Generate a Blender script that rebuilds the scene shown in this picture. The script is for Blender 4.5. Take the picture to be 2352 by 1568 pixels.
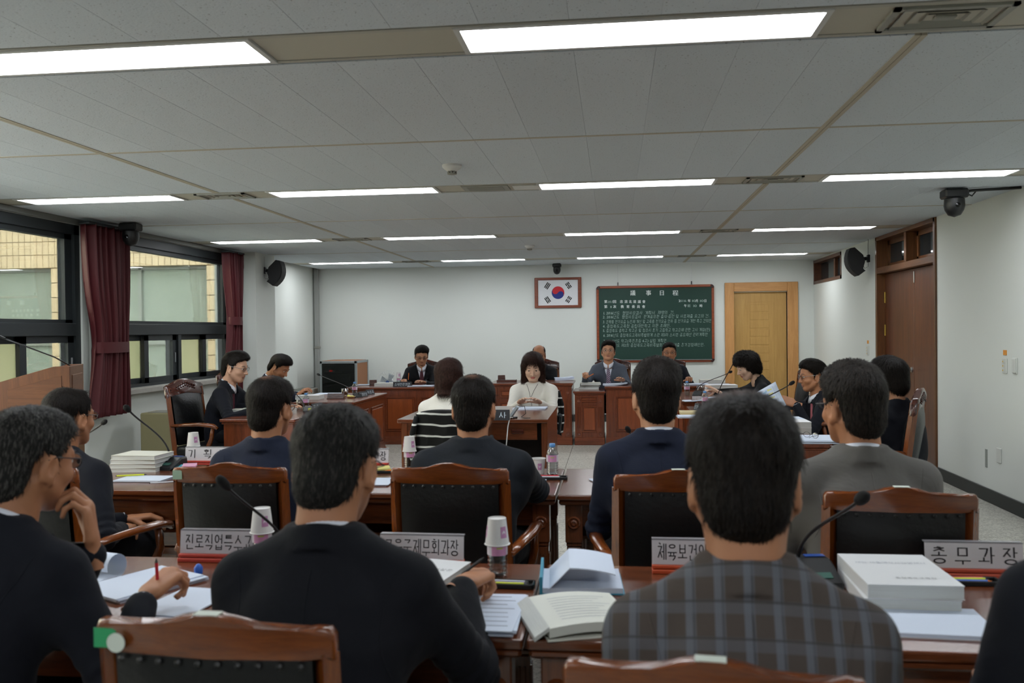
import bpy, bmesh, math, random
import numpy as np
from mathutils import Vector, Matrix
from mathutils.bvhtree import BVHTree
for _o in list(bpy.data.objects): bpy.data.objects.remove(_o)
SC = bpy.context.scene
COL = SC.collection
PI = math.pi
# ------------------------------------------------------------------ camera
FPX, YAW, PITCH, ROLL, CAM_H = 2028.0, .1153, -.0126, -.0112, 1.466
_f = Vector((-math.sin(YAW)*math.cos(PITCH), math.cos(YAW)*math.cos(PITCH), math.sin(PITCH)))
_r = _f.cross(Vector((0, 0, 1))).normalized(); _u = _r.cross(_f)
CR = math.cos(ROLL)*_r + math.sin(ROLL)*_u; CU = -math.sin(ROLL)*_r + math.cos(ROLL)*_u; CF = _f
cam = bpy.data.objects.new('camera', bpy.data.cameras.new('camera')); COL.objects.link(cam)
cam.matrix_world = Matrix(((CR.x, CU.x, -CF.x, 0), (CR.y, CU.y, -CF.y, 0), (CR.z, CU.z, -CF.z, CAM_H), (0, 0, 0, 1)))
cam.data.sensor_width = 36; cam.data.lens = FPX/2352*36; cam.data.clip_start = .05
cam.data.dof.use_dof = True; cam.data.dof.focus_distance = 9.0; cam.data.dof.aperture_fstop = 5.0
SC.camera = cam
# ------------------------------------------------------------------ world, light levels, exposure
LIGHT_E = 20.0          # emission of the ceiling light diffusers
W = bpy.data.worlds.new('world'); SC.world = W; W.use_nodes = True
W.node_tree.nodes['Background'].inputs[0].default_value = (.86, .93, 1, 1)
W.node_tree.nodes['Background'].inputs[1].default_value = 28.0
SC.view_settings.view_transform = 'Standard'; SC.view_settings.look = 'None'
SC.view_settings.gamma = 1; SC.view_settings.use_curve_mapping = False
SC.view_settings.exposure = -0.05
SC.cycles.max_bounces = 5; SC.cycles.diffuse_bounces = 3; SC.cycles.glossy_bounces = 2; SC.cycles.use_adaptive_sampling = True; SC.cycles.adaptive_threshold = .09
SC.cycles.transmission_bounces = 4; SC.cycles.transparent_max_bounces = 8; SC.cycles.caustics_reflective = False
SC.cycles.caustics_refractive = False; SC.cycles.sample_clamp_indirect = 4.0; SC.cycles.use_denoising = True
# ------------------------------------------------------------------ pixel -> place
CAM = Vector((0, 0, CAM_H))
def ray(px, py): return CF + (px-1176)/FPX*CR + (784-py)/FPX*CU
def at_z(px, py, z): d = ray(px, py); return CAM + d*((z-CAM_H)/d.z)
def at_y(px, py, y): d = ray(px, py); return CAM + d*(y/d.y)
def at_x(px, py, x): d = ray(px, py); return CAM + d*(x/d.x)
# ------------------------------------------------------------------ materials
def lin(c):
    if isinstance(c, str): c = [int(c[i:i+2], 16) for i in (0, 2, 4)]
    return tuple(((v/255)/12.92 if v/255 <= .04045 else ((v/255+.055)/1.055)**2.4) for v in c) + (1,)
MATS = {}
def newmat(name):
    m = bpy.data.materials.new(name); m.use_nodes = True
    nt = m.node_tree; b = nt.nodes['Principled BSDF']; MATS[name] = m
    return m, nt, b
def N(nt, t, **kw):
    n = nt.nodes.new(t)
    for k, v in kw.items():
        if k.startswith('i_'):
            key = k[2:]; n.inputs[int(key) if key.isdigit() else key.replace('_', ' ')].default_value = v
        else: setattr(n, k, v)
    return n
def mat(name, col, rough=.5, metal=0, spec=.5, bump=0, bscale=80, vary=0, vscale=6, coat=0, trans=0, alpha=1, emit=None, es=0, ior=1.45, sheen=0, stretch=None, rnd=0):
    """plain principled material: optional fine noise bump, colour variation, per-object tone"""
    if name in MATS: return MATS[name]
    m, nt, b = newmat(name); L = nt.links.new
    c = lin(col); b.inputs['Base Color'].default_value = c
    b.inputs['Roughness'].default_value = rough; b.inputs['Metallic'].default_value = metal
    b.inputs['Specular IOR Level'].default_value = spec; b.inputs['IOR'].default_value = ior
    b.inputs['Coat Weight'].default_value = coat; b.inputs['Coat Roughness'].default_value = .12
    b.inputs['Transmission Weight'].default_value = trans; b.inputs['Alpha'].default_value = alpha
    b.inputs['Sheen Weight'].default_value = sheen
    if emit: b.inputs['Emission Color'].default_value = lin(emit); b.inputs['Emission Strength'].default_value = es
    tc = N(nt, 'ShaderNodeTexCoord'); vec = tc.outputs['Object']
    if stretch:
        mp = N(nt, 'ShaderNodeMapping'); mp.inputs['Scale'].default_value = stretch; L(vec, mp.inputs[0]); vec = mp.outputs[0]
    src = None
    if vary:
        n = N(nt, 'ShaderNodeTexNoise', i_Scale=vscale, i_Detail=5); L(vec, n.inputs['Vector'])
        mr = N(nt, 'ShaderNodeMapRange'); mr.inputs[3].default_value = 1-vary; mr.inputs[4].default_value = 1+vary
        L(n.outputs[0], mr.inputs[0])
        mx = N(nt, 'ShaderNodeVectorMath', operation='SCALE'); mx.inputs[0].default_value = c[:3]; L(mr.outputs[0], mx.inputs['Scale'])
        src = mx.outputs[0]
    if rnd:
        oi = N(nt, 'ShaderNodeObjectInfo'); mr = N(nt, 'ShaderNodeMapRange'); mr.inputs[3].default_value = 1-rnd; mr.inputs[4].default_value = 1+rnd
        L(oi.outputs['Random'], mr.inputs[0])
        mx = N(nt, 'ShaderNodeVectorMath', operation='SCALE'); mx.inputs[0].default_value = c[:3]
        if src: L(src, mx.inputs[0])
        L(mr.outputs[0], mx.inputs['Scale']); src = mx.outputs[0]
    if src: L(src, b.inputs['Base Color'])
    if bump:
        n = N(nt, 'ShaderNodeTexNoise', i_Scale=bscale, i_Detail=4); L(vec, n.inputs['Vector'])
        bp = N(nt, 'ShaderNodeBump', i_Strength=bump, i_Distance=.01); L(n.outputs[0], bp.inputs['Height']); L(bp.outputs[0], b.inputs['Normal'])
    return m
def wood(name, dark, light, axis='x', scale=1., rough=.3, coat=.3):
    if name in MATS: return MATS[name]
    m, nt, b = newmat(name); L = nt.links.new
    tc = N(nt, 'ShaderNodeTexCoord'); mp = N(nt, 'ShaderNodeMapping')
    s = {'x': (1.2, 14, 14), 'y': (14, 1.2, 14), 'z': (14, 14, 1.2)}[axis]
    mp.inputs['Scale'].default_value = tuple(v*scale for v in s); L(tc.outputs['Object'], mp.inputs[0])
    n1 = N(nt, 'ShaderNodeTexNoise', i_Scale=2.2, i_Detail=7, i_Roughness=.62, i_Distortion=.7); L(mp.outputs[0], n1.inputs['Vector'])
    n2 = N(nt, 'ShaderNodeTexNoise', i_Scale=18, i_Detail=3); L(mp.outputs[0], n2.inputs['Vector'])
    ad = N(nt, 'ShaderNodeMath', operation='MULTIPLY_ADD'); ad.inputs[1].default_value = .35; L(n2.outputs[0], ad.inputs[0]); L(n1.outputs[0], ad.inputs[2])
    cr = N(nt, 'ShaderNodeValToRGB'); cr.color_ramp.elements[0].position = .38; cr.color_ramp.elements[1].position = .88
    cr.color_ramp.elements[0].color = lin(dark); cr.color_ramp.elements[1].color = lin(light)
    L(ad.outputs[0], cr.inputs[0]); L(cr.outputs[0], b.inputs['Base Color'])
    b.inputs['Roughness'].default_value = rough; b.inputs['Coat Weight'].default_value = coat; b.inputs['Coat Roughness'].default_value = .15
    bp = N(nt, 'ShaderNodeBump', i_Strength=.05, i_Distance=.004); L(n2.outputs[0], bp.inputs['Height']); L(bp.outputs[0], b.inputs['Normal'])
    return m
# ------------------------------------------------------------------ mesh building
class MB:
    def __init__(s): s.bm = bmesh.new(); s.mi = 0
    def _tag(s, fs):
        for f in fs: f.material_index = s.mi
    def face(s, pts):
        vs = [s.bm.verts.new(p) for p in pts]; f = s.bm.faces.new(vs); f.material_index = s.mi; return f
    def box(s, c, size, bev=0, rot=None, seg=1):
        x, y, z = (v/2 for v in size); M = Matrix.Translation(Vector(c)) @ (rot.to_4x4() if rot else Matrix())
        vs = [s.bm.verts.new(M @ Vector((a*x, b*y, d*z))) for a in (-1, 1) for b in (-1, 1) for d in (-1, 1)]
        q = [(0, 1, 3, 2), (4, 6, 7, 5), (0, 4, 5, 1), (2, 3, 7, 6), (0, 2, 6, 4), (1, 5, 7, 3)]
        fs = [s.bm.faces.new([vs[i] for i in f]) for f in q]; s._tag(fs)
        if bev:
            es = list({e for f in fs for e in f.edges})
            r = bmesh.ops.bevel(s.bm, geom=es, offset=min(bev, x*.95, y*.95, z*.95), segments=seg, affect='EDGES', profile=.6); s._tag(r['faces'])
        return s
    def b2(s, x0, x1, y0, y1, z0, z1, bev=0, seg=1): return s.box(((x0+x1)/2, (y0+y1)/2, (z0+z1)/2), (x1-x0, y1-y0, z1-z0), bev, None, seg)
    def rings(s, rings, closed=True, cap=True):
        R = [[s.bm.verts.new(p) for p in r] for r in rings]; n = len(R[0])
        for a, b in zip(R[:-1], R[1:]):
            for i in range(n if closed else n-1):
                try: s._tag([s.bm.faces.new((a[i], a[(i+1) % n], b[(i+1) % n], b[i]))])
                except ValueError: pass
        if cap and closed:
            s._tag([s.bm.faces.new(list(reversed(R[0]))), s.bm.faces.new(R[-1])])
        return s
    def lathe(s, prof, n=20, c=(0, 0, 0), cap=True, M=None):
        M = M or Matrix.Translation(Vector(c))
        return s.rings([[M @ Vector((r*math.cos(2*PI*i/n), r*math.sin(2*PI*i/n), z)) for i in range(n)] for r, z in prof], True, cap)
    def tube(s, pts, r, n=8, cap=True, flat=1.0, up=None):
        pts = [Vector(p) for p in pts]; k = len(pts)
        rs = r if hasattr(r, '__len__') else [r]*k
        up0 = Vector(up) if up else Vector((0, 0, 1)); rings = []; prev = None
        for i, p in enumerate(pts):
            t = (pts[min(i+1, k-1)] - pts[max(i-1, 0)]).normalized()
            if prev is None:
                a = t.cross(up0)
                if a.length < 1e-3: a = t.cross(Vector((1, 0, 0)))
                a.normalize()
            else:
                a = (prev - t*prev.dot(t)).normalized()
            prev = a; b = a.cross(t)
            rings.append([p + a*(rs[i]*math.cos(2*PI*j/n)) + b*(rs[i]*flat*math.sin(2*PI*j/n)) for j in range(n)])
        return s.rings(rings, True, cap)
    def cyl(s, p0, p1, r0, r1=None, n=16): return s.tube([p0, p1], [r0, r0 if r1 is None else r1], n)
    def prism(s, poly, fn0, fn1, bev=0):
        a = [s.bm.verts.new(fn0(*p)) for p in poly]; b = [s.bm.verts.new(fn1(*p)) for p in poly]; n = len(poly)
        fs = [s.bm.faces.new(list(reversed(a))), s.bm.faces.new(b)] + [s.bm.faces.new((a[i], a[(i+1) % n], b[(i+1) % n], b[i])) for i in range(n)]
        s._tag(fs)
        if bev:
            es = [e for e in fs[0].edges] + [e for e in fs[1].edges]
            r = bmesh.ops.bevel(s.bm, geom=es, offset=bev, segments=1, affect='EDGES', profile=.6); s._tag(r['faces'])
        return s
    def sheet(s, P, th=0):
        """P: 2-D list of points -> quad sheet, optional thickness downward"""
        nr, nc = len(P), len(P[0]); V = [[s.bm.verts.new(p) for p in r] for r in P]
        for i in range(nr-1):
            for j in range(nc-1): s._tag([s.bm.faces.new((V[i][j], V[i][j+1], V[i+1][j+1], V[i+1][j]))])
        if th:
            U = [[s.bm.verts.new(Vector(p)-Vector((0, 0, th))) for p in r] for r in P]
            for i in range(nr-1):
                for j in range(nc-1): s._tag([s.bm.faces.new((U[i][j], U[i+1][j], U[i+1][j+1], U[i][j+1]))])
            B = [(0, j) for j in range(nc)] + [(i, nc-1) for i in range(1, nr)] + [(nr-1, j) for j in range(nc-2, -1, -1)] + [(i, 0) for i in range(nr-2, 0, -1)]
            for a, b in zip(B, B[1:]+B[:1]): s._tag([s.bm.faces.new((V[a[0]][a[1]], U[a[0]][a[1]], U[b[0]][b[1]], V[b[0]][b[1]]))])
        return s
    def mesh(s, name, mats, smooth=False):
        bmesh.ops.recalc_face_normals(s.bm, faces=s.bm.faces)
        me = bpy.data.meshes.new(name); s.bm.to_mesh(me); s.bm.free()
        for m in (mats if isinstance(mats, (list, tuple)) else [mats]): me.materials.append(m)
        if smooth:
            me.polygons.foreach_set('use_smooth', [True]*len(me.polygons))
            if smooth != 'all': me.set_sharp_from_angle(angle=math.radians(smooth if smooth > 1 else 35))
        return me
    def build(s, name, mats, parent=None, smooth=False, loc=None, rot=None):
        return link(name, s.mesh(name, mats, smooth), parent, loc, rot)
def link(name, me, parent=None, loc=None, rot=None):
    o = bpy.data.objects.new(name, me); COL.objects.link(o)
    if parent: o.parent = parent
    if loc is not None: o.location = loc
    if rot is not None: o.rotation_euler = rot if hasattr(rot, '__len__') else (0, 0, rot)
    return o
def tag(o, label=None, cat=None, group=None, kind=None):
    if label: o['label'] = label
    if cat: o['category'] = cat
    if group: o['group'] = group
    if kind: o['kind'] = kind
    return o
def thing(name, label, cat, loc=(0, 0, 0), rz=0, group=None):
    o = link(name, None, None, loc, rz); return tag(o, label, cat, group)
def struct(o): o['kind'] = 'structure'; return o
def dup(root, loc=None, rz=None, label=None, group=None):
    r = root.copy(); COL.objects.link(r)
    if loc is not None: r.location = loc
    if rz is not None: r.rotation_euler = (0, 0, rz)
    if label: r['label'] = label
    if group: r['group'] = group
    for ch in list(root.children):
        c = ch.copy(); COL.objects.link(c); c.parent = r
        for g in list(ch.children):
            d = g.copy(); COL.objects.link(d); d.parent = c
    return r
TYPE = {}      # every character is set once; strings are put together from them
def set_type(chars):
    cu = bpy.data.curves.new('lettering', 'FONT'); cu.body = '\n'.join(chars); cu.size = 1; cu.align_x = 'LEFT'; cu.align_y = 'TOP_BASELINE'; cu.space_line = 3; cu.resolution_u = 2
    o = bpy.data.objects.new('lettering', cu); ts = bpy.data.scenes.new('type_setting'); ts.collection.objects.link(o)
    vl = ts.view_layers[0]; vl.update(); me = bpy.data.meshes.new_from_object(o.evaluated_get(vl.depsgraph))
    V = np.array([v.co[:2] for v in me.vertices]).reshape(-1, 2); F = [tuple(f.vertices) for f in me.polygons]
    k = np.round((.35-V[:, 1])/3).astype(int); per = {}
    for f in F: per.setdefault(int(k[f[0]]), []).append(f)
    for i, t in enumerate(chars):
        ids = sorted({v for f in per.get(i, []) for v in f}); mp = {v: j for j, v in enumerate(ids)}
        TYPE[t] = (np.array([(V[v][0], V[v][1]+3*i-.37) for v in ids]).reshape(-1, 2), [tuple(mp[v] for v in f) for f in per.get(i, [])])
    bpy.data.objects.remove(o); bpy.data.curves.remove(cu); bpy.data.meshes.remove(me); bpy.data.scenes.remove(ts)
AGENDA = ['1. 2016년도  행정사무감사  계획서  채택의  건.', '2. 2016년도  행정사무감사  관계공무원 출석·증언 및 서류제출 요구의 건.', '3. 주택용 전기요금 누진제 개선 및 교육용 전기요금 인하 등 전기요금 개편 촉구 건의안', '4. 충청북도교육청 공립대안학교 지원 조례안.',
          '5. 충청북도 중학교 학교군 및 청주시 후기 고등학교 학교군에 관한 고시 개정(안)', '6. 2016년도 충청북도교육비특별회계 소관 제3차 수시분 공유재산 관리계획안', '7. 2019년도 학교(옥은초등 6교) 설립 계획안', '8. 2016년도 제2회 충청북도교육비특별회계 세입세출 추가경정예산안.']
PRINTS = ['351016前', '도정질문', '세입·세출예산사업명세서', '충청북도교육청', '議事日程第回忠清北道會次教育委員2年月午時', '진로직업특수교육', '교육국제무회과장', '체육보건안전과장', '총무과장기획관감사속기사윤홍창부위원장이종욱수석전문위원']
set_type(sorted(c for c in set(''.join(AGENDA+PRINTS))-{' '} if not 0xAC00 <= ord(c) < 0xD7A4))
# Hangul syllables are drawn stroke by stroke, like brush or chalk writing
_O = [(.5+.5*math.sin(2*PI*i/12), .5+.5*math.cos(2*PI*i/12)) for i in range(13)]
JAMO = {'ㄱ': [[(0, .92), (.95, .92), (.85, .5), (.6, 0)]], 'ㄴ': [[(.05, 1), (.05, .1), (1, .14)]], 'ㄷ': [[(1, .93), (.05, .93), (.05, .08), (1, .1)]], 'ㄹ': [[(0, .95), (.93, .95), (.93, .54), (.05, .52), (.05, .07), (1, .08)]],
        'ㅁ': [[(.05, .95), (.95, .95), (.95, .05), (.05, .05), (.05, .95)]], 'ㅂ': [[(.05, 1), (.05, .02), (.95, .02), (.95, 1)], [(.05, .5), (.95, .5)]], 'ㅅ': [[(.52, 1), (.42, .55), (0, 0)], [(.46, .62), (1, .0)]], 'ㅇ': [_O],
        'ㅈ': [[(.05, .93), (.95, .93), (.5, .5), (0, 0)], [(.5, .5), (1, 0)]], 'ㅊ': [[(.35, 1.12), (.62, 1.04)], [(.05, .85), (.95, .85), (.5, .45), (0, 0)], [(.5, .45), (1, 0)]], 'ㅋ': [[(0, .92), (.95, .92), (.85, .5), (.6, 0)], [(0, .5), (.88, .52)]],
        'ㅌ': [[(1, .95), (.05, .95), (.05, .06), (1, .08)], [(.05, .5), (.95, .52)]], 'ㅍ': [[(0, .95), (1, .95)], [(0, .05), (1, .05)], [(.3, .95), (.34, .05)], [(.7, .95), (.66, .05)]], 'ㅎ': [[(.35, 1.1), (.65, 1.06)], [(.02, .82), (.98, .82)], [(.5+.38*math.sin(2*PI*i/10), .32+.32*math.cos(2*PI*i/10)) for i in range(11)]]}
_D = {'ㄲ': 'ㄱㄱ', 'ㄸ': 'ㄷㄷ', 'ㅃ': 'ㅂㅂ', 'ㅆ': 'ㅅㅅ', 'ㅉ': 'ㅈㅈ', 'ㄳ': 'ㄱㅅ', 'ㄵ': 'ㄴㅈ', 'ㄶ': 'ㄴㅎ', 'ㄺ': 'ㄹㄱ', 'ㄻ': 'ㄹㅁ', 'ㄼ': 'ㄹㅂ', 'ㄽ': 'ㄹㅅ', 'ㄾ': 'ㄹㅌ', 'ㄿ': 'ㄹㅍ', 'ㅀ': 'ㄹㅎ', 'ㅄ': 'ㅂㅅ'}
LEAD = 'ㄱㄲㄴㄷㄸㄹㅁㅂㅃㅅㅆㅇㅈㅉㅊㅋㅌㅍㅎ'; TAIL = ' ㄱㄲㄳㄴㄵㄶㄷㄹㄺㄻㄼㄽㄾㄿㅀㅁㅂㅄㅅㅆㅇㅈㅊㅋㅌㅍㅎ'
_VV = {'ㅏ': [(0,)], 'ㅑ': [(0,)], 'ㅓ': [(0,)]}
def vowel(i, t):
    """strokes of the i-th vowel; returns (vertical strokes on the right, horizontal strokes below the lead)"""
    y0 = .40 if t else .04; m = (y0+.96)/2; V = lambda x: [(x, .98), (x, y0)]; r = lambda x, y: [(x, y), (x+.17, y)]; l = lambda x, y: [(x-.19, y), (x, y)]; h = .46 if t else .16; Hh = [(.06, h), (.94, h)]; u = lambda x: [(x, h), (x, h+.2)]; d = lambda x: [(x, h), (x, h-.15 if t else h-.2)]
    return [([V(.74), r(.74, m)], []), ([V(.66), V(.9), [(.66, m), (.9, m)]], []), ([V(.74), r(.74, m+.1), r(.74, m-.1)], []), ([V(.66), V(.9), [(.66, m+.1), (.9, m+.1)], [(.66, m-.1), (.9, m-.1)]], []), ([V(.84), l(.84, m)], []), ([V(.70), V(.92), l(.70, m)], []), ([V(.84), l(.84, m+.1), l(.84, m-.1)], []), ([V(.70), V(.92), l(.70, m+.1), l(.70, m-.1)], []),
            ([], [Hh, u(.5)]), ([V(.8), r(.8, m)], [[(.06, h), (.64, h)], u(.34)]), ([V(.74), V(.93), [(.74, m), (.93, m)]], [[(.06, h), (.62, h)], u(.32)]), ([V(.84)], [[(.06, h), (.68, h)], u(.34)]), ([], [Hh, u(.34), u(.66)]), ([], [Hh, d(.5)]), ([V(.84), l(.84, m-.08)], [[(.06, h), (.64, h)], d(.34)]), ([V(.74), V(.93), l(.74, m-.06)], [[(.06, h), (.6, h)], d(.32)]), ([V(.84)], [[(.06, h), (.68, h)], d(.36)]), ([], [Hh, d(.34), d(.66)]), ([], [Hh]), ([V(.84)], [[(.06, h), (.70, h)]]), ([V(.8)], [])][i]
def syllable(ch, w=.035):
    k = ord(ch)-0xAC00; li, vi, ti = k//588, (k % 588)//28, k % 28; vs, hs = vowel(vi, ti); S = list(vs)+list(hs)
    def put(j, x0, x1, y0, y1):
        if j in _D: put(_D[j][0], x0, x0+(x1-x0)*.47, y0, y1); put(_D[j][1], x0+(x1-x0)*.53, x1, y0, y1); return
        for q in JAMO[j]: S.append([(x0+(x1-x0)*a, y0+(y1-y0)*b) for a, b in q])
    xr_ = (.50 if vs and not hs else .60 if vs else .80); put(LEAD[li], .10 if vs else .20, xr_, (.74 if hs else .46) if ti else (.44 if hs else .16), .94)
    if ti: put(TAIL[ti], .18, .86, .0, .27)
    V, F = [], []
    for st in S:
        for (a, b) in zip(st[:-1], st[1:]):
            d = np.array(b)-np.array(a); d = d/(np.linalg.norm(d)+1e-6); n = np.array((-d[1], d[0])); o = len(V); a_, b_ = np.array(a)-d*w*.7, np.array(b)+d*w*.7
            V += [a_+n*w, a_-n*w, b_-n*w*.85, b_+n*w*.85]; F.append((o, o+1, o+2, o+3))
    V = np.array(V)*np.array([.86, .92])+np.array([.03, -.48]); return V, F
for _c in set(''.join(AGENDA+PRINTS)):
    if 0xAC00 <= ord(_c) < 0xD7A4: TYPE[_c] = syllable(_c)
def text_mesh(txt, size, shear=0, bold=0):
    V, F, x = [], [], 0.
    for c in txt:
        if c == ' ': x += .32; continue
        v, f = TYPE[c]; w = (v[:, 0].max()+.06) if ord(c) < 256 else .93
        for k in ((0, .035) if bold else (0,)):
            o = len(V); V += [((p[0]+x+k+shear*p[1])*size, p[1]*size, k*.001) for p in v]; F += [tuple(i+o for i in q) for q in f]
        x += w
    me = bpy.data.meshes.new('lettering'); me.from_pydata([(a-x*size/2, b, c) for a, b, c in V], [], F); return me
def text_width(me): 
    xs = [v.co.x for v in me.vertices]; return (min(xs), max(xs)) if xs else (0, 0)
def lettering(txt, size, m, parent, M, width=None, name='lettering', **kw):
    me = text_mesh(txt, size, **kw)
    if width:
        a, b = text_width(me); me.transform(Matrix.Diagonal((width/(b-a), 1, 1, 1)))
    me.transform(M); me.materials.clear(); me.materials.append(m)
    return tag(link(name, me, parent), kind='stuff')
# local frame for flat print: text x -> ex, text y -> ey, lifted along ez
def frame(o, ex, ey):
    ex = Vector(ex).normalized(); ey = Vector(ey).normalized(); ez = ex.cross(ey)
    return Matrix(((ex.x, ey.x, ez.x, o[0]), (ex.y, ey.y, ez.y, o[1]), (ex.z, ey.z, ez.z, o[2]), (0, 0, 0, 1)))
# ------------------------------------------------------------------ room dimensions (metres)
CEIL = 2.506; XL, XR, YB, YF = -4.80, 3.07, 14.10, -2.4
ROWS = [3.147+3.258*j for j in (-1, 0, 1, 2, 3)]; COLS = [-3.915+2.004*i for i in range(4)]
BAND = .34; BARX = (-2.905, 1.10)
M_wall = mat('wall_paint', 'dbdfd9', .75, spec=.25, bump=.06, bscale=180)
M_tileC = None
def ceiling_tile_mat():
    m, nt, b = newmat('ceiling_tile'); L = nt.links.new
    tc = N(nt, 'ShaderNodeTexCoord'); geo = N(nt, 'ShaderNodeNewGeometry')
    n = N(nt, 'ShaderNodeTexNoise', i_Scale=105, i_Detail=2.5, i_Roughness=.6); L(geo.outputs['Position'], n.inputs['Vector'])
    cr = N(nt, 'ShaderNodeValToRGB'); e = cr.color_ramp.elements
    e[0].position = .295; e[0].color = lin('7c8082'); e[1].position = .355; e[1].color = lin('d3dbe0'); L(n.outputs[0], cr.inputs[0])
    oi = N(nt, 'ShaderNodeObjectInfo'); mr = N(nt, 'ShaderNodeMapRange'); mr.inputs[3].default_value = .955; mr.inputs[4].default_value = 1.02
    L(oi.outputs['Random'], mr.inputs[0]); mx = N(nt, 'ShaderNodeVectorMath', operation='SCALE')
    L(cr.outputs[0], mx.inputs[0]); L(mr.outputs[0], mx.inputs['Scale']); L(mx.outputs[0], b.inputs['Base Color'])
    b.inputs['Roughness'].default_value = .9; b.inputs['Specular IOR Level'].default_value = .15
    bp = N(nt, 'ShaderNodeBump', i_Strength=.35, i_Distance=.004); L(n.outputs[0], bp.inputs['Height']); L(bp.outputs[0], b.inputs['Normal'])
    return m
M_ctile = ceiling_tile_mat()
M_cbar = mat('ceiling_bar', 'b3ab98', .6); M_black = mat('black_gap', '0b0b0b', .8)
M_cplate = mat('band_plate', 'b6b2a2', .55); M_ctrim = mat('band_trim', 'a9a79b', .5)
M_white = mat('white_paint', 'd9dad6', .5)
def terrazzo():
    m, nt, b = newmat('floor_terrazzo'); L = nt.links.new
    geo = N(nt, 'ShaderNodeNewGeometry')
    v = N(nt, 'ShaderNodeTexVoronoi', i_Scale=95); L(geo.outputs['Position'], v.inputs['Vector'])
    cr = N(nt, 'ShaderNodeValToRGB'); e = cr.color_ramp.elements; e[0].color = lin('8f8d84'); e[1].color = lin('c9c7bc')
    e2 = cr.color_ramp.elements.new(.5); e2.color = lin('b5b3a9')
    sp = N(nt, 'ShaderNodeSeparateColor'); L(v.outputs['Color'], sp.inputs[0]); L(sp.outputs[0], cr.inputs[0])
    oi = N(nt, 'ShaderNodeObjectInfo'); mr = N(nt, 'ShaderNodeMapRange'); mr.inputs[3].default_value = .94; mr.inputs[4].default_value = 1.03
    L(oi.outputs['Random'], mr.inputs[0]); mx = N(nt, 'ShaderNodeVectorMath', operation='SCALE')
    L(cr.outputs[0], mx.inputs[0]); L(mr.outputs[0], mx.inputs['Scale']); L(mx.outputs[0], b.inputs['Base Color'])
    b.inputs['Roughness'].default_value = .38; return m
M_floor = terrazzo(); M_base = mat('baseboard_rubber', '2c2f2d', .55)
# ---- floor with its tiles
fl = struct(MB().b2(XL-.4, XR+.3, YF-.1, YB+.1, -.1, -.004).build('floor', mat('floor_joint', '5c5a54', .8)))
T = .60; tme = MB().b2(-T/2+.0025, T/2-.0025, -T/2+.0025, T/2-.0025, -.01, 0, .0012).mesh('tile', M_floor)
nx = int((XR-XL)/T)+1
for i in range(nx):
    for j in range(-1, 23):
        x = XR-.3-i*T; y = .72+T*j
        if x-T/2 < XL-.12 or y > YB: continue
        link('tile', tme, fl, (x, y, 0))
# ---- ceiling: slab, panels, bars, light bands
ce = struct(MB().b2(XL-.3, XR+.3, YF-.1, YB+.1, CEIL+.05, CEIL+.15).build('ceiling', M_black))
for (y0, y1) in [(a+.165, b-.165) for a, b in zip(ROWS[:-1], ROWS[1:])]+[(ROWS[-1]+.165, YB)]: MB().b2(XL, XR, y0, y1, CEIL+.008, CEIL+.04).build('panel_backing', M_ctile, ce)
spans = [(XL, BARX[0]-.02, 6), (BARX[0]+.02, BARX[1]-.02, 13), (BARX[1]+.02, XR, 6)]
strips = []
for a, b in zip(ROWS[:-1], ROWS[1:]):
    m = (a+b)/2; strips += [(a+BAND/2, m-.011), (m+.011, b-BAND/2)]
strips.append((ROWS[-1]+BAND/2, YB))
_pc = {}
for (x0, x1, n) in spans:
    for (y0, y1) in strips:
        w = (x1-x0)/n; ln = y1-y0; key = (round(w, 3), round(ln, 3))
        if key not in _pc: _pc[key] = MB().b2(-w/2+.0004, w/2-.0004, -ln/2, ln/2, 0, .018, .0007).mesh('panel', M_ctile)
        for k in range(n): link('panel', _pc[key], ce, (x0+w*(k+.5), (y0+y1)/2, CEIL))
MB().b2(XL, XR, YF, ROWS[0]-BAND/2, CEIL, CEIL+.02).build('rear_panel', M_ctile, ce)
for a, b in zip(ROWS[:-1], ROWS[1:]):
    m = (a+b)/2; MB().b2(XL, XR, m-.013, m+.013, CEIL-.002, CEIL+.012).build('cross_bar', M_cbar, ce)
for x in BARX:
    for (y0, y1) in [(a+BAND/2, b-BAND/2) for a, b in zip(ROWS[:-1], ROWS[1:])] + [(ROWS[-1]+BAND/2, YB)]:
        mb = MB(); mb.b2(x-.022, x-.0015, y0, y1, CEIL-.003, CEIL+.012); mb.b2(x+.0015, x+.022, y0, y1, CEIL-.003, CEIL+.012); mb.build('long_bar', M_cbar, ce)
LL, LW = 1.227, .240
M_diff = mat('light_diffuser', 'ffffff', .5, emit='f6faff', es=LIGHT_E)
M_frame = mat('light_frame', 'c9cac6', .4)
def light_proto():
    t = thing('ceiling_light', '', 'ceiling light', (0, 0, CEIL), 0, 'fluorescent ceiling lights')
    mb = MB(); a, b = LL/2, LW/2
    for s in (-1, 1): mb.b2(-a-.022, a+.022, s*b-.011+s*.011, s*b+.011+s*.011, -.004, .03); mb.b2(s*a-.011+s*.011, s*a+.011+s*.011, -b, b, -.004, .03)
    mb.build('frame', M_frame, t)
    MB().b2(-a, a, -b, b, .002, .006).build('diffuser', M_diff, t)
    return t
LP = light_proto(); _first = True
rown = ['above the camera', 'nearest row', 'second row', 'third row', 'farthest row']
coln = ['by the window side', 'left of the middle', 'right of the middle', 'by the door side']
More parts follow.
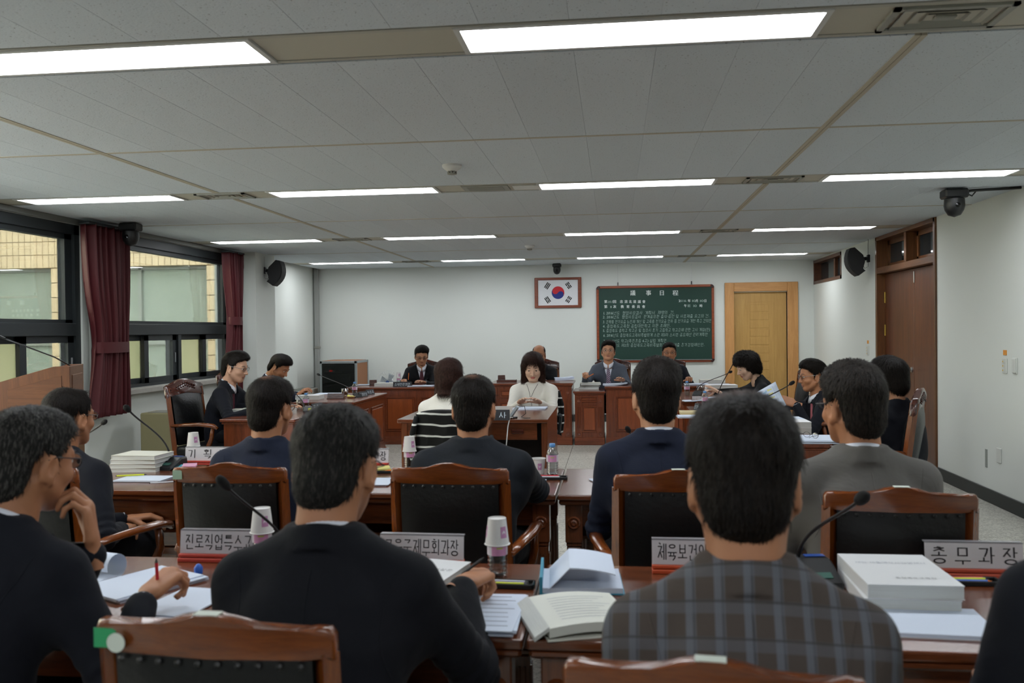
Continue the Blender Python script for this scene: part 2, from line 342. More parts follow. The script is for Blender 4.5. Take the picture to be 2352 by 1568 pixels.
for j, y in enumerate(ROWS):
    mb = MB(); e = BAND/2
    for s in (-1, 1): mb.b2(XL, XR, y+s*(e-.028)-.012, y+s*(e-.028)+.012, CEIL+.001, CEIL+.012)
    mb.build('band_rail', M_ctrim, ce)
    for s in (-1, 1): MB().b2(XL, XR, y+s*(e-.0075)-.0075, y+s*(e-.0075)+.0075, CEIL+.006, CEIL+.012).build('slot_shade_strip', M_black, ce)  # flat black strips painted in for the shade of deep slots
    for i, x in enumerate(COLS):
        t = LP if _first else dup(LP); _first = False
        t.location = (x, y, CEIL); t['label'] = 'glowing fluorescent ceiling light panel, %s, %s' % (rown[j], coln[i])
    xs = [XL] + sum([[x-LL/2-.025, x+LL/2+.025] for x in COLS], []) + [XR]
    for k in range(0, len(xs), 2):
        if xs[k+1]-xs[k] > .02: MB().b2(xs[k], xs[k+1], y-e+.042, y+e-.042, CEIL+.004, CEIL+.012).build('band_plate', M_cplate, ce)
M_vent = mat('vent_metal', '8d8d84', .5)
def vent(x, y, label):
    t = thing('ceiling_vent', label, 'air vent', (x, y, CEIL), 0, 'ceiling air vents')
    mb = MB(); a, b = .195, .115
    for s in (-1, 1): mb.b2(-a, a, s*(b-.011)-.011, s*(b-.011)+.011, -.006, .006); mb.b2(s*(a-.011)-.011, s*(a-.011)+.011, -b, b, -.006, .006)
    mb.build('frame', M_vent, t); MB().b2(-a, a, -b, b, .03, .034).build('duct', M_black, t)
    for k, q in enumerate((.80, .58, .36)):
        mb = MB(); A, B = a*q, b*q; A2, B2 = A-.03, B-.022
        for s in (-1, 1):
            mb.face([(-A, s*B, -.003), (A, s*B, -.003), (A2, s*B2, .02), (-A2, s*B2, .02)])
            mb.face([(s*A, -B, -.003), (s*A, B, -.003), (s*A2, B2, .02), (s*A2, -B2, .02)])
        mb.build('vane', M_vent, t)
    MB().box((0, 0, .0), (.07, .035, .01), .003).build('core', M_vent, t)
for j, y in enumerate(ROWS[1:]):
    vent(BARX[1]+.02, y, 'square air vent in the %s of ceiling lights, door side' % rown[j+1])
    if j: vent(BARX[0]-.01, y, 'square air vent in the %s of ceiling lights, window side' % rown[j+1])
t = thing('access_panel', 'flat square access panel in the second row of ceiling lights', 'ceiling panel', (-.92, ROWS[2], CEIL))
mb = MB(); mb.b2(-.17, .17, -.11, .11, -.004, .004, .002); mb.build('plate', M_vent, t)
MB().b2(-.13, .13, -.08, .08, -.006, -.003).build('inner_plate', mat('vent_inner', '77776c', .5), t)
MB().b2(.2, .40, -.08, .08, -.006, .002, .002).build('speaker_plate', M_white, t)
def smoke(x, y, label):
    t = thing('smoke_detector', label, 'smoke detector', (x, y, CEIL), 0, 'smoke detectors')
    MB().lathe([(.062, 0), (.062, -.012), (.055, -.02), (.03, -.04)], 24).build('base', M_white, t, 40)
    mb = MB()
    for k in range(8): mb.box((.026*math.cos(k*PI/4), .026*math.sin(k*PI/4), -.046), (.006, .006, .02))
    mb.lathe([(.03, -.054), (.03, -.058), (.012, -.062)], 16); mb.build('sensor_cage', M_vent, t)
smoke(-1.0, 5.47, 'white round smoke detector on the nearer ceiling panels'); smoke(-1.02, 10.8, 'white round smoke detector far down the ceiling')
# ---- walls
wr = struct(MB().b2(XL-.2, XR+.2, YF-.12, YF, 0, CEIL+.05).build('wall_rear', M_wall))
wb = MB(); wb.b2(XL-.3, 1.86, YB, YB+.15, 0, CEIL+.05); wb.b2(2.67, XR+.2, YB, YB+.15, 0, CEIL+.05); wb.b2(1.86, 2.67, YB, YB+.15, 2.02, CEIL+.05)
struct(wb.build('wall_back', M_wall))
DR0, DR1 = 8.86, 10.80        # right-hand double door opening
VW0, VW1, VZ0, VZ1 = 12.42, 14.08, 2.12, 2.485
mb = MB(); mb.b2(XR, XR+.2, YF, DR0, 0, CEIL+.05); mb.b2(XR, XR+.2, DR1, VW0, 0, CEIL+.05); mb.b2(XR, XR+.2, VW0, YB+.1, 0, VZ0); mb.b2(XR, XR+.2, VW0, VW1, VZ1, CEIL+.05); mb.b2(XR, XR+.2, VW1, YB+.1, VZ0, CEIL+.05)
struct(mb.build('wall_right', M_wall))
mb = MB(); mb.b2(XR-.012, XR, YF, DR0-.02, 0, .115, .004); mb.b2(XR-.012, XR, DR1+.02, YB, 0, .115, .004); struct(mb.build('baseboard_right', M_base))
struct(MB().b2(XL, 1.74, YB-.012, YB, 0, .115, .004).build('baseboard_back', M_base))
WZ0, WZ1 = .93, 2.46
WINS = [(4.62, 7.53), (8.02, 10.72)]
mb = MB(); x0, x1 = XL-.22, XL
mb.b2(x0, x1, YF, WINS[0][0]-2.9, 0, CEIL+.05); mb.b2(x0, x1, WINS[0][0]-.3, WINS[0][0], 0, CEIL+.05); mb.b2(x0, x1, WINS[0][0]-2.9, WINS[0][0]-.3, 0, WZ0); mb.b2(x0, x1, WINS[0][0]-2.9, WINS[0][0]-.3, WZ1, CEIL+.05)
mb.b2(x0, x1, WINS[0][1], WINS[1][0], 0, CEIL+.05); mb.b2(x0, x1, WINS[1][1], 11.0, 0, CEIL+.05)
for a, b in WINS: mb.b2(x0, x1, a, b, 0, WZ0); mb.b2(x0, x1, a, b, WZ1, CEIL+.05)
struct(mb.build('wall_left', M_wall))
mb = MB(); mb.b2(-5.1, -4.56, 10.88, 11.52, 0, CEIL+.05); mb.b2(-5.1, -4.90, 11.5, YB, 0, CEIL+.05); struct(mb.build('wall_left_column', M_wall))
struct(MB().b2(XL, XL+.012, YF, 10.88, 0, .115, .004).build('baseboard_left', M_base))
# ---- windows
M_alu = mat('window_aluminium', '24292b', .5, spec=.5); M_sill = mat('sill_stone', 'a5a29a', .6, vary=.1, vscale=20)
def glass_mat(name, tint, f=.9):
    m, nt, b = newmat(name); L = nt.links.new
    nt.nodes.remove(b); out = nt.nodes['Material Output']
    tr = N(nt, 'ShaderNodeBsdfTransparent'); tr.inputs[0].default_value = tint; gl = N(nt, 'ShaderNodeBsdfGlossy'); gl.inputs['Roughness'].default_value = .01
    fr = N(nt, 'ShaderNodeFresnel'); fr.inputs[0].default_value = 1.5; mu = N(nt, 'ShaderNodeMath', operation='MULTIPLY'); mu.inputs[1].default_value = f
    L(fr.outputs[0], mu.inputs[0]); mx = N(nt, 'ShaderNodeMixShader'); L(mu.outputs[0], mx.inputs[0]); L(tr.outputs[0], mx.inputs[1]); L(gl.outputs[0], mx.inputs[2])
    L(mx.outputs[0], out.inputs[0]); return m
M_glass = glass_mat('window_glass', (.93, .96, .94, 1)); M_frost = mat('frosted_pane', 'a5a286', .35, trans=.55, ior=1.1)
def window(name, a, b, label):
    t = struct(link(name, None)); xo = XL-.07
    mb = MB(); d = .10; f = .075
    mb.b2(xo-d, xo+.05, a, b, WZ1-.09, WZ1); mb.b2(xo-d, xo+.05, a, b, WZ0, WZ0+.03); mb.b2(xo-d, xo+.05, a, a+f, WZ0, WZ1); mb.b2(xo-d, xo+.05, b-f, b, WZ0, WZ1)
    mb.b2(xo-d, xo+.06, a+f, b-f, 1.46, 1.575, .006); mb.build('window_frame', M_alu, t)
    mb = MB(); z0, z1 = 1.575, WZ1-.09
    mb.b2(xo-.05, xo+.02, a+f, b-f, z1-.045, z1); mb.b2(xo-.05, xo+.02, a+f, b-f, z0, z0+.03); mb.b2(xo-.05, xo+.02, a+f, a+f+.05, z0, z1); mb.b2(xo-.05, xo+.02, b-f-.10, b-f, z0, z1)
    mb.build('upper_sash', M_alu, t); MB().b2(xo-.02, xo-.014, a+f+.05, b-f-.10, z0+.03, z1-.045).build('pane', M_glass, t)
    mid = (a+b)/2; MB().b2(xo-d, xo+.05, mid-.035, mid+.035, WZ0+.03, 1.46).build('mullion', M_alu, t)
    for (p, q) in ((a+f, mid-.035), (mid+.035, b-f)):
        h = (p+q)/2
        for k, (u, v, xx) in enumerate(((p, h+.06, xo-.045), (h-.06, q, xo+.01))):
            s = MB(); z0, z1 = WZ0+.03, 1.46; e = .085 if k else .05
            s.b2(xx-.018, xx+.018, u, v, z1-.06, z1); s.b2(xx-.018, xx+.018, u, v, z0, z0+.055); s.b2(xx-.018, xx+.018, u, u+e, z0, z1); s.b2(xx-.018, xx+.018, v-e, v, z0, z1)
            so = s.build('sliding_sash', M_alu, t); MB().b2(xx-.003, xx+.003, u+e, v-e, z0+.055, z1-.06).build('pane', M_frost if not k else M_glass, so)
            if k: MB().box((xx+.023, v-.04, (z0+z1)/2), (.012, .018, .11), .004).build('latch', mat('latch', '7b7f82', .4), so)
    MB().b2(XL-.02, XL+.10, a-.12, b+.1, WZ0-.055, WZ0, .006).build('window_sill', M_sill, t)
    return t
window('window_1', *WINS[0], ''); window('window_2', *WINS[1], '')
mb = MB(); mb.b2(XL-.05, XL+.03, WINS[0][0]-2.9, 10.86, WZ1, CEIL, .004); struct(mb.build('trim_1', mat('curtain_box', '6a6c68', .5)))
# ---- right-hand double door with transom
M_doorw = wood('door_veneer', '3a1d0c', '643618', 'z', .6, .4, .15); M_doorf = wood('door_frame_wood', '452812', '6c4320', 'z', .8, .45, .12)
M_doorfh = wood('door_frame_wood_h', '452812', '6c4320', 'y', .8, .45, .12)
M_dark = mat('dark_glass', '22282a', .04, spec=.8)
dr = struct(link('door_1', None)); zt = 2.10; xr = XR
mb = MB()
for y0, y1 in ((DR0, DR0+.05), (DR1-.05, DR1)): mb.b2(xr-.02, xr+.2, y0, y1, 0, CEIL-.003, .004)
mb.b2(xr+.0, xr+.2, 9.79-.035, 9.79+.035, zt, CEIL-.03); mb.build('frame', M_doorf, dr)
mb = MB(); mb.b2(xr-.015, xr+.2, DR0, DR1, zt-.025, zt+.045, .004); mb.b2(xr-.02, xr+.2, DR0, DR1, CEIL-.045, CEIL-.002, .004); mb.build('rail', M_doorfh, dr)
for y0, y1 in ((DR0+.05, 9.755), (9.825, DR1-.05)):
    s = MB(); e = .05; z0, z1 = zt+.045, CEIL-.045; xx = xr+.13
    s.b2(xx-.02, xx+.02, y0, y1, z0, z0+e); s.b2(xx-.02, xx+.02, y0, y1, z1-e, z1); s.b2(xx-.02, xx+.02, y0, y0+e, z0, z1); s.b2(xx-.02, xx+.02, y1-e, y1, z0, z1)
    so = s.build('transom_sash', M_doorfh, dr); MB().b2(xx-.004, xx+.004, y0+e, y1-e, z0+e, z1-e).build('pane', M_dark, so)
M_brass = mat('hinge_brass', 'b59a4a', .35, metal=.9); M_steel = mat('steel', 'b5b7b8', .3, metal=1)
ym = 9.75
for k, (y0, y1) in enumerate(((DR0+.055, ym-.004), (ym+.004, DR1-.055))):
    lf = MB().b2(xr+.075, xr+.115, y0, y1, .01, zt-.03, .003).build('door_leaf', M_doorw, dr)
    if k:
        for z in (.35, 1.42, 1.80): MB().box((xr+.07, y1-.012, z), (.012, .03, .13), .003).build('hinge', M_brass, lf)
        h = MB(); h.lathe([(.0, 0), (.03, 0), (.03, .008), (.012, .012), (.012, .045), (.026, .055), (.028, .075), (.018, .088), (.0, .09)], 18, M=Matrix.Translation((xr+.075, y0+.07, 1.0)) @ Matrix.Rotation(-PI/2, 4, 'Y')); h.build('door_knob', M_steel, lf, 40)
    else: MB().box((xr+.07, y1-.02, zt-.12), (.01, .022, .12), .003).build('bolt', M_steel, lf)
MB().b2(xr+.2, xr+.22, DR0, DR1, 0, CEIL).build('corridor_backing', mat('corridor_dark', '3a3d3c', .8), dr)
# ---- small high window, right wall near the back corner
vw = struct(link('window_3', None)); M_vwf = wood('vent_window_wood', '3c1f10', '63391d', 'y', 1, .4, .2)
s = MB(); e = .045
s.b2(xr-.008, xr+.18, VW0, VW1, VZ0, VZ0+e); s.b2(xr-.008, xr+.18, VW0, VW1, VZ1-e, VZ1); s.b2(xr-.008, xr+.18, VW0, VW0+e, VZ0, VZ1); s.b2(xr-.008, xr+.18, VW1-e, VW1, VZ0, VZ1); s.b2(xr+.06, xr+.14, 13.02, 13.09, VZ0, VZ1); s.build('window_frame', M_vwf, vw)
MB().b2(xr+.1, xr+.104, VW0+e, VW1-e, VZ0+e, VZ1-e).build('pane', M_dark, vw); MB().b2(xr+.2, xr+.22, VW0, VW1, VZ0, VZ1).build('corridor_backing', MATS['corridor_dark'], vw)
# ---- back door (light wood)
M_bfr = wood('back_door_frame', 'b07a42', 'd09a5e', 'z', .7, .45, .1); M_bfrh = wood('back_door_frame_h', 'b07a42', 'd09a5e', 'x', .7, .45, .1); M_blf = wood('back_door_leaf', 'ad8444', 'c39a58', 'z', .7, .45, .1)
bd = struct(link('door_2', None)); X0, X1 = 1.72, 2.83; yb = YB
mb = MB(); mb.b2(X0, X0+.14, yb-.035, yb+.13, 0, 2.17, .006); mb.b2(X1-.16, X1, yb-.035, yb+.13, 0, 2.17, .006); mb.build('frame', M_bfr, bd)
MB().b2(X0+.14, X1-.16, yb-.035, yb+.13, 2.03, 2.17, .006).build('frame_head', M_bfrh, bd)
lf = MB().b2(X0+.145, X1-.165, yb+.05, yb+.09, .005, 2.025).build('door_leaf', M_blf, bd)
for k in range(11):      # low raised bars in the pressed leaf
    z = .42+k*.13; MB().b2(2.11, 2.40, yb+.045, yb+.05, z, z+.105, .004).build('raised_panel', M_blf, lf)
for x in (2.03, 2.48): MB().b2(x-.005, x+.005, yb+.047, yb+.05, .3, 1.85, .002).build('raised_bead', M_blf, lf)
MB().b2(2.08, 2.43, yb+.047, yb+.05, 1.86, 1.87, .002).build('raised_bead', M_blf, lf)
# ---- opposite facade seen through the windows
FY = 13.5; FX0, FX1 = -12.0, -5.35
M_ftile = mat('facade_tile', 'dcc49c', .55, rnd=.05); M_fj = mat('facade_joint', '9a8a6a', .8); M_fpier = mat('facade_pier', 'a5a596', .7)
cw_ = mat('sky_blocker_render', 'b9b09a', .8, vary=.06)
struct(MB().b2(-12.6, -12.3, -8, 13.6, -.6, 9.0).build('wall_sky_blocker', cw_)); struct(MB().b2(-12.6, XL-.3, -8, 13.6, -.7, -.5).build('floor_courtyard', mat('courtyard_paving', '8f8d86', .8)))  # tall unseen wall added to keep sky light out of the windows
fa = thing('facade', 'beige tiled building wing across the courtyard behind the windows', 'building', (0, FY, 0))
zc = at_y(390, 610, FY).z; cols_x = [at_y(126, 600, FY).x, at_y(484, 600, FY).x]; cw = .135
W_ = cols_x[1]-cols_x[0]
MB().b2(FX0, FX1, .02, .3, zc, 9.0).build('backing_wall', M_fj, fa)  # upper part, out of view, added to block sky from the windows
MB().b2(FX0, FX1, .02, .3, -.5, .55).build('plinth', M_fpier, fa)
tw, th = .105, .215; tme = MB().b2(-tw/2+.004, tw/2-.004, -.015, .03, -th/2+.004, th/2-.004, .003).mesh('tile', M_ftile)
xa = cols_x[1]+cw/2-tw/2
for i in range(48):
    for k in range(4): link('tile', tme, fa, (xa-i*tw, 0, zc+th*(k+.5)))
cx = [cols_x[1], cols_x[0], cols_x[0]-W_]
tcm = MB().b2(-cw/2+.004, cw/2-.004, -.015, .03, -.115, .115, .003).mesh('tile', M_ftile)
for c in cx:
    MB().b2(c-cw/2, c+cw/2, .02, .3, .5, zc).build('column', M_fj, fa)
    for k in range(9): link('tile', tcm, fa, (c, 0, zc-.125-k*.24))
    MB().b2(c+cw/2, c+cw/2+.16, -.02, .3, .5, zc+.9).build('pier', M_fpier, fa)
    x1 = c-cw/2; x0 = c-W_+cw/2+.16
    wn = MB().b2(x0, x1, .16, .2, .55, zc).build('window', mat('facade_glass', '98a090', .12, spec=.8), fa)
    mb = MB()
    for x in (x0, (x0+x1)/2-.03, x1-.05): mb.b2(x, x+.05, .1, .16, .55, zc)
    mb.b2(x0, x1, .1, .16, zc-.05, zc); mb.b2(x0, x1, .1, .16, 1.3, 1.36); mb.build('window_frame', mat('facade_frame', '8d8f84', .5), wn)
# ------------------------------------------------------------------ furniture
TZ = .74
WD = {a: wood('desk_wood_'+a, '4a200f', '74381b', a, .9, .26, .35) for a in 'xyz'}
WT = {a: wood('table_wood_'+a, '46210f', '6e3a1e', a, .9, .22, .45) for a in 'xyz'}
WP = wood('desk_panel_wood', '6a2f14', '8a451f', 'z', .8, .3, .3)
WC = {a: wood('chair_wood_'+a, '4a200c', '7c4015', a, 1.3, .22, .5) for a in 'xyz'}
WCD = wood('carved_wood', '2e1009', '4c2012', 'x', 1.6, .25, .5)
M_leather = mat('black_leather', '0e0f10', .38, bump=.15, bscale=60); M_stud = mat('leather_stud', '1a1b1c', .45)
M_blk = mat('black_plastic', '131415', .45)
def desk(label, loc, rz, w, d, h, panels, pil=0, low=False, group=None, name='desk'):
    """panelled desk; origin at the middle of the front foot line, front faces -Y, depth goes to +Y; panels: list of (x0, x1)"""
    t = thing(name, label, 'desk', loc, rz, group); pt = .028
    mb = MB(); mb.b2(-w/2-.02, w/2+.02, -.025, d, h-.026, h, .007, 2); mb.build('desktop', WD['x'], t)
    MB().b2(-w/2-.008, w/2+.008, -.013, d-.01, h-.045, h-.026, .006).build('moulding', WD['x'], t)
    MB().b2(-w/2, w/2, 0, pt, .10, h-.045).build('front_panel', WD['z'], t)
    MB().b2(-w/2-.006, w/2+.006, -.012, d-.02, 0, .10, .006).build('plinth', WD['x'], t)
    for s in (-1, 1): MB().b2(s*w/2-(.025 if s > 0 else 0), s*w/2+(.025 if s < 0 else 0), pt, d-.03, .10, h-.045).build('side_panel', WD['z'], t)
    for (x0, x1, z0, z1) in panels:
        mb = MB(); e = .018
        mb.b2(x0, x1, -.010, .002, z0, z0+e, .004); mb.b2(x0, x1, -.010, .002, z1-e, z1, .004); mb.b2(x0, x0+e, -.010, .002, z0+e, z1-e, .004); mb.b2(x1-e, x1, -.010, .002, z0+e, z1-e, .004)
        fr = mb.build('panel_frame', WD['x'], t); mb = MB(); mb.b2(x0+e+.012, x1-e-.012, -.009, .001, z0+e+.012, z1-e-.012, .007); mb.build('panel', WP, fr)
    if pil:
        for s in (-1, 1):
            cx = s*(w/2-.05); p = MB().b2(cx-.04, cx+.04, -.012, .004, .10, h-.05, .003).build('pilaster', WD['z'], t)
            mb = MB()
            for q in (-.02, 0, .02): mb.tube([(cx+q, -.013, .22), (cx+q, -.013, h-.2)], .006, 6)
            mb.build('flute', WD['z'], p)
            for z in (.15, h-.12): MB().lathe([(.001, .006), (.008, .008), (.012, .004), (.02, .007), (.024, 0)], 16, M=Matrix.Translation((cx, -.012, z)) @ Matrix.Rotation(PI/2, 4, 'X')).build('rosette', WD['x'], p, 40)
    return t
yd = at_z(1350, 1022, 0).y     # front foot line of the back row of desks
def bx(px, py=900): return at_y(px, py, yd).x
pw = bx(952)-bx(885); xl = bx(885)
desk('long panelled desk under the wall to the left, with fan behind it', ((bx(800)+bx(1118))/2, yd, 0), 0, bx(1118)-bx(800), .65, .745, [(xl-(bx(800)+bx(1118))/2+i*(pw+.085), xl-(bx(800)+bx(1118))/2+i*(pw+.085)+pw, .17, .62) for i in range(-1, 3) if i < 3 and xl-(bx(800)+bx(1118))/2+i*(pw+.085)+pw < .8])
cxc = (bx(1126)+bx(1313))/2; wc = bx(1313)-bx(1126)
desk('tall middle desk with fluted corners behind the stenographer table', (cxc, yd, 0), 0, wc, .68, .79, [(-wc/2+.12, wc/2-.12, .18, .55), (-wc/2+.12, wc/2-.12, .60, .71)], 1)
cxb = (bx(1318)+bx(1389))/2; wcb = bx(1389)-bx(1318)
desk('narrow low cabinet desk between the middle desk and right desk', (cxb, yd, 0), 0, wcb-.02, .6, .685, [(-.10, .10, .16, .50), (-.125, .125, .545, .62)], 1)
cxr = (bx(1392)+bx(1690))/2; wrr = bx(1690)-bx(1392)
desk('long panelled desk in front of the green chalkboard', (cxr, yd, 0), 0, wrr, .65, .745, [(-wrr/2+.12+i*.48, -wrr/2+.12+i*.48+.40, .17, .62) for i in range(3)])
# side desks: front faces the middle of the room
LS = 1.33; DW = .64
xs_l = at_z(678, 962, TZ).x; xs_r = at_z(1594, 950, TZ).x
SD = [(-LS/2+.10, -.06, .17, .62), (.06, LS/2-.10, .17, .62)]
yl = [at_z(590, 962, TZ).y+LS/2, 0]; yl[1] = at_z(808, 923, TZ).y+LS/2
desk('nearer panelled desk on the window side', (xs_l-.02, yl[0], 0), PI/2, LS, DW, TZ, SD, 0, group='side desks')
desk('farther panelled desk on the window side', (xs_l-.04, yl[1], 0), PI/2, LS, DW, TZ, SD, 0, group='side desks')
yr = [at_z(1932, 1018, TZ).y+LS/2, at_z(1606, 967, TZ).y+LS/2, at_z(1575, 921, TZ).y+LS/2]
for k, lb in enumerate(('nearest panelled desk on the door side, with spectacles on its papers', 'middle panelled desk on the door side, with stacked white books', 'farthest panelled desk on the door side, near the wooden door frame')):
    desk(lb, (xs_r+.02, yr[k], 0), -PI/2, LS, DW, TZ, SD, 0, group='side desks')
# ---- row tables
def table(label, x0, x1, y0, y1, group='row tables'):
    t = thing('table', label, 'table', ((x0+x1)/2, y0, 0), 0, group); w = x1-x0; d = y1-y0; h = TZ
    mb = MB(); mb.b2(-w/2+.002, w/2-.002, 0, d, h-.024, h, .006, 2); mb.build('tabletop', WT['x'], t)
    MB().b2(-w/2+.006, w/2-.006, .008, d-.008, h-.048, h-.024, .008).build('edge_moulding', WT['x'], t)
    MB().b2(-w/2+.06, w/2-.06, .06, .085, h-.15, h-.048).build('apron', WT['x'], t); MB().b2(-w/2+.06, w/2-.06, d-.08, d-.055, h-.50, h-.048).build('modesty_panel', WT['x'], t)
    lm = MB(); lm.b2(-.038, .038, -.038, .038, h-.22, h-.048, .004); lm.b2(-.034, .034, -.034, .034, h-.235, h-.22, .003); lm.b2(-.032, .032, -.032, .032, .06, h-.235, .006); lm.b2(-.038, .038, -.038, .038, 0, .06, .006)
    for q in (-.016, 0, .016):
        for s in (-1, 1): lm.tube([(q, s*.032, .10), (q, s*.032, h-.27)], .005, 6); lm.tube([(s*.032, q, .10), (s*.032, q, h-.27)], .005, 6)
    lm.lathe([(.001, .008), (.01, .010), (.016, .004), (.024, .008), (.03, 0)], 14, M=Matrix.Translation((0, -.038, h-.13)) @ Matrix.Rotation(PI/2, 4, 'X'))
    lme = lm.mesh('leg', WT['z'])
    for sx in (-1, 1):
        for y in (.07, d-.10): link('leg', lme, t, (sx*(w/2-.07), y, 0))
        MB().b2(sx*(w/2-.07)-.014, sx*(w/2-.07)+.014, .10, d-.13, .16, .20, .004).build('stretcher', WT['y'], t)
    MB().b2(-w/2+.09, w/2-.09, d/2-.016, d/2+.016, .35, .39, .004).build('long_stretcher', WT['x'], t); MB().b2(-w/2+.1, w/2-.1, .2, d-.1, h-.24, h-.225).build('under_shelf', WT['x'], t)
    return t
R2a, R2b = at_z(1340, 1137, TZ).y, at_z(1340, 1076, TZ).y; R2x = at_z(1286, 1110, TZ).x
R1a, R1b = at_z(1220, 1470, TZ).y, at_z(1240, 1295, TZ).y; R1x = at_z(1222, 1400, TZ).x
TLN = 1.62
table('second-row table at the window end, with the stack of books and microphone', R2x-2*TLN-.006, R2x-TLN-.006, R2a, R2b); table('second-row table in the middle, before the charcoal-suited man', R2x-TLN, R2x, R2a, R2b); table('second-row table at the door end, before the grey-suited man', R2x+.006, R2x+.006+TLN, R2a, R2b)
table('front-row table, window side, with writing men', R1x-TLN, R1x, R1a, R1b); table('front-row table, door side, with open binder and thick white books', R1x+.006, R1x+.006+TLN, R1a, R1b)
# ---- stenographers' table
sy0, sy1 = at_z(1258, 963, TZ).y, at_z(1279, 932, TZ).y; sx1 = at_z(1258, 963, TZ).x; sx0 = sx1-1.25
t = thing('stenographer_table', 'plain brown table in the middle where the stenographers sit', 'table', (0, 0, 0))
MB().b2(sx0, sx1, sy0, sy1, TZ-.03, TZ, .005, 2).build('tabletop', WT['x'], t); MB().b2(sx0+.05, sx1-.09, sy0+.03, sy0+.05, TZ-.17, TZ-.03).build('drawer_front', WT['x'], t)
MB().b2(sx1-.30, sx1-.2, sy0+.018, sy0+.032, TZ-.12, TZ-.085, .004).build('handle', WCD, t)
for x in (sx0+.03, sx1-.055): MB().b2(x, x+.05, sy0+.02, sy1-.02, 0, TZ-.03, .004).build('end_panel', WT['z'], t)
MB().b2(sx0+.08, sx1-.055, (sy0+sy1)/2-.012, (sy0+sy1)/2+.012, .1, TZ-.03).build('modesty_panel', mat('dark_board', '1d0f0a', .6), t)
# ---- chairs
def rail_poly(w, zt, hump, lowz):
    top = [(-w/2, -.012), (-w/2+.008, 0), (-w/2+.03, .002), (-.14, -.006), (-.085, .004), (-.045, hump*.8), (-.015, hump), (.015, hump), (.045, hump*.8), (.085, .004), (.14, -.006), (w/2-.03, .002), (w/2-.008, 0), (w/2, -.012)]
    bot = [(w/2, lowz), (w/2-.05, lowz+.006), (0, lowz+.001), (-w/2+.05, lowz+.006), (-w/2, lowz)]
    return [(x, z+zt) for x, z in top]+[(x, z+zt) for x, z in bot]
def chair_a():
    t = thing('armchair', '', 'chair', (0, 0, 0), 0, 'wooden armchairs with black backs'); w = .44
    yb = lambda z: -.235-.10*max(0, z-.42)
    MB().prism(rail_poly(w, .963, .022, -.056), lambda x, z: (x, yb(z)-.016-.02*(1-(x/.22)**2), z), lambda x, z: (x, yb(z)+.016-.02*(1-(x/.22)**2), z), .006).build('top_rail', WC['x'], t, 50)
    for s in (-1, 1):
        mb = MB(); mb.tube([(s*.203, -.25, 0), (s*.203, -.225, .2), (s*.203, yb(.42), .42), (s*.203, yb(.92), .92)], [.022, .024, .026, .022], 4); mb.build('stile', WC['z'], t)
        mb = MB(); mb.tube([(s*.205, .19, 0), (s*.205, .19, .2), (s*.205, .19, .42)], [.018, .022, .026], 4); mb.build('leg', WC['z'], t)
        mb = MB(); P = [(s*.215, yb(.66)+.0, .645), (s*.245, -.16, .662), (s*.268, -.02, .668), (s*.272, .12, .664), (s*.266, .20, .650), (s*.262, .225, .63)]; mb.tube(P, [.022, .024, .026, .028, .026, .016], 8, True, .62); mb.build('armrest', WC['y'], t, 'all')
        mb = MB(); mb.tube([(s*.265, .13, .65), (s*.262, .15, .56), (s*.238, .10, .45), (s*.225, .09, .40)], [.017, .019, .022, .02], 6); mb.build('arm_support', WC['z'], t, 'all')
    nx, nz = 10, 8; P = []
    mb = MB(); z0, z1 = .50, .916
    for fs in (1, -1):
        mb.sheet([[(x, yb(z)+fs*(.012+.020*(1-(x/.19)**4)*(1-((z-.708)/.212)**4))-.015*(1-(x/.22)**2), z) for x in np.linspace(-.182, .182, nx)] for z in np.linspace(z0, z1, nz)])
    pad = mb.build('back_pad', M_leather, t, 'all')
    sme = MB().box((0, 0, 0), (.012, .008, .012), .004, Matrix.Rotation(PI/4, 3, 'Y')).mesh('stud', M_stud)
    for x in np.linspace(-.165, .165, 10): link('stud', sme, pad, (x, yb(.898)-.022-.015*(1-(x/.22)**2), .899))
    for z in np.linspace(.55, .87, 7):
        for s in (-1, 1): link('stud', sme, pad, (s*.173, yb(z)-.016, z))
    mb = MB(); mb.box((0, yb(.47), .475), (.40, .03, .05), .006); mb.build('lower_rail', WC['x'], t)
    mb = MB(); mb.box((0, -.01, .43), (.46, .46, .075), .03, None, 3); mb.build('seat', M_leather, t, 'all'); mb = MB(); mb.box((0, -.01, .385), (.44, .44, .05), .005); mb.build('seat_frame', WC['x'], t)
    return t
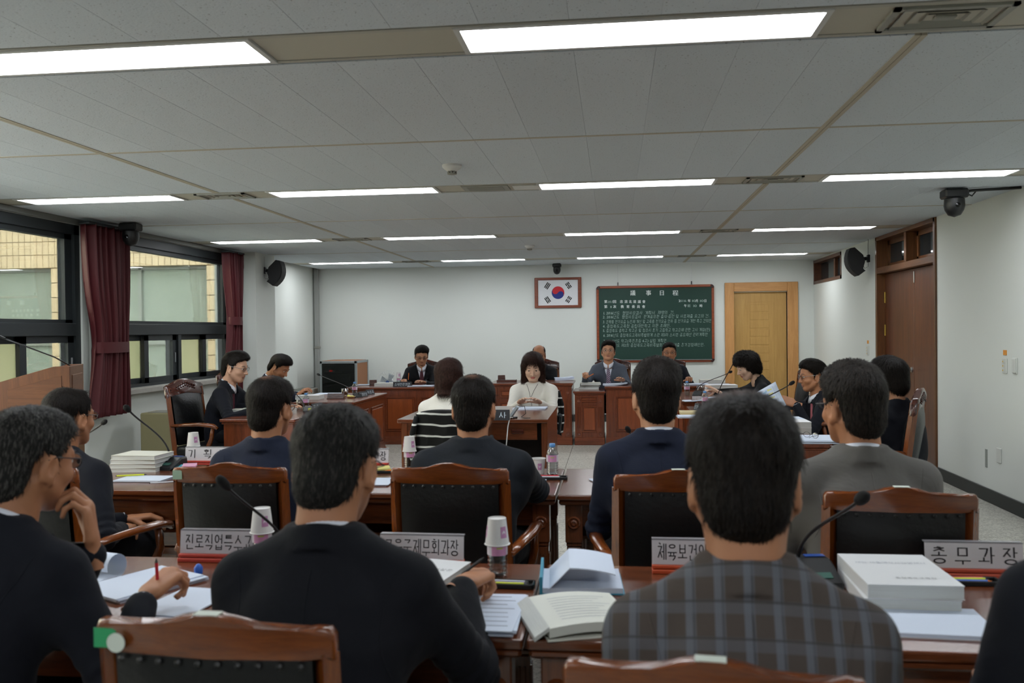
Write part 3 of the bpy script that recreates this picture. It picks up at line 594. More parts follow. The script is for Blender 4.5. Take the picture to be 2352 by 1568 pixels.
def chair_b():
    t = thing('executive_chair', '', 'chair', (0, 0, 0), 0, 'carved leather chairs'); yb = lambda z: -.25-.14*max(0, z-.45)
    poly = [(-.25, -.10), (-.25, .0), (-.22, .015), (-.15, .02), (-.09, .05), (-.04, .062), (.04, .062), (.09, .05), (.15, .02), (.22, .015), (.25, .0), (.25, -.10), (.19, -.075), (0, -.06), (-.19, -.075)]
    cr = MB().prism([(x, z+1.0) for x, z in poly], lambda x, z: (x, yb(z)-.022, z), lambda x, z: (x, yb(z)+.022, z), .008).build('crest_rail', WCD, t, 50)
    mb = MB()
    for i in range(-4, 5):
        for fs in (-1, 1):
            x = i*.03; z = 1.0+.03-abs(i)*.008; mb.lathe([(.001, .009), (.008, .008), (.013, 0)], 8, M=Matrix.Translation((x, yb(z)+fs*.022, z)) @ Matrix.Rotation(-fs*PI/2, 4, 'X'))
            mb.tube([(x-.012, yb(z)+fs*.023, z-.02), (x, yb(z)+fs*.028, z-.03), (x+.012, yb(z)+fs*.023, z-.018)], .005, 5)
    mb.build('carving', WCD, cr, 'all')
    for s in (-1, 1):
        MB().tube([(s*.225, -.27, 0), (s*.225, -.24, .2), (s*.225, yb(.42), .42), (s*.225, yb(.98), .98)], [.022, .025, .03, .026], 4).build('stile', WC['z'], t)
        MB().tube([(s*.225, .22, 0), (s*.225, .22, .2), (s*.225, .22, .42)], [.02, .024, .03], 4).build('leg', WC['z'], t)
        MB().tube([(s*.225, yb(.66), .655), (s*.262, -.1, .672), (s*.285, .06, .682), (s*.285, .20, .672), (s*.28, .24, .65)], [.024, .026, .028, .03, .018], 8, True, .65).build('armrest', WC['y'], t, 'all')
        MB().tube([(s*.28, .19, .66), (s*.276, .17, .56), (s*.25, .10, .45), (s*.24, .10, .40)], [.018, .02, .024, .022], 6).build('arm_support', WC['z'], t, 'all')
    mb = MB(); 
    for fs in (1, -1): mb.sheet([[(x, yb(z)+fs*(.015+.04*(1-(x/.21)**4)*(1-((z-.7)/.24)**4)), z) for x in np.linspace(-.2, .2, 10)] for z in np.linspace(.48, .945, 9)])
    mb.build('back_pad', M_leather, t, 'all'); mb = MB(); mb.box((0, 0, .43), (.47, .5, .10), .04, None, 3); mb.build('seat', M_leather, t, 'all'); MB().box((0, 0, .37), (.48, .5, .05), .005).build('seat_frame', WC['x'], t)
    return t
_A = chair_a(); _B = chair_b(); _used = {'a': False, 'b': False}
def chair(kind, x, y, rz, label):
    pr = _A if kind == 'a' else _B; o = pr if not _used[kind] else dup(pr); _used[kind] = True
    o.location = (x, y, 0); o.rotation_euler = (0, 0, rz); o['label'] = label; return o
def chair_px(px, py, Yr, rz, label):      # from the middle of the top rail seen at depth Yr
    p = at_y(px, py, Yr); c = Vector((0, .285, 0)); c.rotate(Matrix.Rotation(rz, 3, 'Z')); return chair('a', p.x+c.x, p.y+c.y, rz, label)
C_F1 = chair_px(497, 1455, 1.47, -.04, 'wooden armchair in front with a green and white sticker on its rail')
C_F2 = chair_px(1632, 1525, 1.33, -.10, 'wooden armchair in front behind the plaid jacket man')
C_1 = chair_px(529, 1088, 3.17, .02, 'wooden armchair with a pale sticker, behind the balding man in navy')
C_2 = chair_px(1033, 1086, 3.19, -.02, 'wooden armchair behind the man in dark charcoal suit, second row')
C_3 = chair_px(1556, 1096, 3.08, .05, 'wooden armchair behind the plaid jacket man, second row')
C_4 = chair_px(2065, 1120, 2.78, -.06, 'wooden armchair behind the man in the grey suit')
C_0 = chair_px(66, 1082, 3.15, -.12, 'wooden armchair behind the bespectacled man at the far left, second row')
M_stk = mat('sticker_white', 'cfd8cc', .5); M_stg = mat('sticker_green', '2f9a62', .5)
yb_ = lambda z: -.235-.10*max(0, z-.42)
def sticker(ch, x, z, w, h, col, name='sticker'):
    yy = yb_(z)-.0175-.02*(1-(x/.22)**2); o = MB().box((x, yy, z), (w, .002, h)).build(name, col, ch); return o
sticker(C_F1, -.198, .933, .042, .034, M_stg); MB().lathe([(.001, .002), (.017, .002), (.017, 0)], 20, M=Matrix.Translation((-.172, yb_(.928)-.029, .928)) @ Matrix.Rotation(PI/2, 4, 'X')).build('round_sticker', M_stk, C_F1)
sticker(C_1, -.196, .938, .036, .034, mat('sticker_pale', 'a8c4ae', .5))
for c in (C_F1, C_F2, C_3, C_4): MB().box((-.0, yb_(.985)-.022, .9855), (.045, .022, .002)).build('name_sticker', M_stk, c)
# ---- carved leather chairs of the committee
def chair_b_at(px, py, y, rz, label): p = at_y(px, py, y); return chair('b', p.x, p.y, rz, label)
# ---- PA rack, radiator, lectern, fan, heater
def cab():
    p = at_y(776, 900, 13.2); x0, x1 = at_y(734, 830, 13.2).x, at_y(819, 830, 13.2).x; y0, y1 = 13.2, 13.85; h = at_y(776, 829, 13.2).z
    t = thing('equipment_rack', 'grey steel sound equipment rack with dark glass door and red lights', 'rack', (x0, y0, 0)); w = x1-x0; d = y1-y0
    m1 = mat('rack_frame', '9aa0a0', .4, metal=.3); mw = mat('rack_side_wood', '9a6238', .5)
    mb = MB()
    for x in (0, w-.035):
        for y in (0, d-.035): mb.b2(x, x+.035, y, y+.035, 0, h, .004)
    mb.b2(0, w, 0, .035, h-.04, h, .004); mb.b2(0, w, d-.035, d, h-.04, h, .004); mb.b2(0, w, 0, .035, 0, .05); mb.b2(0, .035, 0, d, h-.035, h); mb.b2(w-.035, w, 0, d, h-.035, h); mb.build('frame', m1, t)
    MB().b2(w-.03, w-.008, .035, d-.035, .05, h-.035).build('side_panel', mw, t); MB().b2(.008, .03, .035, d-.035, .05, h-.035).build('side_panel', mw, t); MB().b2(.03, w-.03, .03, d-.03, h-.012, h+.004).build('top_panel', mw, t)
    MB().b2(.035, w-.035, d-.04, d-.03, .05, h-.04).build('back_panel', M_black, t)
    dk = mat('rack_unit', '151a19', .4)
    for k, (z0, z1) in enumerate(((h-.18, h-.08), (h-.32, h-.20), (h-.46, h-.34), (h-.62, h-.48), (.06, .36))): MB().b2(.045, w-.045, .06, .5, z0, z1, .004).build('rack_unit', dk, t)
    MB().b2(.08, .22, .052, .06, h-.17, h-.135).build('display_bezel', mat('rack_bezel', '6a706e', .4), t); MB().b2(.135, .185, .050, .053, h-.165, h-.14).build('display', mat('red_display', '300000', .4, emit='ff2218', es=1.2), t)
    MB().lathe([(.001, 0), (.012, 0), (.012, .004)], 12, M=Matrix.Translation((w-.09, .054, h-.42)) @ Matrix.Rotation(PI/2, 4, 'X')).build('indicator_lamp', mat('red_lamp', '400000', .4, emit='ff1810', es=3), t)
    mb = MB()
    for i in range(12): mb.b2(.10+i*.033, .115+i*.033, .055, .06, h-.56, h-.545)
    mb.build('button_row', mat('rack_button', '4c5652', .4), t); MB().b2(.25, .33, .054, .06, h-.60, h-.59).build('meter', mat('green_meter', '082008', .4, emit='2aff50', es=.25), t)
    MB().b2(.037, w-.037, .0, .004, .05, h-.042).build('glass_door', glass_mat('rack_glass', (.30, .36, .34, 1)), t)
    MB().lathe([(.008, 0), (.008, .02), (.014, .03), (.001, .036)], 10, M=Matrix.Translation((.06, 0, h-.62)) @ Matrix.Rotation(PI/2, 4, 'X')).build('door_knob', M_steel, t)
cab()
t = thing('radiator_cabinet', 'low grey radiator cabinet along the wall beside the rack', 'radiator', (-4.88, 11.55, 0)); mrad = mat('radiator_paint', 'b4b6ae', .5)
MB().b2(0, .24, 0, 1.9, .06, .60, .01).build('casing', mrad, t); MB().b2(.24, .245, .1, 1.8, .1, .42).build('front_grille', M_vent, t)
for k in range(3): MB().b2(.03, .21, .08+.6*k, .6+.6*k, .60, .606).build('top_grille', mat('grille_dark', '6d7068', .5), t)
p = at_z(346, 1035, .30); t = thing('heater_cabinet', 'beige floor-standing cabinet below the window by the wall', 'cabinet', (-4.60, 8.12, 0)); mbe = mat('heater_beige', '9c9570', .55)
MB().b2(0, .55, 0, .32, .03, .70, .012).build('casing', mbe, t); MB().b2(.0, .55, .02, .3, 0, .03).build('foot', M_black, t); MB().b2(.06, .49, .04, .28, .70, .704).build('top_grille', M_vent, t); MB().b2(.03, .52, -.004, 0, .08, .62, .003).build('front_panel', mbe, t)
# lectern (turned)
p = at_y(160, 841, 5.6); t = thing('lectern', 'brown wooden lectern with sloping rimmed top standing before the window', 'lectern', (p.x, p.y, 0), .40); ml = {a: wood('lectern_wood_'+a, '4a2a17', '6e4526', a, .8, .4, .2) for a in 'xyz'}; mlo = wood('lectern_top_wood', '9a5a28', 'b97a40', 'x', .7, .4, .2)
lw_, ld, hz = .44, .50, p.z; lo_ = hz-.10
for y0 in (0, ld-.025): MB().prism([(-lw_, 0), (0, 0), (0, hz), (-.10, hz), (-lw_, lo_)], lambda x, z: (x, y0, z), lambda x, z: (x, y0+.025, z), .003).build('side_board', ml['z'], t)
MB().b2(-.025, 0, .025, ld-.025, 0, hz, .003).build('front_board', ml['z'], t); MB().b2(-lw_, -lw_+.02, .025, ld-.025, 0, lo_-.02, .003).build('back_board', ml['z'], t)
mb = MB(); mb.sheet([[(-lw_+.02, .026, lo_-.05), (-.026, .026, hz-.06)], [(-lw_+.02, ld-.026, lo_-.05), (-.026, ld-.026, hz-.06)]], .02); mb.build('reading_board', mlo, t); MB().b2(-lw_-.02, .02, -.02, ld+.02, 0, .06, .005).build('base', ml['x'], t)
MB().prism([(-lw_+.06, .2), (-.05, .2), (-.05, hz-.06), (-lw_+.06, lo_-.05)], lambda x, z: (x, -.005, z), lambda x, z: (x, .001, z), .003).build('inset_panel', ml['x'], t); MB().b2(-.001, .005, .07, ld-.07, .2, hz-.06, .003).build('inset_panel', ml['y'], t)
# ------------------------------------------------------------------ implicit-surface modelling of people
def smin(a, b, k):
    h = np.clip(.5+.5*(b-a)/k, 0, 1); return b*(1-h)+a*h-k*h*(1-h)
class Field:
    def __init__(s, lo, hi, res):
        s.ax = [np.arange(l, h+res, res, dtype=np.float32) for l, h in zip(lo, hi)]
        s.D = np.full([len(a) for a in s.ax], .2, np.float32)
    def win(s, lo, hi):
        sl = []
        for a, l, h in zip(s.ax, lo, hi):
            i, j = np.searchsorted(a, l), np.searchsorted(a, h); sl.append(slice(max(0, i-1), min(len(a), j+1)))
        sl = tuple(sl); X = s.ax[0][sl[0]][:, None, None]; Y = s.ax[1][sl[1]][None, :, None]; Z = s.ax[2][sl[2]][None, None, :]
        return sl, X, Y, Z
    def op(s, fn, lo, hi, k=.01, mode='u'):
        m = max(k*1.5, .03); sl, X, Y, Z = s.win([v-m for v in lo], [v+m for v in hi])
        if min(sl_.stop-sl_.start for sl_ in sl) <= 0: return
        d = fn(X, Y, Z); A = s.D[sl]
        s.D[sl] = smin(A, d, k) if mode == 'u' else (-smin(-A, d, k) if mode == 's' else -smin(-A, -d, k))
    def cone(s, a, b, r0, r1, k=.01, mode='u', fl=None):
        """round cone; fl=(axis vector, factor) flattens the section along an axis"""
        a = np.array(a, np.float32); b = np.array(b, np.float32); ba = b-a; l2 = float(ba@ba)+1e-9; R = max(r0, r1)*1.15
        def fn(X, Y, Z):
            px, py, pz = X-a[0], Y-a[1], Z-a[2]; h = np.clip((px*ba[0]+py*ba[1]+pz*ba[2])/l2, 0, 1)
            qx, qy, qz = px-ba[0]*h, py-ba[1]*h, pz-ba[2]*h
            if fl is not None:
                n = np.array(fl[0], np.float32); n = n/np.linalg.norm(n); d = (qx*n[0]+qy*n[1]+qz*n[2])*(1/fl[1]-1); qx, qy, qz = qx+d*n[0], qy+d*n[1], qz+d*n[2]
            return np.sqrt(qx*qx+qy*qy+qz*qz)-(r0+(r1-r0)*h)
        s.op(fn, np.minimum(a, b)-R, np.maximum(a, b)+R, k, mode)
    def ell(s, c, r, k=.01, mode='u', rot=None):
        c = np.array(c, np.float32); r = np.array(r, np.float32); R = float(max(r)) if rot is not None else r
        Rm = np.array(rot, np.float32).T if rot is not None else None
        def fn(X, Y, Z):
            p = [X-c[0], Y-c[1], Z-c[2]]
            if Rm is not None: p = [Rm[i, 0]*p[0]+Rm[i, 1]*p[1]+Rm[i, 2]*p[2] for i in range(3)]
            k0 = np.sqrt((p[0]/r[0])**2+(p[1]/r[1])**2+(p[2]/r[2])**2); k1 = np.sqrt((p[0]/r[0]**2)**2+(p[1]/r[1]**2)**2+(p[2]/r[2]**2)**2)+1e-6
            return k0*(k0-1)/k1
        s.op(fn, c-R, c+R, k, mode)
    def nets(s):
        D = s.D; S = D < 0; sh = D.shape
        cnt = np.zeros([n-1 for n in sh], np.int8)
        C = [(i, j, k) for i in (0, 1) for j in (0, 1) for k in (0, 1)]
        for i, j, k in C: cnt += S[i:sh[0]-1+i, j:sh[1]-1+j, k:sh[2]-1+k]
        act = (cnt > 0) & (cnt < 8); idx = np.argwhere(act); nv = len(idx)
        acc = np.zeros((nv, 3)); num = np.zeros(nv)
        P = [s.ax[q] for q in range(3)]
        for a in C:
            for q in range(3):
                if a[q]: continue
                b = list(a); b[q] = 1
                ia = idx+np.array(a); ib = idx+np.array(b)
                da = D[ia[:, 0], ia[:, 1], ia[:, 2]]; db = D[ib[:, 0], ib[:, 1], ib[:, 2]]
                m = (da < 0) != (db < 0); t = np.where(m, da/np.where(m, da-db, 1), 0)
                pos = np.stack([P[w][ia[:, w]] for w in range(3)], -1); pos[:, q] += t*(P[q][ib[:, q]]-P[q][ia[:, q]])
                acc[m] += pos[m]; num[m] += 1
        V = acc/num[:, None]; vid = -np.ones(act.shape, np.int64); vid[act] = np.arange(nv); F = []
        for q in range(3):
            u, v = (q+1) % 3, (q+2) % 3
            lo = [slice(None)]*3; hi = [slice(None)]*3; lo[q] = slice(0, -1); hi[q] = slice(1, None)
            A, B = S[tuple(lo)], S[tuple(hi)]; e = np.argwhere(A != B)
            e = e[(e[:, u] > 0) & (e[:, v] > 0) & (e[:, u] < sh[u]-1) & (e[:, v] < sh[v]-1)]
            fl = A[e[:, 0], e[:, 1], e[:, 2]]
            def g(du, dv):
                w = e.copy(); w[:, u] -= du; w[:, v] -= dv; return vid[w[:, 0], w[:, 1], w[:, 2]]
            Q = np.stack([g(1, 1), g(0, 1), g(0, 0), g(1, 0)], -1); Q[~fl] = Q[~fl][:, ::-1]; F.append(Q)
        return V, np.concatenate(F)
def np_mesh(name, V, F, mats, smooth=True, mi=None):
    me = bpy.data.meshes.new(name); nv, nf = len(V), len(F)
    me.vertices.add(nv); me.vertices.foreach_set('co', np.asarray(V, np.float32).ravel())
    k = F.shape[1]; me.loops.add(nf*k); me.loops.foreach_set('vertex_index', F.astype(np.int32).ravel())
    me.polygons.add(nf); me.polygons.foreach_set('loop_start', np.arange(0, nf*k, k, dtype=np.int32))
    if mi is not None: me.polygons.foreach_set('material_index', np.asarray(mi, np.int32))
    me.polygons.foreach_set('use_smooth', np.full(nf, smooth)); me.update(calc_edges=True); me.validate()
    for m in (mats if isinstance(mats, (list, tuple)) else [mats]): me.materials.append(m)
    return me
def xf(V, M): M = np.array(M); return V@M[:3, :3].T+M[:3, 3]
def cat_meshes(parts):
    V, F, MI, o = [], [], [], 0
    for v, f, m in parts: V.append(v); F.append(f+o); MI.append(np.broadcast_to(m, len(f))); o += len(v)
    return np.concatenate(V), np.concatenate(F), np.concatenate(MI)
RNG = np.random.default_rng(7)
def wobble(V, seed, f, n=6):
    r = np.random.default_rng(seed); d = r.normal(size=(n, 3)); d /= np.linalg.norm(d, axis=1)[:, None]; ph = r.uniform(0, 6.28, n); fr = f*r.uniform(.6, 1.6, n)
    return sum(np.sin((V@d[i])*fr[i]+ph[i]) for i in range(n))/n
# ---- canonical head: faces +Y, chin z=-.09, top z=.147
HEADS = {}
def head_mesh(kind):
    if kind in HEADS: return HEADS[kind]
    w = .95 if kind == 'f' else 1.0; f = Field((-.105, -.13, -.17), (.105, .135, .165), .0041)
    f.ell((0, -.014, .06), (.077*w, .098, .086), .01); f.ell((0, .026, 0), (.065*w, .068, .092), .03)
    f.ell((0, .062, -.072), (.025*w, .02, .018), .025)
    for s in (-1, 1):
        f.cone((s*.056*w, .004, -.03), (s*.024*w, .058, -.07), .018, .015, .025); f.ell((s*.040*w, .058, -.004), (.024, .024, .02), .02)
        f.ell((s*.032, .1, .030), (.017, .016, .013), .012, 's'); f.ell((s*.032, .073, .0235), (.0155, .0115, .0055), .004)
        f.ell((s*.032, .0805, .0372), (.0165, .0095, .0050), .004)
        f.cone((s*.012, .083, .046), (s*.045, .072, .048), .0085, .007, .012)
    f.cone((0, .083, .038), (0, .108, -.006), .0075, .0115, .012)
    for s in (-1, 1): f.ell((s*.0115, .0975, -.010), (.0085, .009, .007), .005)
    f.ell((0, .083, -.026), (.018, .012, .012), .012); f.ell((0, .0885, -.0345), (.021, .0085, .0055), .004); f.ell((0, .0865, -.0445), (.018, .0085, .006), .004)
    f.ell((0, .0975, -.0392), (.024, .008, .0012), .002, 's')
    for s in (-1, 1):
        rot = np.array(Matrix.Rotation(s*-.32, 3, 'Z') @ Matrix.Rotation(-.15, 3, 'X'))
        f.ell((s*.079*w, -.012, .008), (.0085, .021, .034), .006, 'u', rot); f.ell((s*.088*w, -.006, .012), (.007, .012, .022), .004, 's', rot); f.ell((s*.080*w, .004, .004), (.006, .007, .009), .004)
        f.ell((s*.077*w, -.002, -.022), (.008, .009, .011), .006)
    nr = .047 if kind == 'f' else .057
    f.cone((0, -.024, -.01), (0, -.03, -.105), nr, nr, .02)
    for s in (-1, 1): f.cone((s*.05*w, -.03, -.03), (s*.036, -.01, -.11), .014, .012, .02)
    V, F = f.nets(); c = V[F].mean(1)
    lip = ((c[:, 0]/.021)**2+((c[:, 2]+.0395)/.0115)**2 < 1) & (c[:, 1] > .084)
    HEADS[kind] = (V, F, lip.astype(np.int32)); return HEADS[kind]
# ---- hair
def poly_sdf(P, y, z):
    P = np.array(P, np.float32); n = len(P); d = None; sgn = np.ones(np.broadcast(y, z).shape, np.float32)
    for i in range(n):
        a, b = P[i], P[(i-1) % n]; e = b-a; wy, wz = y-a[0], z-a[1]
        t = np.clip((wy*e[0]+wz*e[1])/(e@e), 0, 1); q = (wy-e[0]*t)**2+(wz-e[1]*t)**2; d = q if d is None else np.minimum(d, q)
        c1 = z >= a[1]; c2 = z < b[1]; c3 = e[0]*wz > e[1]*wy
        fl = (c1 & c2 & c3) | (~c1 & ~c2 & ~c3); sgn = np.where(fl, -sgn, sgn)
    return sgn*np.sqrt(d)
SIDE_M = [(.085, .112), (.070, .094), (.050, .083), (.040, .060), (.027, .050), (.024, .012), (.009, .010), (.004, .040), (-.018, .046), (-.034, .022), (-.038, -.025), (-.052, -.066), (-.085, -.086), (-.2, -.086), (-.2, .3), (.2, .3), (.2, .15)]
SIDE_BOB = [(.088, .105), (.074, .092), (.060, .06), (.052, .02), (.046, -.05), (.05, -.10), (.02, -.125), (-.2, -.125), (-.2, .3), (.2, .3), (.2, .13)]
SIDE_SHORTF = [(.10, .078), (.082, .072), (.062, .06), (.045, .03), (.034, -.03), (.015, -.045), (-.03, -.065), (-.085, -.095), (-.2, -.095), (-.2, .3), (.2, .3), (.2, .09)]
HAIRS = {}
def hair(style):
    if style in HAIRS: return HAIRS[style]
    S = dict(side=SIDE_M, top=.0, vol=0., res=.0048, strands=3600, slen=.03, lift=.0036, bald=None, sweep=0., curl=0., wob=.0015, wide=.0011)
    S.update({
        'short': dict(), 'short_full': dict(top=.012, vol=.004, sweep=.5), 'short_side': dict(top=.008, vol=.003, sweep=-.6), 'crop': dict(vol=-.003, slen=.02),
        'thin_crown': dict(vol=.002),
        'thin_crown2': dict(top=.006, vol=.004),
        'receding': dict(side=[(.045, .16), (.035, .12), (.045, .085), (.040, .060), (.027, .05), (.024, .012), (.009, .01), (.004, .04), (-.018, .046), (-.034, .022), (-.038, -.025), (-.052, -.066), (-.085, -.086), (-.2, -.086), (-.2, .3), (.02, .3)], bald=[((0, .035, .16), (.045, .06, .04))]),
        'bald_top': dict(side=[(.02, .105), (.035, .085), (.036, .060), (.027, .05), (.024, .012), (.009, .01), (.004, .04), (-.018, .046), (-.034, .022), (-.038, -.025), (-.052, -.066), (-.085, -.086), (-.2, -.086), (-.2, .11), (-.06, .118)], vol=-.003, strands=1200),
        'bob': dict(side=SIDE_BOB, vol=.014, top=.006, slen=.06, curl=.6, wob=.006, lift=.007, wide=.0016),
        'bob_smooth': dict(side=SIDE_BOB, vol=.020, top=.010, slen=.06, wob=.0025, lift=.003, wide=.0014),
        'curly': dict(side=SIDE_SHORTF, vol=.016, top=.018, slen=.035, curl=1.2, wob=.007, lift=.009, wide=.0016),
        'short_f': dict(side=SIDE_SHORTF, vol=.010, top=.010, slen=.045, wob=.002, lift=.004, wide=.0014),
    }[style])
    v = S['vol']; t = S['top']; f = Field((-.13, -.16, -.19), (.13, .15, .20), S['res'])
    f.ell((0, -.016, .064), (.084+v, .105+v, .090+v*.6), .01); f.ell((0, -.05, -.012), (.064+v, .062+v, .08), .03)
    f.ell((0, .03, .10+t*.5), (.068+v*.6, .062, .048+t), .03)
    if t: f.ell((.02*np.sign(S['sweep']), .01, .105+t*.7), (.07, .08, .05+t*.5), .03)
    if 'bob' in style: 
        for s in (-1, 1): f.cone((s*.072, -.01, .04), (s*.078, .0, -.11), .034, .033, .03)
        f.cone((0, -.07, .02), (0, -.075, -.11), .055, .055, .04)
    if style == 'short_f' or style == 'curly':
        for s in (-1, 1): f.cone((s*.074, -.01, .04), (s*.070, -.01, -.025), .026, .02, .03)
        f.ell((0, .06, .095), (.062, .04, .035), .02)
    sl, X, Y, Z = f.win((-1, -1, -1), (1, 1, 1))
    yy = Y+.0*X+.22*np.maximum(np.abs(X)-.035, 0) if 'bob' not in style else Y-.0*X
    zz = Z-.35*np.maximum(np.abs(X)-.028, 0)*(Y < -.03) if 'bob' not in style else Z+0*X
    cut = poly_sdf(S['side'], yy+0*Z, zz+0*yy)
    cut = cut+.0035*np.sin(X*190+Z*60)*np.sin(X*83+1.3)+.002*np.sin(Y*240+Z*170)
    f.D = -smin(-f.D, -cut.astype(np.float32), .010)
    for c, r in (S['bald'] or []): f.ell(c, r, .018, 's')
    V, F = f.nets()
    crown = np.array([0.01, -.06, .15])
    n = np.zeros_like(V); fn = np.cross(V[F[:, 2]]-V[F[:, 0]], V[F[:, 3]]-V[F[:, 1]])
    for q in range(4): np.add.at(n, F[:, q], fn)
    n /= np.linalg.norm(n, axis=1)[:, None]+1e-9
    V = V+n*(wobble(V, 3, 160)*S['wob']+wobble(V, 5, 420)*S['wob']*.5)[:, None]
    # strands that follow the combing direction
    area = np.linalg.norm(fn, axis=1); r = np.random.default_rng(11)
    out = V[F].mean(1)@np.array([0, 0, 1.0])*0+1
    pick = r.choice(len(F), S['strands'], p=area/area.sum()); p0 = V[F[pick]].mean(1); nn = n[F[pick, 0]]
    skin = (p0[:, 0]/.080)**2+((p0[:, 1]+.014)/.101)**2+((p0[:, 2]-.062)/.090)**2
    ok = (nn*(p0-np.array([0, -.02, .04]))).sum(1) > .02*0
    p0, nn = p0[ok], nn[ok]
    nbald = 0
    for c, rr_ in (S['bald'] or []):      # sparse hairs combed over a thin crown
        if style == 'receding': continue
        k_ = 160; nbald = nbald+k_; q = np.array(c)+r.uniform(-1.1, 1.1, (k_, 3))*np.array([rr_[0], rr_[1], 0]); q[:, 2] = .062+.0885*np.sqrt(np.clip(1-(q[:, 0]/.079)**2-((q[:, 1]+.014)/.1)**2, .05, 1)); nq = (q-np.array([0, -.014, .062]))/np.array([.079, .1, .0885])**2; nq /= np.linalg.norm(nq, axis=1)[:, None]
        p0 = np.concatenate([p0, q]); nn = np.concatenate([nn, nq])
    fl = p0-crown; fl[:, 2] -= .03; front = (p0[:, 1] > -.02) & (p0[:, 2] > .08)
    if S['sweep']: fl[front] = fl[front]*.3+np.array([S['sweep']*.1, .05, 0])
    fl += r.normal(size=fl.shape)*.018
    if S['curl']: fl += r.normal(size=fl.shape)*.05*S['curl']
    fl -= nn*(fl*nn).sum(1)[:, None]; fl /= np.linalg.norm(fl, axis=1)[:, None]+1e-9
    ln = S['slen']*r.uniform(.5, 1.2, len(p0))[:, None]; lift = S['lift']*r.uniform(.2, 1.3, len(p0))[:, None]
    if S['side'] is SIDE_M: ln *= np.clip((p0[:, 2]+.095)/.07, .25, 1)[:, None]
    if nbald: ln[-nbald:] *= .6; lift[-nbald:] *= .3
    sd = np.cross(fl, nn)*S['wide']; a = p0-nn*.002; b = p0+fl*ln*.5+nn*lift*.8; c = p0+fl*ln+nn*(lift-.25*ln**2/.08)
    k = len(p0); SV = np.concatenate([a-sd, a+sd, b-sd*.8, b+sd*.8, c-sd*.1, c+sd*.1]); i = np.arange(k)
    SF = np.concatenate([np.stack([i, i+k, i+3*k, i+2*k], -1), np.stack([i+2*k, i+3*k, i+5*k, i+4*k], -1)])
    HAIRS[style] = cat_meshes([(V, F, 0), (SV, SF, 0)])[:2]; return HAIRS[style]
# ---- hands (right hand; palm down, fingers +Y, thumb towards -X)
HANDS = {}
def hand(pose, left=False):
    if pose not in HANDS:
        curl = {'flat': [(.12, .25, .15)]*4, 'relaxed': [(.45, .6, .4), (.5, .7, .4), (.55, .75, .45), (.6, .75, .45)],
                'write': [(.75, .75, .35), (.95, .95, .5), (1.15, 1.2, .7), (1.25, 1.3, .7)], 'hold': [(.45, .35, .2), (.55, .5, .25), (.75, .7, .4), (.85, .8, .5)],
                'fist': [(1.25, 1.5, .9)]*4, 'chin': [(.6, 1.1, .6), (.65, 1.15, .6), (.7, 1.2, .7), (.8, 1.2, .7)]}[pose]
        th = {'flat': (-.75, .62, -.15), 'relaxed': (-.6, .7, -.4), 'write': (-.35, .80, -.5), 'hold': (-.42, .72, -.58), 'fist': (-.3, .8, -.6), 'chin': (-.6, .75, -.3)}[pose]
        f = Field((-.085, -.06, -.10), (.06, .205, .045), .0042)
        f.cone((0, -.06, 0), (0, .01, 0), .026, .025, .01, 'u', ((0, 0, 1), .72))
        f.cone((-.018, .02, 0), (-.024, .088, .001), .021, .017, .012, 'u', ((0, 0, 1), .66)); f.cone((.0, .02, 0), (.0, .092, .002), .020, .017, .012, 'u', ((0, 0, 1), .68)); f.cone((.016, .02, 0), (.025, .08, 0), .02, .015, .012, 'u', ((0, 0, 1), .68))
        M0 = [(-.028, .092, .001), (-.0095, .098, .003), (.0095, .093, .002), (.027, .083, -.001)]; LN = [(.043, .026, .021), (.048, .030, .022), (.044, .028, .021), (.034, .021, .019)]; sp = [-.10, -.03, .05, .13]
        for m, l, c, s, rr in zip(M0, LN, curl, sp, (.0095, .0098, .0094, .0083)):
            p = np.array(m); a = 0
            for j in range(3):
                a += c[j]; d = np.array([math.sin(s)*math.cos(a), math.cos(s)*math.cos(a), -math.sin(a)]); q = p+d*l[j]
                f.cone(p, q, rr*(1-.1*j), rr*(.92-.1*j), .004); p = q
        p = np.array((-.026, .022, -.006)); d = np.array(th); d /= np.linalg.norm(d)
        q = p+d*.046; f.cone(p, q, .0155, .0125, .012); d2 = d+np.array((.25, .25, -.05)); d2 /= np.linalg.norm(d2); p2 = q+d2*.034; f.cone(q, p2, .0115, .0105, .005); d3 = d2+np.array((.25, .2, -.05)); d3 /= np.linalg.norm(d3); f.cone(p2, p2+d3*.027, .0105, .0082, .004)
        HANDS[pose] = f.nets()
    V, F = HANDS[pose]
    if left: V = V*np.array([-1, 1, 1]); F = F[:, ::-1]
    return V, F
def two_bone(S, Wt, l1, l2, hint):
    S, Wt = Vector(S), Vector(Wt); d = Wt-S; L = d.length
    if L > (l1+l2)*.995: Wt = S+d*((l1+l2)*.995/L); d = Wt-S; L = d.length
    u = d/L; a = (l1*l1-l2*l2+L*L)/(2*L); h = math.sqrt(max(l1*l1-a*a, 1e-6)); n = Vector(hint)-u*Vector(hint).dot(u); n.normalize()
    return S+u*a+n*h, Wt
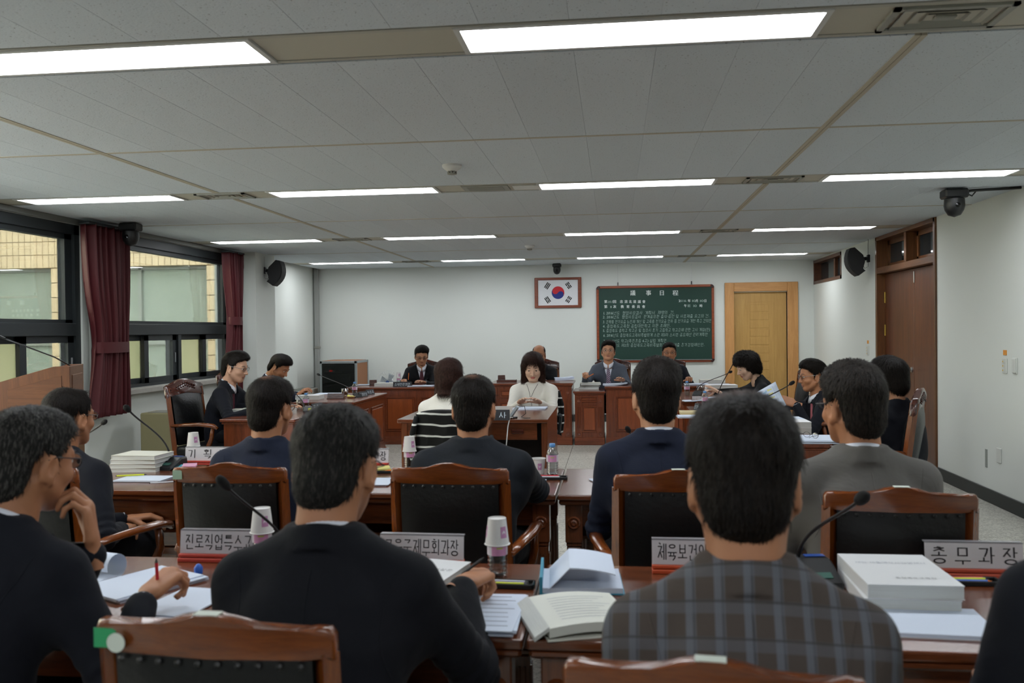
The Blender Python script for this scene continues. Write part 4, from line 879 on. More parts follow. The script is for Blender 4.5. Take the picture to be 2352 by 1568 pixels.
# ---- materials for people
def skin_mat(name, col):
    m, nt, b = newmat(name); L = nt.links.new
    geo = N(nt, 'ShaderNodeTexCoord'); n = N(nt, 'ShaderNodeTexNoise', i_Scale=18, i_Detail=4); L(geo.outputs['Object'], n.inputs['Vector'])
    mr = N(nt, 'ShaderNodeMapRange'); mr.inputs[3].default_value = .88; mr.inputs[4].default_value = 1.1; L(n.outputs[0], mr.inputs[0])
    mx = N(nt, 'ShaderNodeVectorMath', operation='SCALE'); mx.inputs[0].default_value = lin(col)[:3]; L(mr.outputs[0], mx.inputs['Scale']); L(mx.outputs[0], b.inputs['Base Color'])
    b.inputs['Roughness'].default_value = .5; b.inputs['Specular IOR Level'].default_value = .35
    return m
SKIN = {k: skin_mat('skin_'+k, c) for k, c in dict(light='c59a7f', mid='b98768', tan='a87454', pale='d0ab94').items()}
LIP = {k: mat('lip_'+k, c, .45) for k, c in dict(m='a06a58', f='a85a55').items()}
def hair_mat(name, col, col2=None, mixp=.5, patch=None):
    m, nt, b = newmat(name); L = nt.links.new
    tc = N(nt, 'ShaderNodeTexCoord'); mp = N(nt, 'ShaderNodeMapping'); mp.inputs['Scale'].default_value = (60, 60, 14); L(tc.outputs['Object'], mp.inputs[0])
    n = N(nt, 'ShaderNodeTexNoise', i_Scale=3.5, i_Detail=5); L(mp.outputs[0], n.inputs['Vector'])
    cr = N(nt, 'ShaderNodeValToRGB'); e = cr.color_ramp.elements; e[0].position = mixp-.12; e[1].position = mixp+.12; e[0].color = lin(col); e[1].color = lin(col2 or col); L(n.outputs[0], cr.inputs[0]); L(cr.outputs[0], b.inputs['Base Color'])
    if patch:      # thin hair over the crown lets the scalp colour through
        c, r0, pc = patch; d = N(nt, 'ShaderNodeVectorMath', operation='DISTANCE'); d.inputs[1].default_value = c; L(tc.outputs['Object'], d.inputs[0])
        ad = N(nt, 'ShaderNodeMath', operation='MULTIPLY_ADD'); ad.inputs[1].default_value = -.05; L(n.outputs[0], ad.inputs[0]); L(d.outputs['Value'], ad.inputs[2])
        mr = N(nt, 'ShaderNodeMapRange'); mr.inputs[1].default_value = r0-.025; mr.inputs[2].default_value = r0*.15-.025; mr.inputs[4].default_value = .85; L(ad.outputs[0], mr.inputs[0])
        q = N(nt, 'ShaderNodeMix', data_type='RGBA'); L(mr.outputs[0], q.inputs[0]); L(cr.outputs[0], q.inputs[6]); q.inputs[7].default_value = lin(pc); L(q.outputs[2], b.inputs['Base Color'])
    b.inputs['Roughness'].default_value = .55; b.inputs['Specular IOR Level'].default_value = .13
    bp = N(nt, 'ShaderNodeBump', i_Strength=.8, i_Distance=.004); L(n.outputs[0], bp.inputs['Height']); L(bp.outputs[0], b.inputs['Normal'])
    return m
HAIRM = dict(black=hair_mat('hair_black', '0e0b09', '1b1511'), softblack=hair_mat('hair_soft_black', '13110f', '2a241f'), brown=hair_mat('hair_brown', '22140f', '3b2620'), grey=hair_mat('hair_salt_pepper', '1f1e1d', '5a5854', .60), dgrey=hair_mat('hair_dark_grey', '1b1a19', '44413d', .62), crown=hair_mat('hair_thin_crown', '0e0b09', '1b1511', .5, ((.0, -.055, .150), .034, '6a4a38')), crown2=hair_mat('hair_thin_crown_b', '0e0b09', '1b1511', .5, ((-.012, -.02, .168), .05, '4a3024')))
def cloth(name, col, bump=.12, sc=900, vary=.08):
    """woven cloth: fine weave relief and soft creases"""
    if name in MATS: return MATS[name]
    m, nt, b = newmat(name); L = nt.links.new; tc = N(nt, 'ShaderNodeTexCoord'); c = lin(col)
    n = N(nt, 'ShaderNodeTexNoise', i_Scale=sc, i_Detail=2); L(tc.outputs['Object'], n.inputs['Vector'])
    mr = N(nt, 'ShaderNodeMapRange'); mr.inputs[3].default_value = 1-vary*2; mr.inputs[4].default_value = 1+vary*2; L(n.outputs[0], mr.inputs[0])
    mx = N(nt, 'ShaderNodeVectorMath', operation='SCALE'); mx.inputs[0].default_value = c[:3]; L(mr.outputs[0], mx.inputs['Scale']); L(mx.outputs[0], b.inputs['Base Color'])
    b.inputs['Roughness'].default_value = .85; b.inputs['Specular IOR Level'].default_value = .25; b.inputs['Sheen Weight'].default_value = .03; b.inputs['Sheen Roughness'].default_value = .4
    n2 = N(nt, 'ShaderNodeTexNoise', i_Scale=7, i_Detail=3, i_Distortion=1.2); L(tc.outputs['Object'], n2.inputs['Vector'])
    bp = N(nt, 'ShaderNodeBump', i_Strength=bump*4, i_Distance=.012); L(n2.outputs[0], bp.inputs['Height']); L(bp.outputs[0], b.inputs['Normal'])
    return m
def plaid():
    m = cloth('plaid_jacket', '6a6058', .12); nt = m.node_tree; L = nt.links.new; b = nt.nodes['Principled BSDF']
    tc = N(nt, 'ShaderNodeTexCoord'); sp = N(nt, 'ShaderNodeSeparateXYZ'); L(tc.outputs['Object'], sp.inputs[0])
    def stripes(sock, period, width, off):
        a = N(nt, 'ShaderNodeMath', operation='MULTIPLY_ADD'); a.inputs[1].default_value = 1/period; a.inputs[2].default_value = off; L(sock, a.inputs[0])
        fr = N(nt, 'ShaderNodeMath', operation='FRACT'); L(a.outputs[0], fr.inputs[0])
        lt = N(nt, 'ShaderNodeMath', operation='LESS_THAN'); lt.inputs[1].default_value = width; L(fr.outputs[0], lt.inputs[0]); return lt.outputs[0]
    zy = N(nt, 'ShaderNodeMath', operation='MULTIPLY_ADD'); zy.inputs[1].default_value = .45; L(sp.outputs[1], zy.inputs[0]); L(sp.outputs[2], zy.inputs[2])
    def mix(a, fac, col, w):
        q = N(nt, 'ShaderNodeMix', data_type='RGBA'); mm = N(nt, 'ShaderNodeMath', operation='MULTIPLY'); mm.inputs[1].default_value = w; L(fac, mm.inputs[0]); L(mm.outputs[0], q.inputs[0])
        if hasattr(a, 'links'): L(a, q.inputs[6])
        else: q.inputs[6].default_value = lin(a)
        q.inputs[7].default_value = lin(col); return q.outputs[2]
    c = mix('4c443f', stripes(sp.outputs[0], .047, .36, .3), '666b74', .75); c = mix(c, stripes(sp.outputs[0], .047, .08, .05), '332e2b', .6)
    c = mix(c, stripes(zy.outputs[0], .065, .38, .2), '666b74', .35); c = mix(c, stripes(zy.outputs[0], .065, .07, .9), '332e2b', .6)
    c = mix(c, stripes(sp.outputs[0], .004, .5, 0), '3f3832', .22); L(c, b.inputs['Base Color']); return m
def striped():
    m = cloth('striped_knit', '121212', .1); nt = m.node_tree; L = nt.links.new; b = nt.nodes['Principled BSDF']
    tc = N(nt, 'ShaderNodeTexCoord'); sp = N(nt, 'ShaderNodeSeparateXYZ'); L(tc.outputs['Object'], sp.inputs[0])
    n = N(nt, 'ShaderNodeTexNoise', i_Scale=6); L(tc.outputs['Object'], n.inputs['Vector'])
    a = N(nt, 'ShaderNodeMath', operation='MULTIPLY_ADD'); a.inputs[1].default_value = .03; L(n.outputs[0], a.inputs[0]); L(sp.outputs[2], a.inputs[2])
    d = N(nt, 'ShaderNodeMath', operation='MULTIPLY'); d.inputs[1].default_value = 1/.085; L(a.outputs[0], d.inputs[0]); fr = N(nt, 'ShaderNodeMath', operation='FRACT'); L(d.outputs[0], fr.inputs[0])
    lt = N(nt, 'ShaderNodeMath', operation='LESS_THAN'); lt.inputs[1].default_value = .17; L(fr.outputs[0], lt.inputs[0])
    q = N(nt, 'ShaderNodeMix', data_type='RGBA'); q.inputs[6].default_value = lin('101011'); q.inputs[7].default_value = lin('d8dad6'); L(lt.outputs[0], q.inputs[0]); L(q.outputs[2], b.inputs['Base Color']); return m
CL = dict(black=cloth('suit_black', '0f1013'), navy=cloth('suit_navy', '11182a'), dnavy=cloth('suit_dark_navy', '0d1019'), charcoal=cloth('suit_charcoal', '181c22'), grey=cloth('suit_grey', '5f5d5a'), bluegrey=cloth('suit_blue_grey', '4c525d'),
          white=cloth('blouse_white', 'dedbd2', .15), shirt=cloth('shirt_white', 'dfe3ec', .05), bshirt=cloth('shirt_light_blue', 'a9bcd8', .05), trouser=cloth('trouser_dark', '0d0e12'), pin=cloth('suit_pinstripe', '0d0f16'), plaid=plaid(), stripe=striped())
TIE = dict(maroon=mat('tie_maroon', '4a1a26', .45), pink=mat('tie_pink', 'c8747e', .5), slate=mat('tie_slate', '5a6a80', .45))
def striped_tie():
    m, nt, b = newmat('tie_purple_stripe'); L = nt.links.new; tc = N(nt, 'ShaderNodeTexCoord'); mp = N(nt, 'ShaderNodeMapping'); mp.inputs['Rotation'].default_value = (0, .7, 0); L(tc.outputs['Object'], mp.inputs[0])
    w = N(nt, 'ShaderNodeTexWave', i_Scale=16, bands_direction='Z'); L(mp.outputs[0], w.inputs['Vector']); cr = N(nt, 'ShaderNodeValToRGB'); e = cr.color_ramp.elements; e[0].position = .45; e[0].color = lin('4a3050'); e[1].position = .6; e[1].color = lin('a79aa8'); L(w.outputs[1], cr.inputs[0]); L(cr.outputs[0], b.inputs['Base Color']); b.inputs['Roughness'].default_value = .45; return m
TIE['stripe'] = striped_tie()
M_eye = None
def eye_mat():
    m, nt, b = newmat('eye'); L = nt.links.new; tc = N(nt, 'ShaderNodeTexCoord'); sp = N(nt, 'ShaderNodeSeparateXYZ'); L(tc.outputs['Object'], sp.inputs[0])
    cr = N(nt, 'ShaderNodeValToRGB'); cr.color_ramp.interpolation = 'CONSTANT'; e = cr.color_ramp.elements; e[0].color = lin('d6d0c8'); e[1].position = .78; e[1].color = lin('2a1a12')
    mr = N(nt, 'ShaderNodeMapRange'); mr.inputs[1].default_value = 0; mr.inputs[2].default_value = .012; L(sp.outputs[1], mr.inputs[0]); L(mr.outputs[0], cr.inputs[0]); L(cr.outputs[0], b.inputs['Base Color']); b.inputs['Roughness'].default_value = .15; return m
M_eye = eye_mat(); EYE_ME = MB().lathe([(.0001, -.012), (.006, -.0104), (.0104, -.006), (.012, 0), (.0104, .006), (.006, .0104), (.0001, .012)], 14, M=Matrix.Rotation(-PI/2, 4, 'X')).mesh('eye', M_eye, 'all')
M_brow = mat('brow_hair', '1c1613', .7); M_gl = mat('glasses_dark', '1a1a1c', .3, spec=.6); M_gls = mat('glasses_silver', '9a9a9c', .25, metal=.9)
M_lens = glass_mat('lens_glass', (.97, .97, .97, 1), .8)
BROW_ME = {s: MB().tube([(s*.014, .0905, .050), (s*.028, .0905, .0555), (s*.042, .084, .055), (s*.052, .074, .049)], [.0022, .0034, .003, .0012], 6, True, .6).mesh('eyebrow', M_brow, 'all') for s in (-1, 1)}
def glasses_meshes(m):
    mb = MB()
    for s in (-1, 1):
        ring = [(s*.033+.024*math.cos(a), .099-.10*abs(s*.033+.024*math.cos(a))**1.5*3, .030+.0175*math.sin(a)) for a in np.linspace(0, 2*PI, 17)]
        mb.tube(ring, .0014, 5, False); mb.tube([(s*.056, .092, .034), (s*.078, .075, .036), (s*.085, .0, .036), (s*.082, -.02, .028)], .0016, 5)
    mb.tube([(-.01, .1, .033), (0, .102, .036), (.01, .1, .033)], .0014, 5); fr = mb.mesh('glasses', m, 'all')
    mb = MB()
    for s in (-1, 1): mb.face([(s*.033+.0235*math.cos(a), .0985-.10*abs(s*.033+.0235*math.cos(a))**1.5*3, .030+.017*math.sin(a)) for a in np.linspace(0, 2*PI, 17)[:-1]])
    return fr, mb.mesh('lens', M_lens)
GL = {'dark': glasses_meshes(M_gl), 'silver': glasses_meshes(M_gls)}
LABELS = set()
def person(label, head, face, lean=.12, sway=0., hyaw=0., hpitch=0., hroll=0., suit='black', shirt='shirt', tie=None, hairs=('short', 'black'), skin='mid', glasses=None, female=False,
           hands=None, poses=('relaxed', 'relaxed'), palms=(None, None), hint=None, sw=1., res=.0105, collar='suit', hs=1.04, group=None, build=1., eyes=True, hdirs=(None, None), look=0., drop=.008, showcol=True):
    """head: world position of the middle of the head; face: heading of the body (0 = +Y, turns left);
    lean: how far the head is ahead of the pelvis; hands: world targets of the (left, right) wrists"""
    head = Vector(head); R3 = Matrix.Rotation(face, 3, 'Z'); off = R3 @ Vector((sway, lean, 0))
    root = thing('person', label, 'person', (head.x-off.x, head.y-off.y, 0), face, group)
    toL = (Matrix.Translation(root.location) @ Matrix.Rotation(face, 4, 'Z')).inverted()
    hc = Vector((sway, lean, head.z)); Rh = Matrix.Rotation(hyaw, 4, 'Z') @ Matrix.Rotation(-hpitch, 4, 'X') @ Matrix.Rotation(hroll, 4, 'Y')
    HM = Matrix.Translation(hc) @ Rh @ Matrix.Diagonal((hs*1.05, hs, hs, 1)) @ Matrix.Translation((0, 0, -.03))
    piv = HM @ Vector((0, -.025, -.04)); nb = Vector((sway*.8+(piv.x-sway)*.5, piv.y-.012-.22*max(0, lean-.1), piv.z-.078))
    tl = nb.z-.46; b = build
    # --- spine and limb frame
    def yc(t): return nb.y*t**1.15-.035*math.sin(PI*t)
    def xc(t): return nb.x*t
    sh = {s: Vector((nb.x*.9+s*.172*sw, nb.y-.010, nb.z-.098-drop)) for s in (-1, 1)}
    wr = {}; el = {}; ht = hint or ((-.5, -.25, -1), (.5, -.25, -1))
    for q, s in ((0, -1), (1, 1)):
        tgt = toL @ Vector(hands[q]) if hands and hands[q] is not None else Vector((s*.09, max(.30, lean+.22), .775))
        el[s], wr[s] = two_bone(sh[s], tgt, .295, .255, ht[q])
    hip = {s: Vector((s*.095, .03, .53)) for s in (-1, 1)}; kn = {s: Vector((s*.13, .45, .50)) for s in (-1, 1)}; an = {s: Vector((s*.13, .43, .09)) for s in (-1, 1)}
    T0, T1 = .43, nb.z+.005
    prof = [(0, .168, .112), (.22, .164, .112), (.45, .174, .116), (.66, .182, .118), (.80, .165, .100), (.91, .115, .078), (1.0, .068, .062)]
    if female: prof = [(t, rx*.9, ry*.92) for t, rx, ry in prof]
    tt = np.array([p[0] for p in prof]); RX = np.array([p[1] for p in prof])*b; RY = np.array([p[2] for p in prof])*b
    def torso(shrink):
        def fn(X, Y, Z):
            t = np.clip((Z-T0)/(T1-T0), 0, 1); rx = np.interp(t, tt, RX)-shrink; ry = np.interp(t, tt, RY)-shrink
            cy = nb.y*t**1.15-.035*np.sin(PI*t); cx = nb.x*t
            ux = np.abs(X-cx)/rx; uy = np.abs(Y-cy)/ry; k = (ux**2.3+uy**2.3)**(1/2.3)
            d = (k-1)*np.minimum(rx, ry); return np.maximum(d, np.maximum(T0-Z, Z-T1-.0)*.8)
        return fn
    allp = list(sh.values())+list(el.values())+list(wr.values())+[nb, Vector((0, 0, .43))]
    lo = [min(p[i] for p in allp)-.14 for i in range(3)]; hi = [max(p[i] for p in allp)+.14 for i in range(3)]
    lo[1] = min(lo[1], -.2); lo[0] = min(lo[0], -.24); hi[0] = max(hi[0], .24); lo[2] = .38; hi[2] = max(nb.z+.08, max(p.z for p in allp)+.08)
    tlo, thi = (-.24+min(0, nb.x), -.22, T0-.02), (.24+max(0, nb.x), max(.2, nb.y+.2), T1+.02)
    # --- jacket
    F = Field(lo, hi, res); fn_t = torso(0); F.op(lambda X, Y, Z: fn_t(X, Y, Z), tlo, thi, .02)
    pad = .010 if collar == 'suit' else -.004
    for s in (-1, 1):
        F.cone(Vector((nb.x+s*.045, nb.y-.014, nb.z-.026)), sh[s]+Vector((s*.004, 0, .012+pad)), .05, .044, .04)
        F.ell(sh[s]+Vector((-s*.022, .015, -.07)), (.075, .085, .10), .05)
        r0 = .064 if not female else .056
        F.cone(sh[s]+Vector((0, 0, -.004+pad*.4)), el[s], r0, .050*b, .04); d = (wr[s]-el[s]).normalized()
        F.cone(el[s], wr[s]-d*.018, .050*b, .037 if collar == 'suit' else .034, .02)
    if nb.y > .14: F.cone((nb.x*.7, nb.y-.075, nb.z-.09), (nb.x*.4, yc(.5)-.02, .46+tl*.5), .075, .10, .08)
    ax = (piv-nb).normalized(); base = nb-ax*.012; zq = Vector((0, 0, 1)).rotation_difference(ax).to_matrix().to_4x4(); CM = Matrix.Translation(base+Vector((0, .004, 0))) @ zq
    nr = .052 if female else .0625; CI = np.array(CM.inverted())
    if collar == 'suit':
        def cfall(X, Y, Z):
            x, y, z = (CI[i, 0]*X+CI[i, 1]*Y+CI[i, 2]*Z+CI[i, 3] for i in range(3)); y = y/1.06
            rr = np.sqrt(x*x+y*y); g = (np.abs(np.arctan2(x, -y))/PI)**2; zt_ = .026-.085*g; zb = -.030-.05*g
            rc = nr+.013+np.clip((.026-z), 0, .08)*(.14+.40*g); return np.maximum(np.maximum(rr-(rc+.0045), (nr+.004)-rr), np.maximum(z-zt_, zb-z))
        F.op(cfall, base-Vector((.16, .16, .10)), base+Vector((.16, .16, .07)), .009)
    if collar != 'suit': F.ell((nb.x, nb.y+.03, nb.z+.035), (.088, .092, .058), .012, 's')
    zt = nb.z+.03; front = nb.y
    if collar == 'suit':
        zv = nb.z-.30
        def vee(X, Y, Z):
            w = .085*np.clip((Z-zv)/(zt-zv), 0, 1.2)-.004; d = np.abs(X-nb.x*np.clip((Z-.46)/tl, 0, 1))-w
            cy = nb.y*np.clip((Z-T0)/(T1-T0), 0, 1)**1.15; return np.maximum(np.maximum(d, zv-Z), (cy+.02)-Y)
        F.op(vee, (-.12+nb.x, -.05, zv-.02), (.12+nb.x, max(.35, nb.y+.2), zt+.08), .008, 's')
    V, Q = F.nets(); s0 = hash(label) % 97
    fold = wobble(V*np.array([1, 1, .55]), s0, 38)*.0045+wobble(V*np.array([.6, 1, 1]), s0+5, 95)*.0016
    for s in (-1, 1):
        e_ = np.array(el[s]); dd = np.linalg.norm(V-e_, axis=1); u_ = np.array((el[s]-sh[s]).normalized()); fold = fold+np.exp(-(dd/.09)**2)*.005*np.sin(((V-e_)@u_)*150+(V[:, 0]*40))
    fz = np.clip((nb.z-.06-V[:, 2])/.12, 0, 1); n = np.zeros_like(V); fnn = np.cross(V[Q[:, 2]]-V[Q[:, 0]], V[Q[:, 3]]-V[Q[:, 1]])
    for q in range(4): np.add.at(n, Q[:, q], fnn)
    n /= np.linalg.norm(n, axis=1)[:, None]+1e-9; V = V+n*(fold*fz)[:, None]
    jname = 'jacket' if collar == 'suit' else 'blouse' if suit == 'white' else 'top'
    jk = link(jname, np_mesh(jname, V, Q, CL[suit]), root)
    bvh = BVHTree.FromPolygons([tuple(v) for v in V], [tuple(q) for q in Q])
    def seam(xs, zs, name):
        pts = []
        for x, z in zip(xs, zs):
            h = bvh.ray_cast(Vector((x, -.7, z)), Vector((0, 1, 0)))[0]
            if h is not None: pts.append(h+Vector((0, .0004, 0)))
        if len(pts) > 3: MB().tube(pts, .0016, 5, False).build(name, CL[suit], jk, 'all')
    if collar == 'suit':
        zs = np.linspace(nb.z-.055, .50, 26); seam([nb.x*(z-.46)/tl for z in zs], zs, 'back_seam')
        for s in (-1, 1):
            zs = np.linspace(sh[s].z+.055, sh[s].z-.15, 18); seam([sh[s].x-s*(.012+.022*math.sin(PI*min(1, max(0, (sh[s].z+.055-z)/.205)))) for z in zs], zs, 'sleeve_seam')
    # --- shirt (inner torso), cuffs, collars
    def band(r0, r1, z0, z1, drop, a0, th, n=36, fall=None):
        """collar band: angle 0 at the back, from -a0 to a0; lower at the front by drop"""
        mb = MB(); rows = []
        for i in range(n+1):
            a = -a0+2*a0*i/n; g = (abs(a)/PI)**2; dx, dy = math.sin(a), -math.cos(a); zz = -drop*g
            pr = [(r0-th, z0+zz), (r1-th, z1+zz), (r1, z1+.002+zz)] + ([(fall[0]+fall[2]*g, fall[1]+zz*1.3)] if fall else [(r0, z0+zz)])
            rows.append([CM @ Vector((dx*r*1.0, dy*r*1.06, z)) for r, z in pr])
        return mb, rows
    if collar == 'suit':
        Fs = Field(lo, hi, .014); fs = torso(.016); Fs.op(lambda X, Y, Z: np.maximum(fs(X, Y, Z), .5*(T0+.05-Z)), tlo, thi, .02)
        for s in (-1, 1): Fs.cone(Vector((nb.x+s*.04, nb.y-.01, nb.z-.022)), sh[s]+Vector((-s*.04, 0, -.005)), .042, .035, .03)
        Vs, Qs = Fs.nets(); parts = [(Vs, Qs, 0)]
        for s in (-1, 1):
            d = (wr[s]-el[s]).normalized(); mb = MB(); mb.tube([wr[s]-d*.05, wr[s]+d*.0, wr[s]+d*.002], [.031, .032, .027], 14, True); me = mb.mesh('c', None)
            vv = np.array([v.co for v in me.vertices]); ff = np.array([list(p.vertices) for p in me.polygons if len(p.vertices) == 4]); parts.append((vv, ff, 0)); bpy.data.meshes.remove(me)
        Vs, Qs, _ = cat_meshes(parts); st = link('shirt', np_mesh('shirt', Vs, Qs, CL[shirt]), root)
        mb, rows = band(nr+.012, nr+.003, -.016, .034 if showcol else .018, .050, PI*.965, .003, fall=(nr+.018, -.004, .004)); mb.rings(rows, True, True); mb.build('shirt_collar', CL[shirt], st, 'all')
        # --- lapels and tie laid on the chest
        def drape(poly, tree, up, name, m, par, nx=6, nz=10):
            P = []
            for (xa, xb, z) in poly:
                row = []
                for j in range(nx+1):
                    x = xa+(xb-xa)*j/nx; h = None
                    for tr in tree:
                        hh = tr.ray_cast(Vector((x, .8, z)), Vector((0, -1, 0)))[0]
                        if hh is not None and (h is None or hh.y > h): h = hh.y
                    row.append([x, h, z])
                P.append(row)
            ys = [p[1] for r in P for p in r if p[1] is not None]
            if not ys: return
            last = sum(ys)/len(ys)
            for r in P:
                for p in r:
                    if p[1] is None: p[1] = last
                    last = p[1]
            mb = MB(); top = [[Vector((p[0], p[1]+up, p[2])) for p in r] for r in P]; bot = [[Vector((p[0], p[1]-.006, p[2])) for p in r] for r in P]
            mb.sheet(top)
            ed = lambda G: G[0]+[r[-1] for r in G[1:]]+list(reversed(G[-1][:-1]))+[r[0] for r in reversed(G[1:-1])]
            e1, e2 = ed(top), ed(bot); mb.rings([e1+[e1[0]], e2+[e2[0]]], False, False); mb.build(name, m, par, 'all')
        tj = [bvh]; tS = [BVHTree.FromPolygons([tuple(v) for v in Vs], [tuple(q) for q in Qs]), bvh]
        def w(z): return .085*max(0, min(1.2, (z-zv)/(zt-zv)))
        for s in (-1, 1):
            rows = []
            for i in range(13):
                u = i/12; z = nb.z-.025-u*(nb.z-.025-zv+.01); xin = w(z)-.006; lw = .02+.052*math.sin(min(1, (1-u)*1.35)*PI*.62) if u > .18 else .052+.03*(u/.18)
                xo_ = nb.x*(z-.46)/tl; rows.append((xo_+s*xin, xo_+s*(xin+lw), z))
            drape(rows, tj, .005, 'lapel', CL[suit], jk, 4)
        if tie:
            k0 = nb.z-.012; rows = []
            for u, hw in ((0, .017), (.06, .02), (.13, .0125), (.2, .016), (.45, .026), (.75, .033), (1, .037)): z = k0-u*(k0-zv+.06); rows.append((nb.x*(z-.46)/tl-hw, nb.x*(z-.46)/tl+hw, z))
            drape(rows, tS, .009, 'tie', TIE[tie], root, 4)
    else:
        pass
    # --- body: one surface with head and hands
    Fb = Field([l+.02 for l in lo], hi, .016); fb = torso(.03); Fb.op(lambda X, Y, Z: fb(X, Y, Z), tlo, thi, .02)
    Fb.cone(nb-Vector((0, 0, .05)), piv, nr, nr-.004, .02)
    for s in (-1, 1):
        Fb.cone(Vector((nb.x, nb.y, nb.z-.05)), sh[s]-Vector((s*.03, 0, 0)), .04, .036, .03); Fb.cone(sh[s]-Vector((s*.02, 0, .01)), el[s], .036, .032, .02); Fb.cone(el[s], wr[s], .032, .024, .02)
    V1, F1 = Fb.nets(); hv, hf, hl = head_mesh('f' if female else 'm'); parts = [(V1, F1, 0), (xf(hv, HM), hf, hl)]
    for q, s in ((0, -1), (1, 1)):
        d = (hdirs[q] and toL.to_3x3() @ Vector(hdirs[q]) or (wr[s]-el[s])).normalized(); up = Vector(palms[q]) if palms[q] is not None else Vector((0, 0, 1)); up = toL.to_3x3() @ up
        z = (up-d*up.dot(d)).normalized(); x = d.cross(z); o = wr[s]+d*.012
        HMx = Matrix(((x.x, d.x, z.x, o.x), (x.y, d.y, z.y, o.y), (x.z, d.z, z.z, o.z), (0, 0, 0, 1)))
        v, f_ = hand(poses[q], s < 0); k = .93 if female else 1.02; parts.append((xf(v*k, HMx), f_, 0))
    Vb, Qb, mi = cat_meshes(parts); link('body', np_mesh('body', Vb, Qb, [SKIN[skin], LIP['f' if female else 'm']], True, mi), root)
    # --- hair, brows, eyes, glasses
    v, f_ = hair(hairs[0]); wsc = .96 if female else 1.0; hm = link('hair', np_mesh('hair', v*np.array([wsc, 1, 1]), f_, HAIRM[hairs[1]]), root); hm.matrix_local = HM
    if eyes:
        for s in (-1, 1):
            e = link('eyebrow', BROW_ME[s], root); e.matrix_local = HM
            e = link('eye', EYE_ME, root); e.matrix_local = HM @ Matrix.Translation((s*.032, .0768, .0295)) @ Matrix.Rotation(-look, 4, 'X')
    if glasses:
        g = link('glasses', GL[glasses][0], root); g.matrix_local = HM; l_ = link('lens', GL[glasses][1], g)
    # --- trousers and shoes
    Ft = Field((-.26, -.2, .05), (.26, .56, .60), .022)
    for s in (-1, 1):
        Ft.cone(hip[s]-Vector((s*.012, .0, 0)), kn[s], .080, .072, .05); Ft.cone(kn[s], an[s]+Vector((0, 0, .02)), .070, .055, .03)
    V2, F2 = Ft.nets(); link('trousers', np_mesh('trousers', V2, F2, CL['trouser']), root)
    for s in (-1, 1): o = link('shoe', SHOE, root); o.location = (an[s].x, an[s].y, 0)
    return root
def _shoe():
    f = Field((-.07, -.12, -.02), (.07, .22, .13), .009); f.cone((0, -.04, .05), (0, .15, .035), .045, .04, .03); f.cone((0, -.03, .06), (0, -.03, .11), .04, .038, .03)
    f.op(lambda X, Y, Z: .004-Z+0*X+0*Y, (-.1, -.1, -.1), (.1, .2, .06), .004, 'i'); V, F = f.nets(); return np_mesh('shoe', V, F, mat('shoe_leather', '0e0d0d', .3))
SHOE = _shoe()
# ------------------------------------------------------------------ the people
def hd(px, py, y): return at_y(px, py, y)
def tz(px, py, z=TZ): return at_z(px, py, z)
LFT, RGT, CAMW = -PI/2, PI/2, PI      # facing +X, facing -X, facing the camera
# back row, facing the camera
h1 = hd(968, 815, 11.95); P1 = person('man in black suit and dark red tie, writing behind the left wall desk', h1, CAMW+.12, lean=.16, hyaw=.18, hpitch=.42, suit='black', tie='maroon', hairs=('short_side', 'black'), glasses='dark', skin='mid', look=.3,
    hands=(h1+Vector((.12, -.36, -.36)), h1+Vector((-.17, -.38, -.35))), poses=('flat', 'write'))
h2 = hd(1238, 813, 12.1); P2 = person('balding man in black suit hidden behind the woman in white', h2, CAMW, lean=.10, hpitch=.15, suit='black', tie='maroon', hairs=('bald_top', 'black'), skin='tan', glasses='dark')
h3 = hd(1397, 805, 11.9); P3 = person('man in grey suit and striped tie holding a pencil before the chalkboard', h3, CAMW-.12, lean=.12, hyaw=.10, hpitch=-.05, suit='bluegrey', tie='stripe', hairs=('short_side', 'black'), glasses='silver', skin='mid',
    hands=(h3+Vector((.19, -.40, -.38)), h3+Vector((-.30, -.33, -.33))), poses=('flat', 'write'))
h4 = hd(1537, 808, 11.9); P4 = person('man in dark navy suit and light blue shirt before the chalkboard', h4, CAMW, lean=.10, hpitch=.06, suit='dnavy', shirt='bshirt', tie='slate', hairs=('short', 'black'), glasses='dark', skin='tan',
    hands=(h4+Vector((.24, -.36, -.36)), h4+Vector((-.12, -.36, -.38))), poses=('relaxed', 'relaxed'))
# stenographers
h5 = hd(1224, 842, sy1+.30); P5 = person('woman in white blouse with brown bob facing the camera', h5, CAMW, lean=.14, hpitch=.38, hyaw=.05, suit='white', collar='round', hairs=('bob', 'brown'), female=True, skin='pale', hs=1.08, sw=1.04, build=1.08, look=.3,
    hands=(Vector((h5.x+.10, h5.y-.36, .775)), Vector((h5.x-.10, h5.y-.36, .775))), poses=('flat', 'flat'))
h6 = hd(1031, 864, 6.95); P6 = person('woman in white blouse with brown bob seen from behind', h6, -.10, lean=.10, hpitch=.15, hyaw=-.1, suit='white', collar='round', hairs=('bob_smooth', 'brown'), female=True, skin='pale', hs=1.04, eyes=True)
# window-side desks, facing right
h7 = hd(541, 842, 7.75); P7 = person('man in dark suit with thin glasses at the nearer window-side desk', h7, LFT+.05, lean=.16, hpitch=.22, hyaw=-.08, suit='dnavy', tie='maroon', hairs=('short_side', 'black'), glasses='silver', skin='light', hs=1.1, sw=1.05, look=.3,
    hands=(Vector((h7.x+.40, h7.y+.12, .78)), Vector((h7.x+.30, h7.y-.22, .79))), poses=('flat', 'relaxed'), hint=((-.5, -.25, -1), (.8, -.4, -.8)))
h8 = hd(643, 842, 9.45); P8 = person('man in blue suit bowed over the farther window-side desk', h8, LFT, lean=.26, hpitch=.62, hyaw=-.1, suit='navy', hairs=('short_full', 'black'), skin='tan', hs=1.08, look=.3)
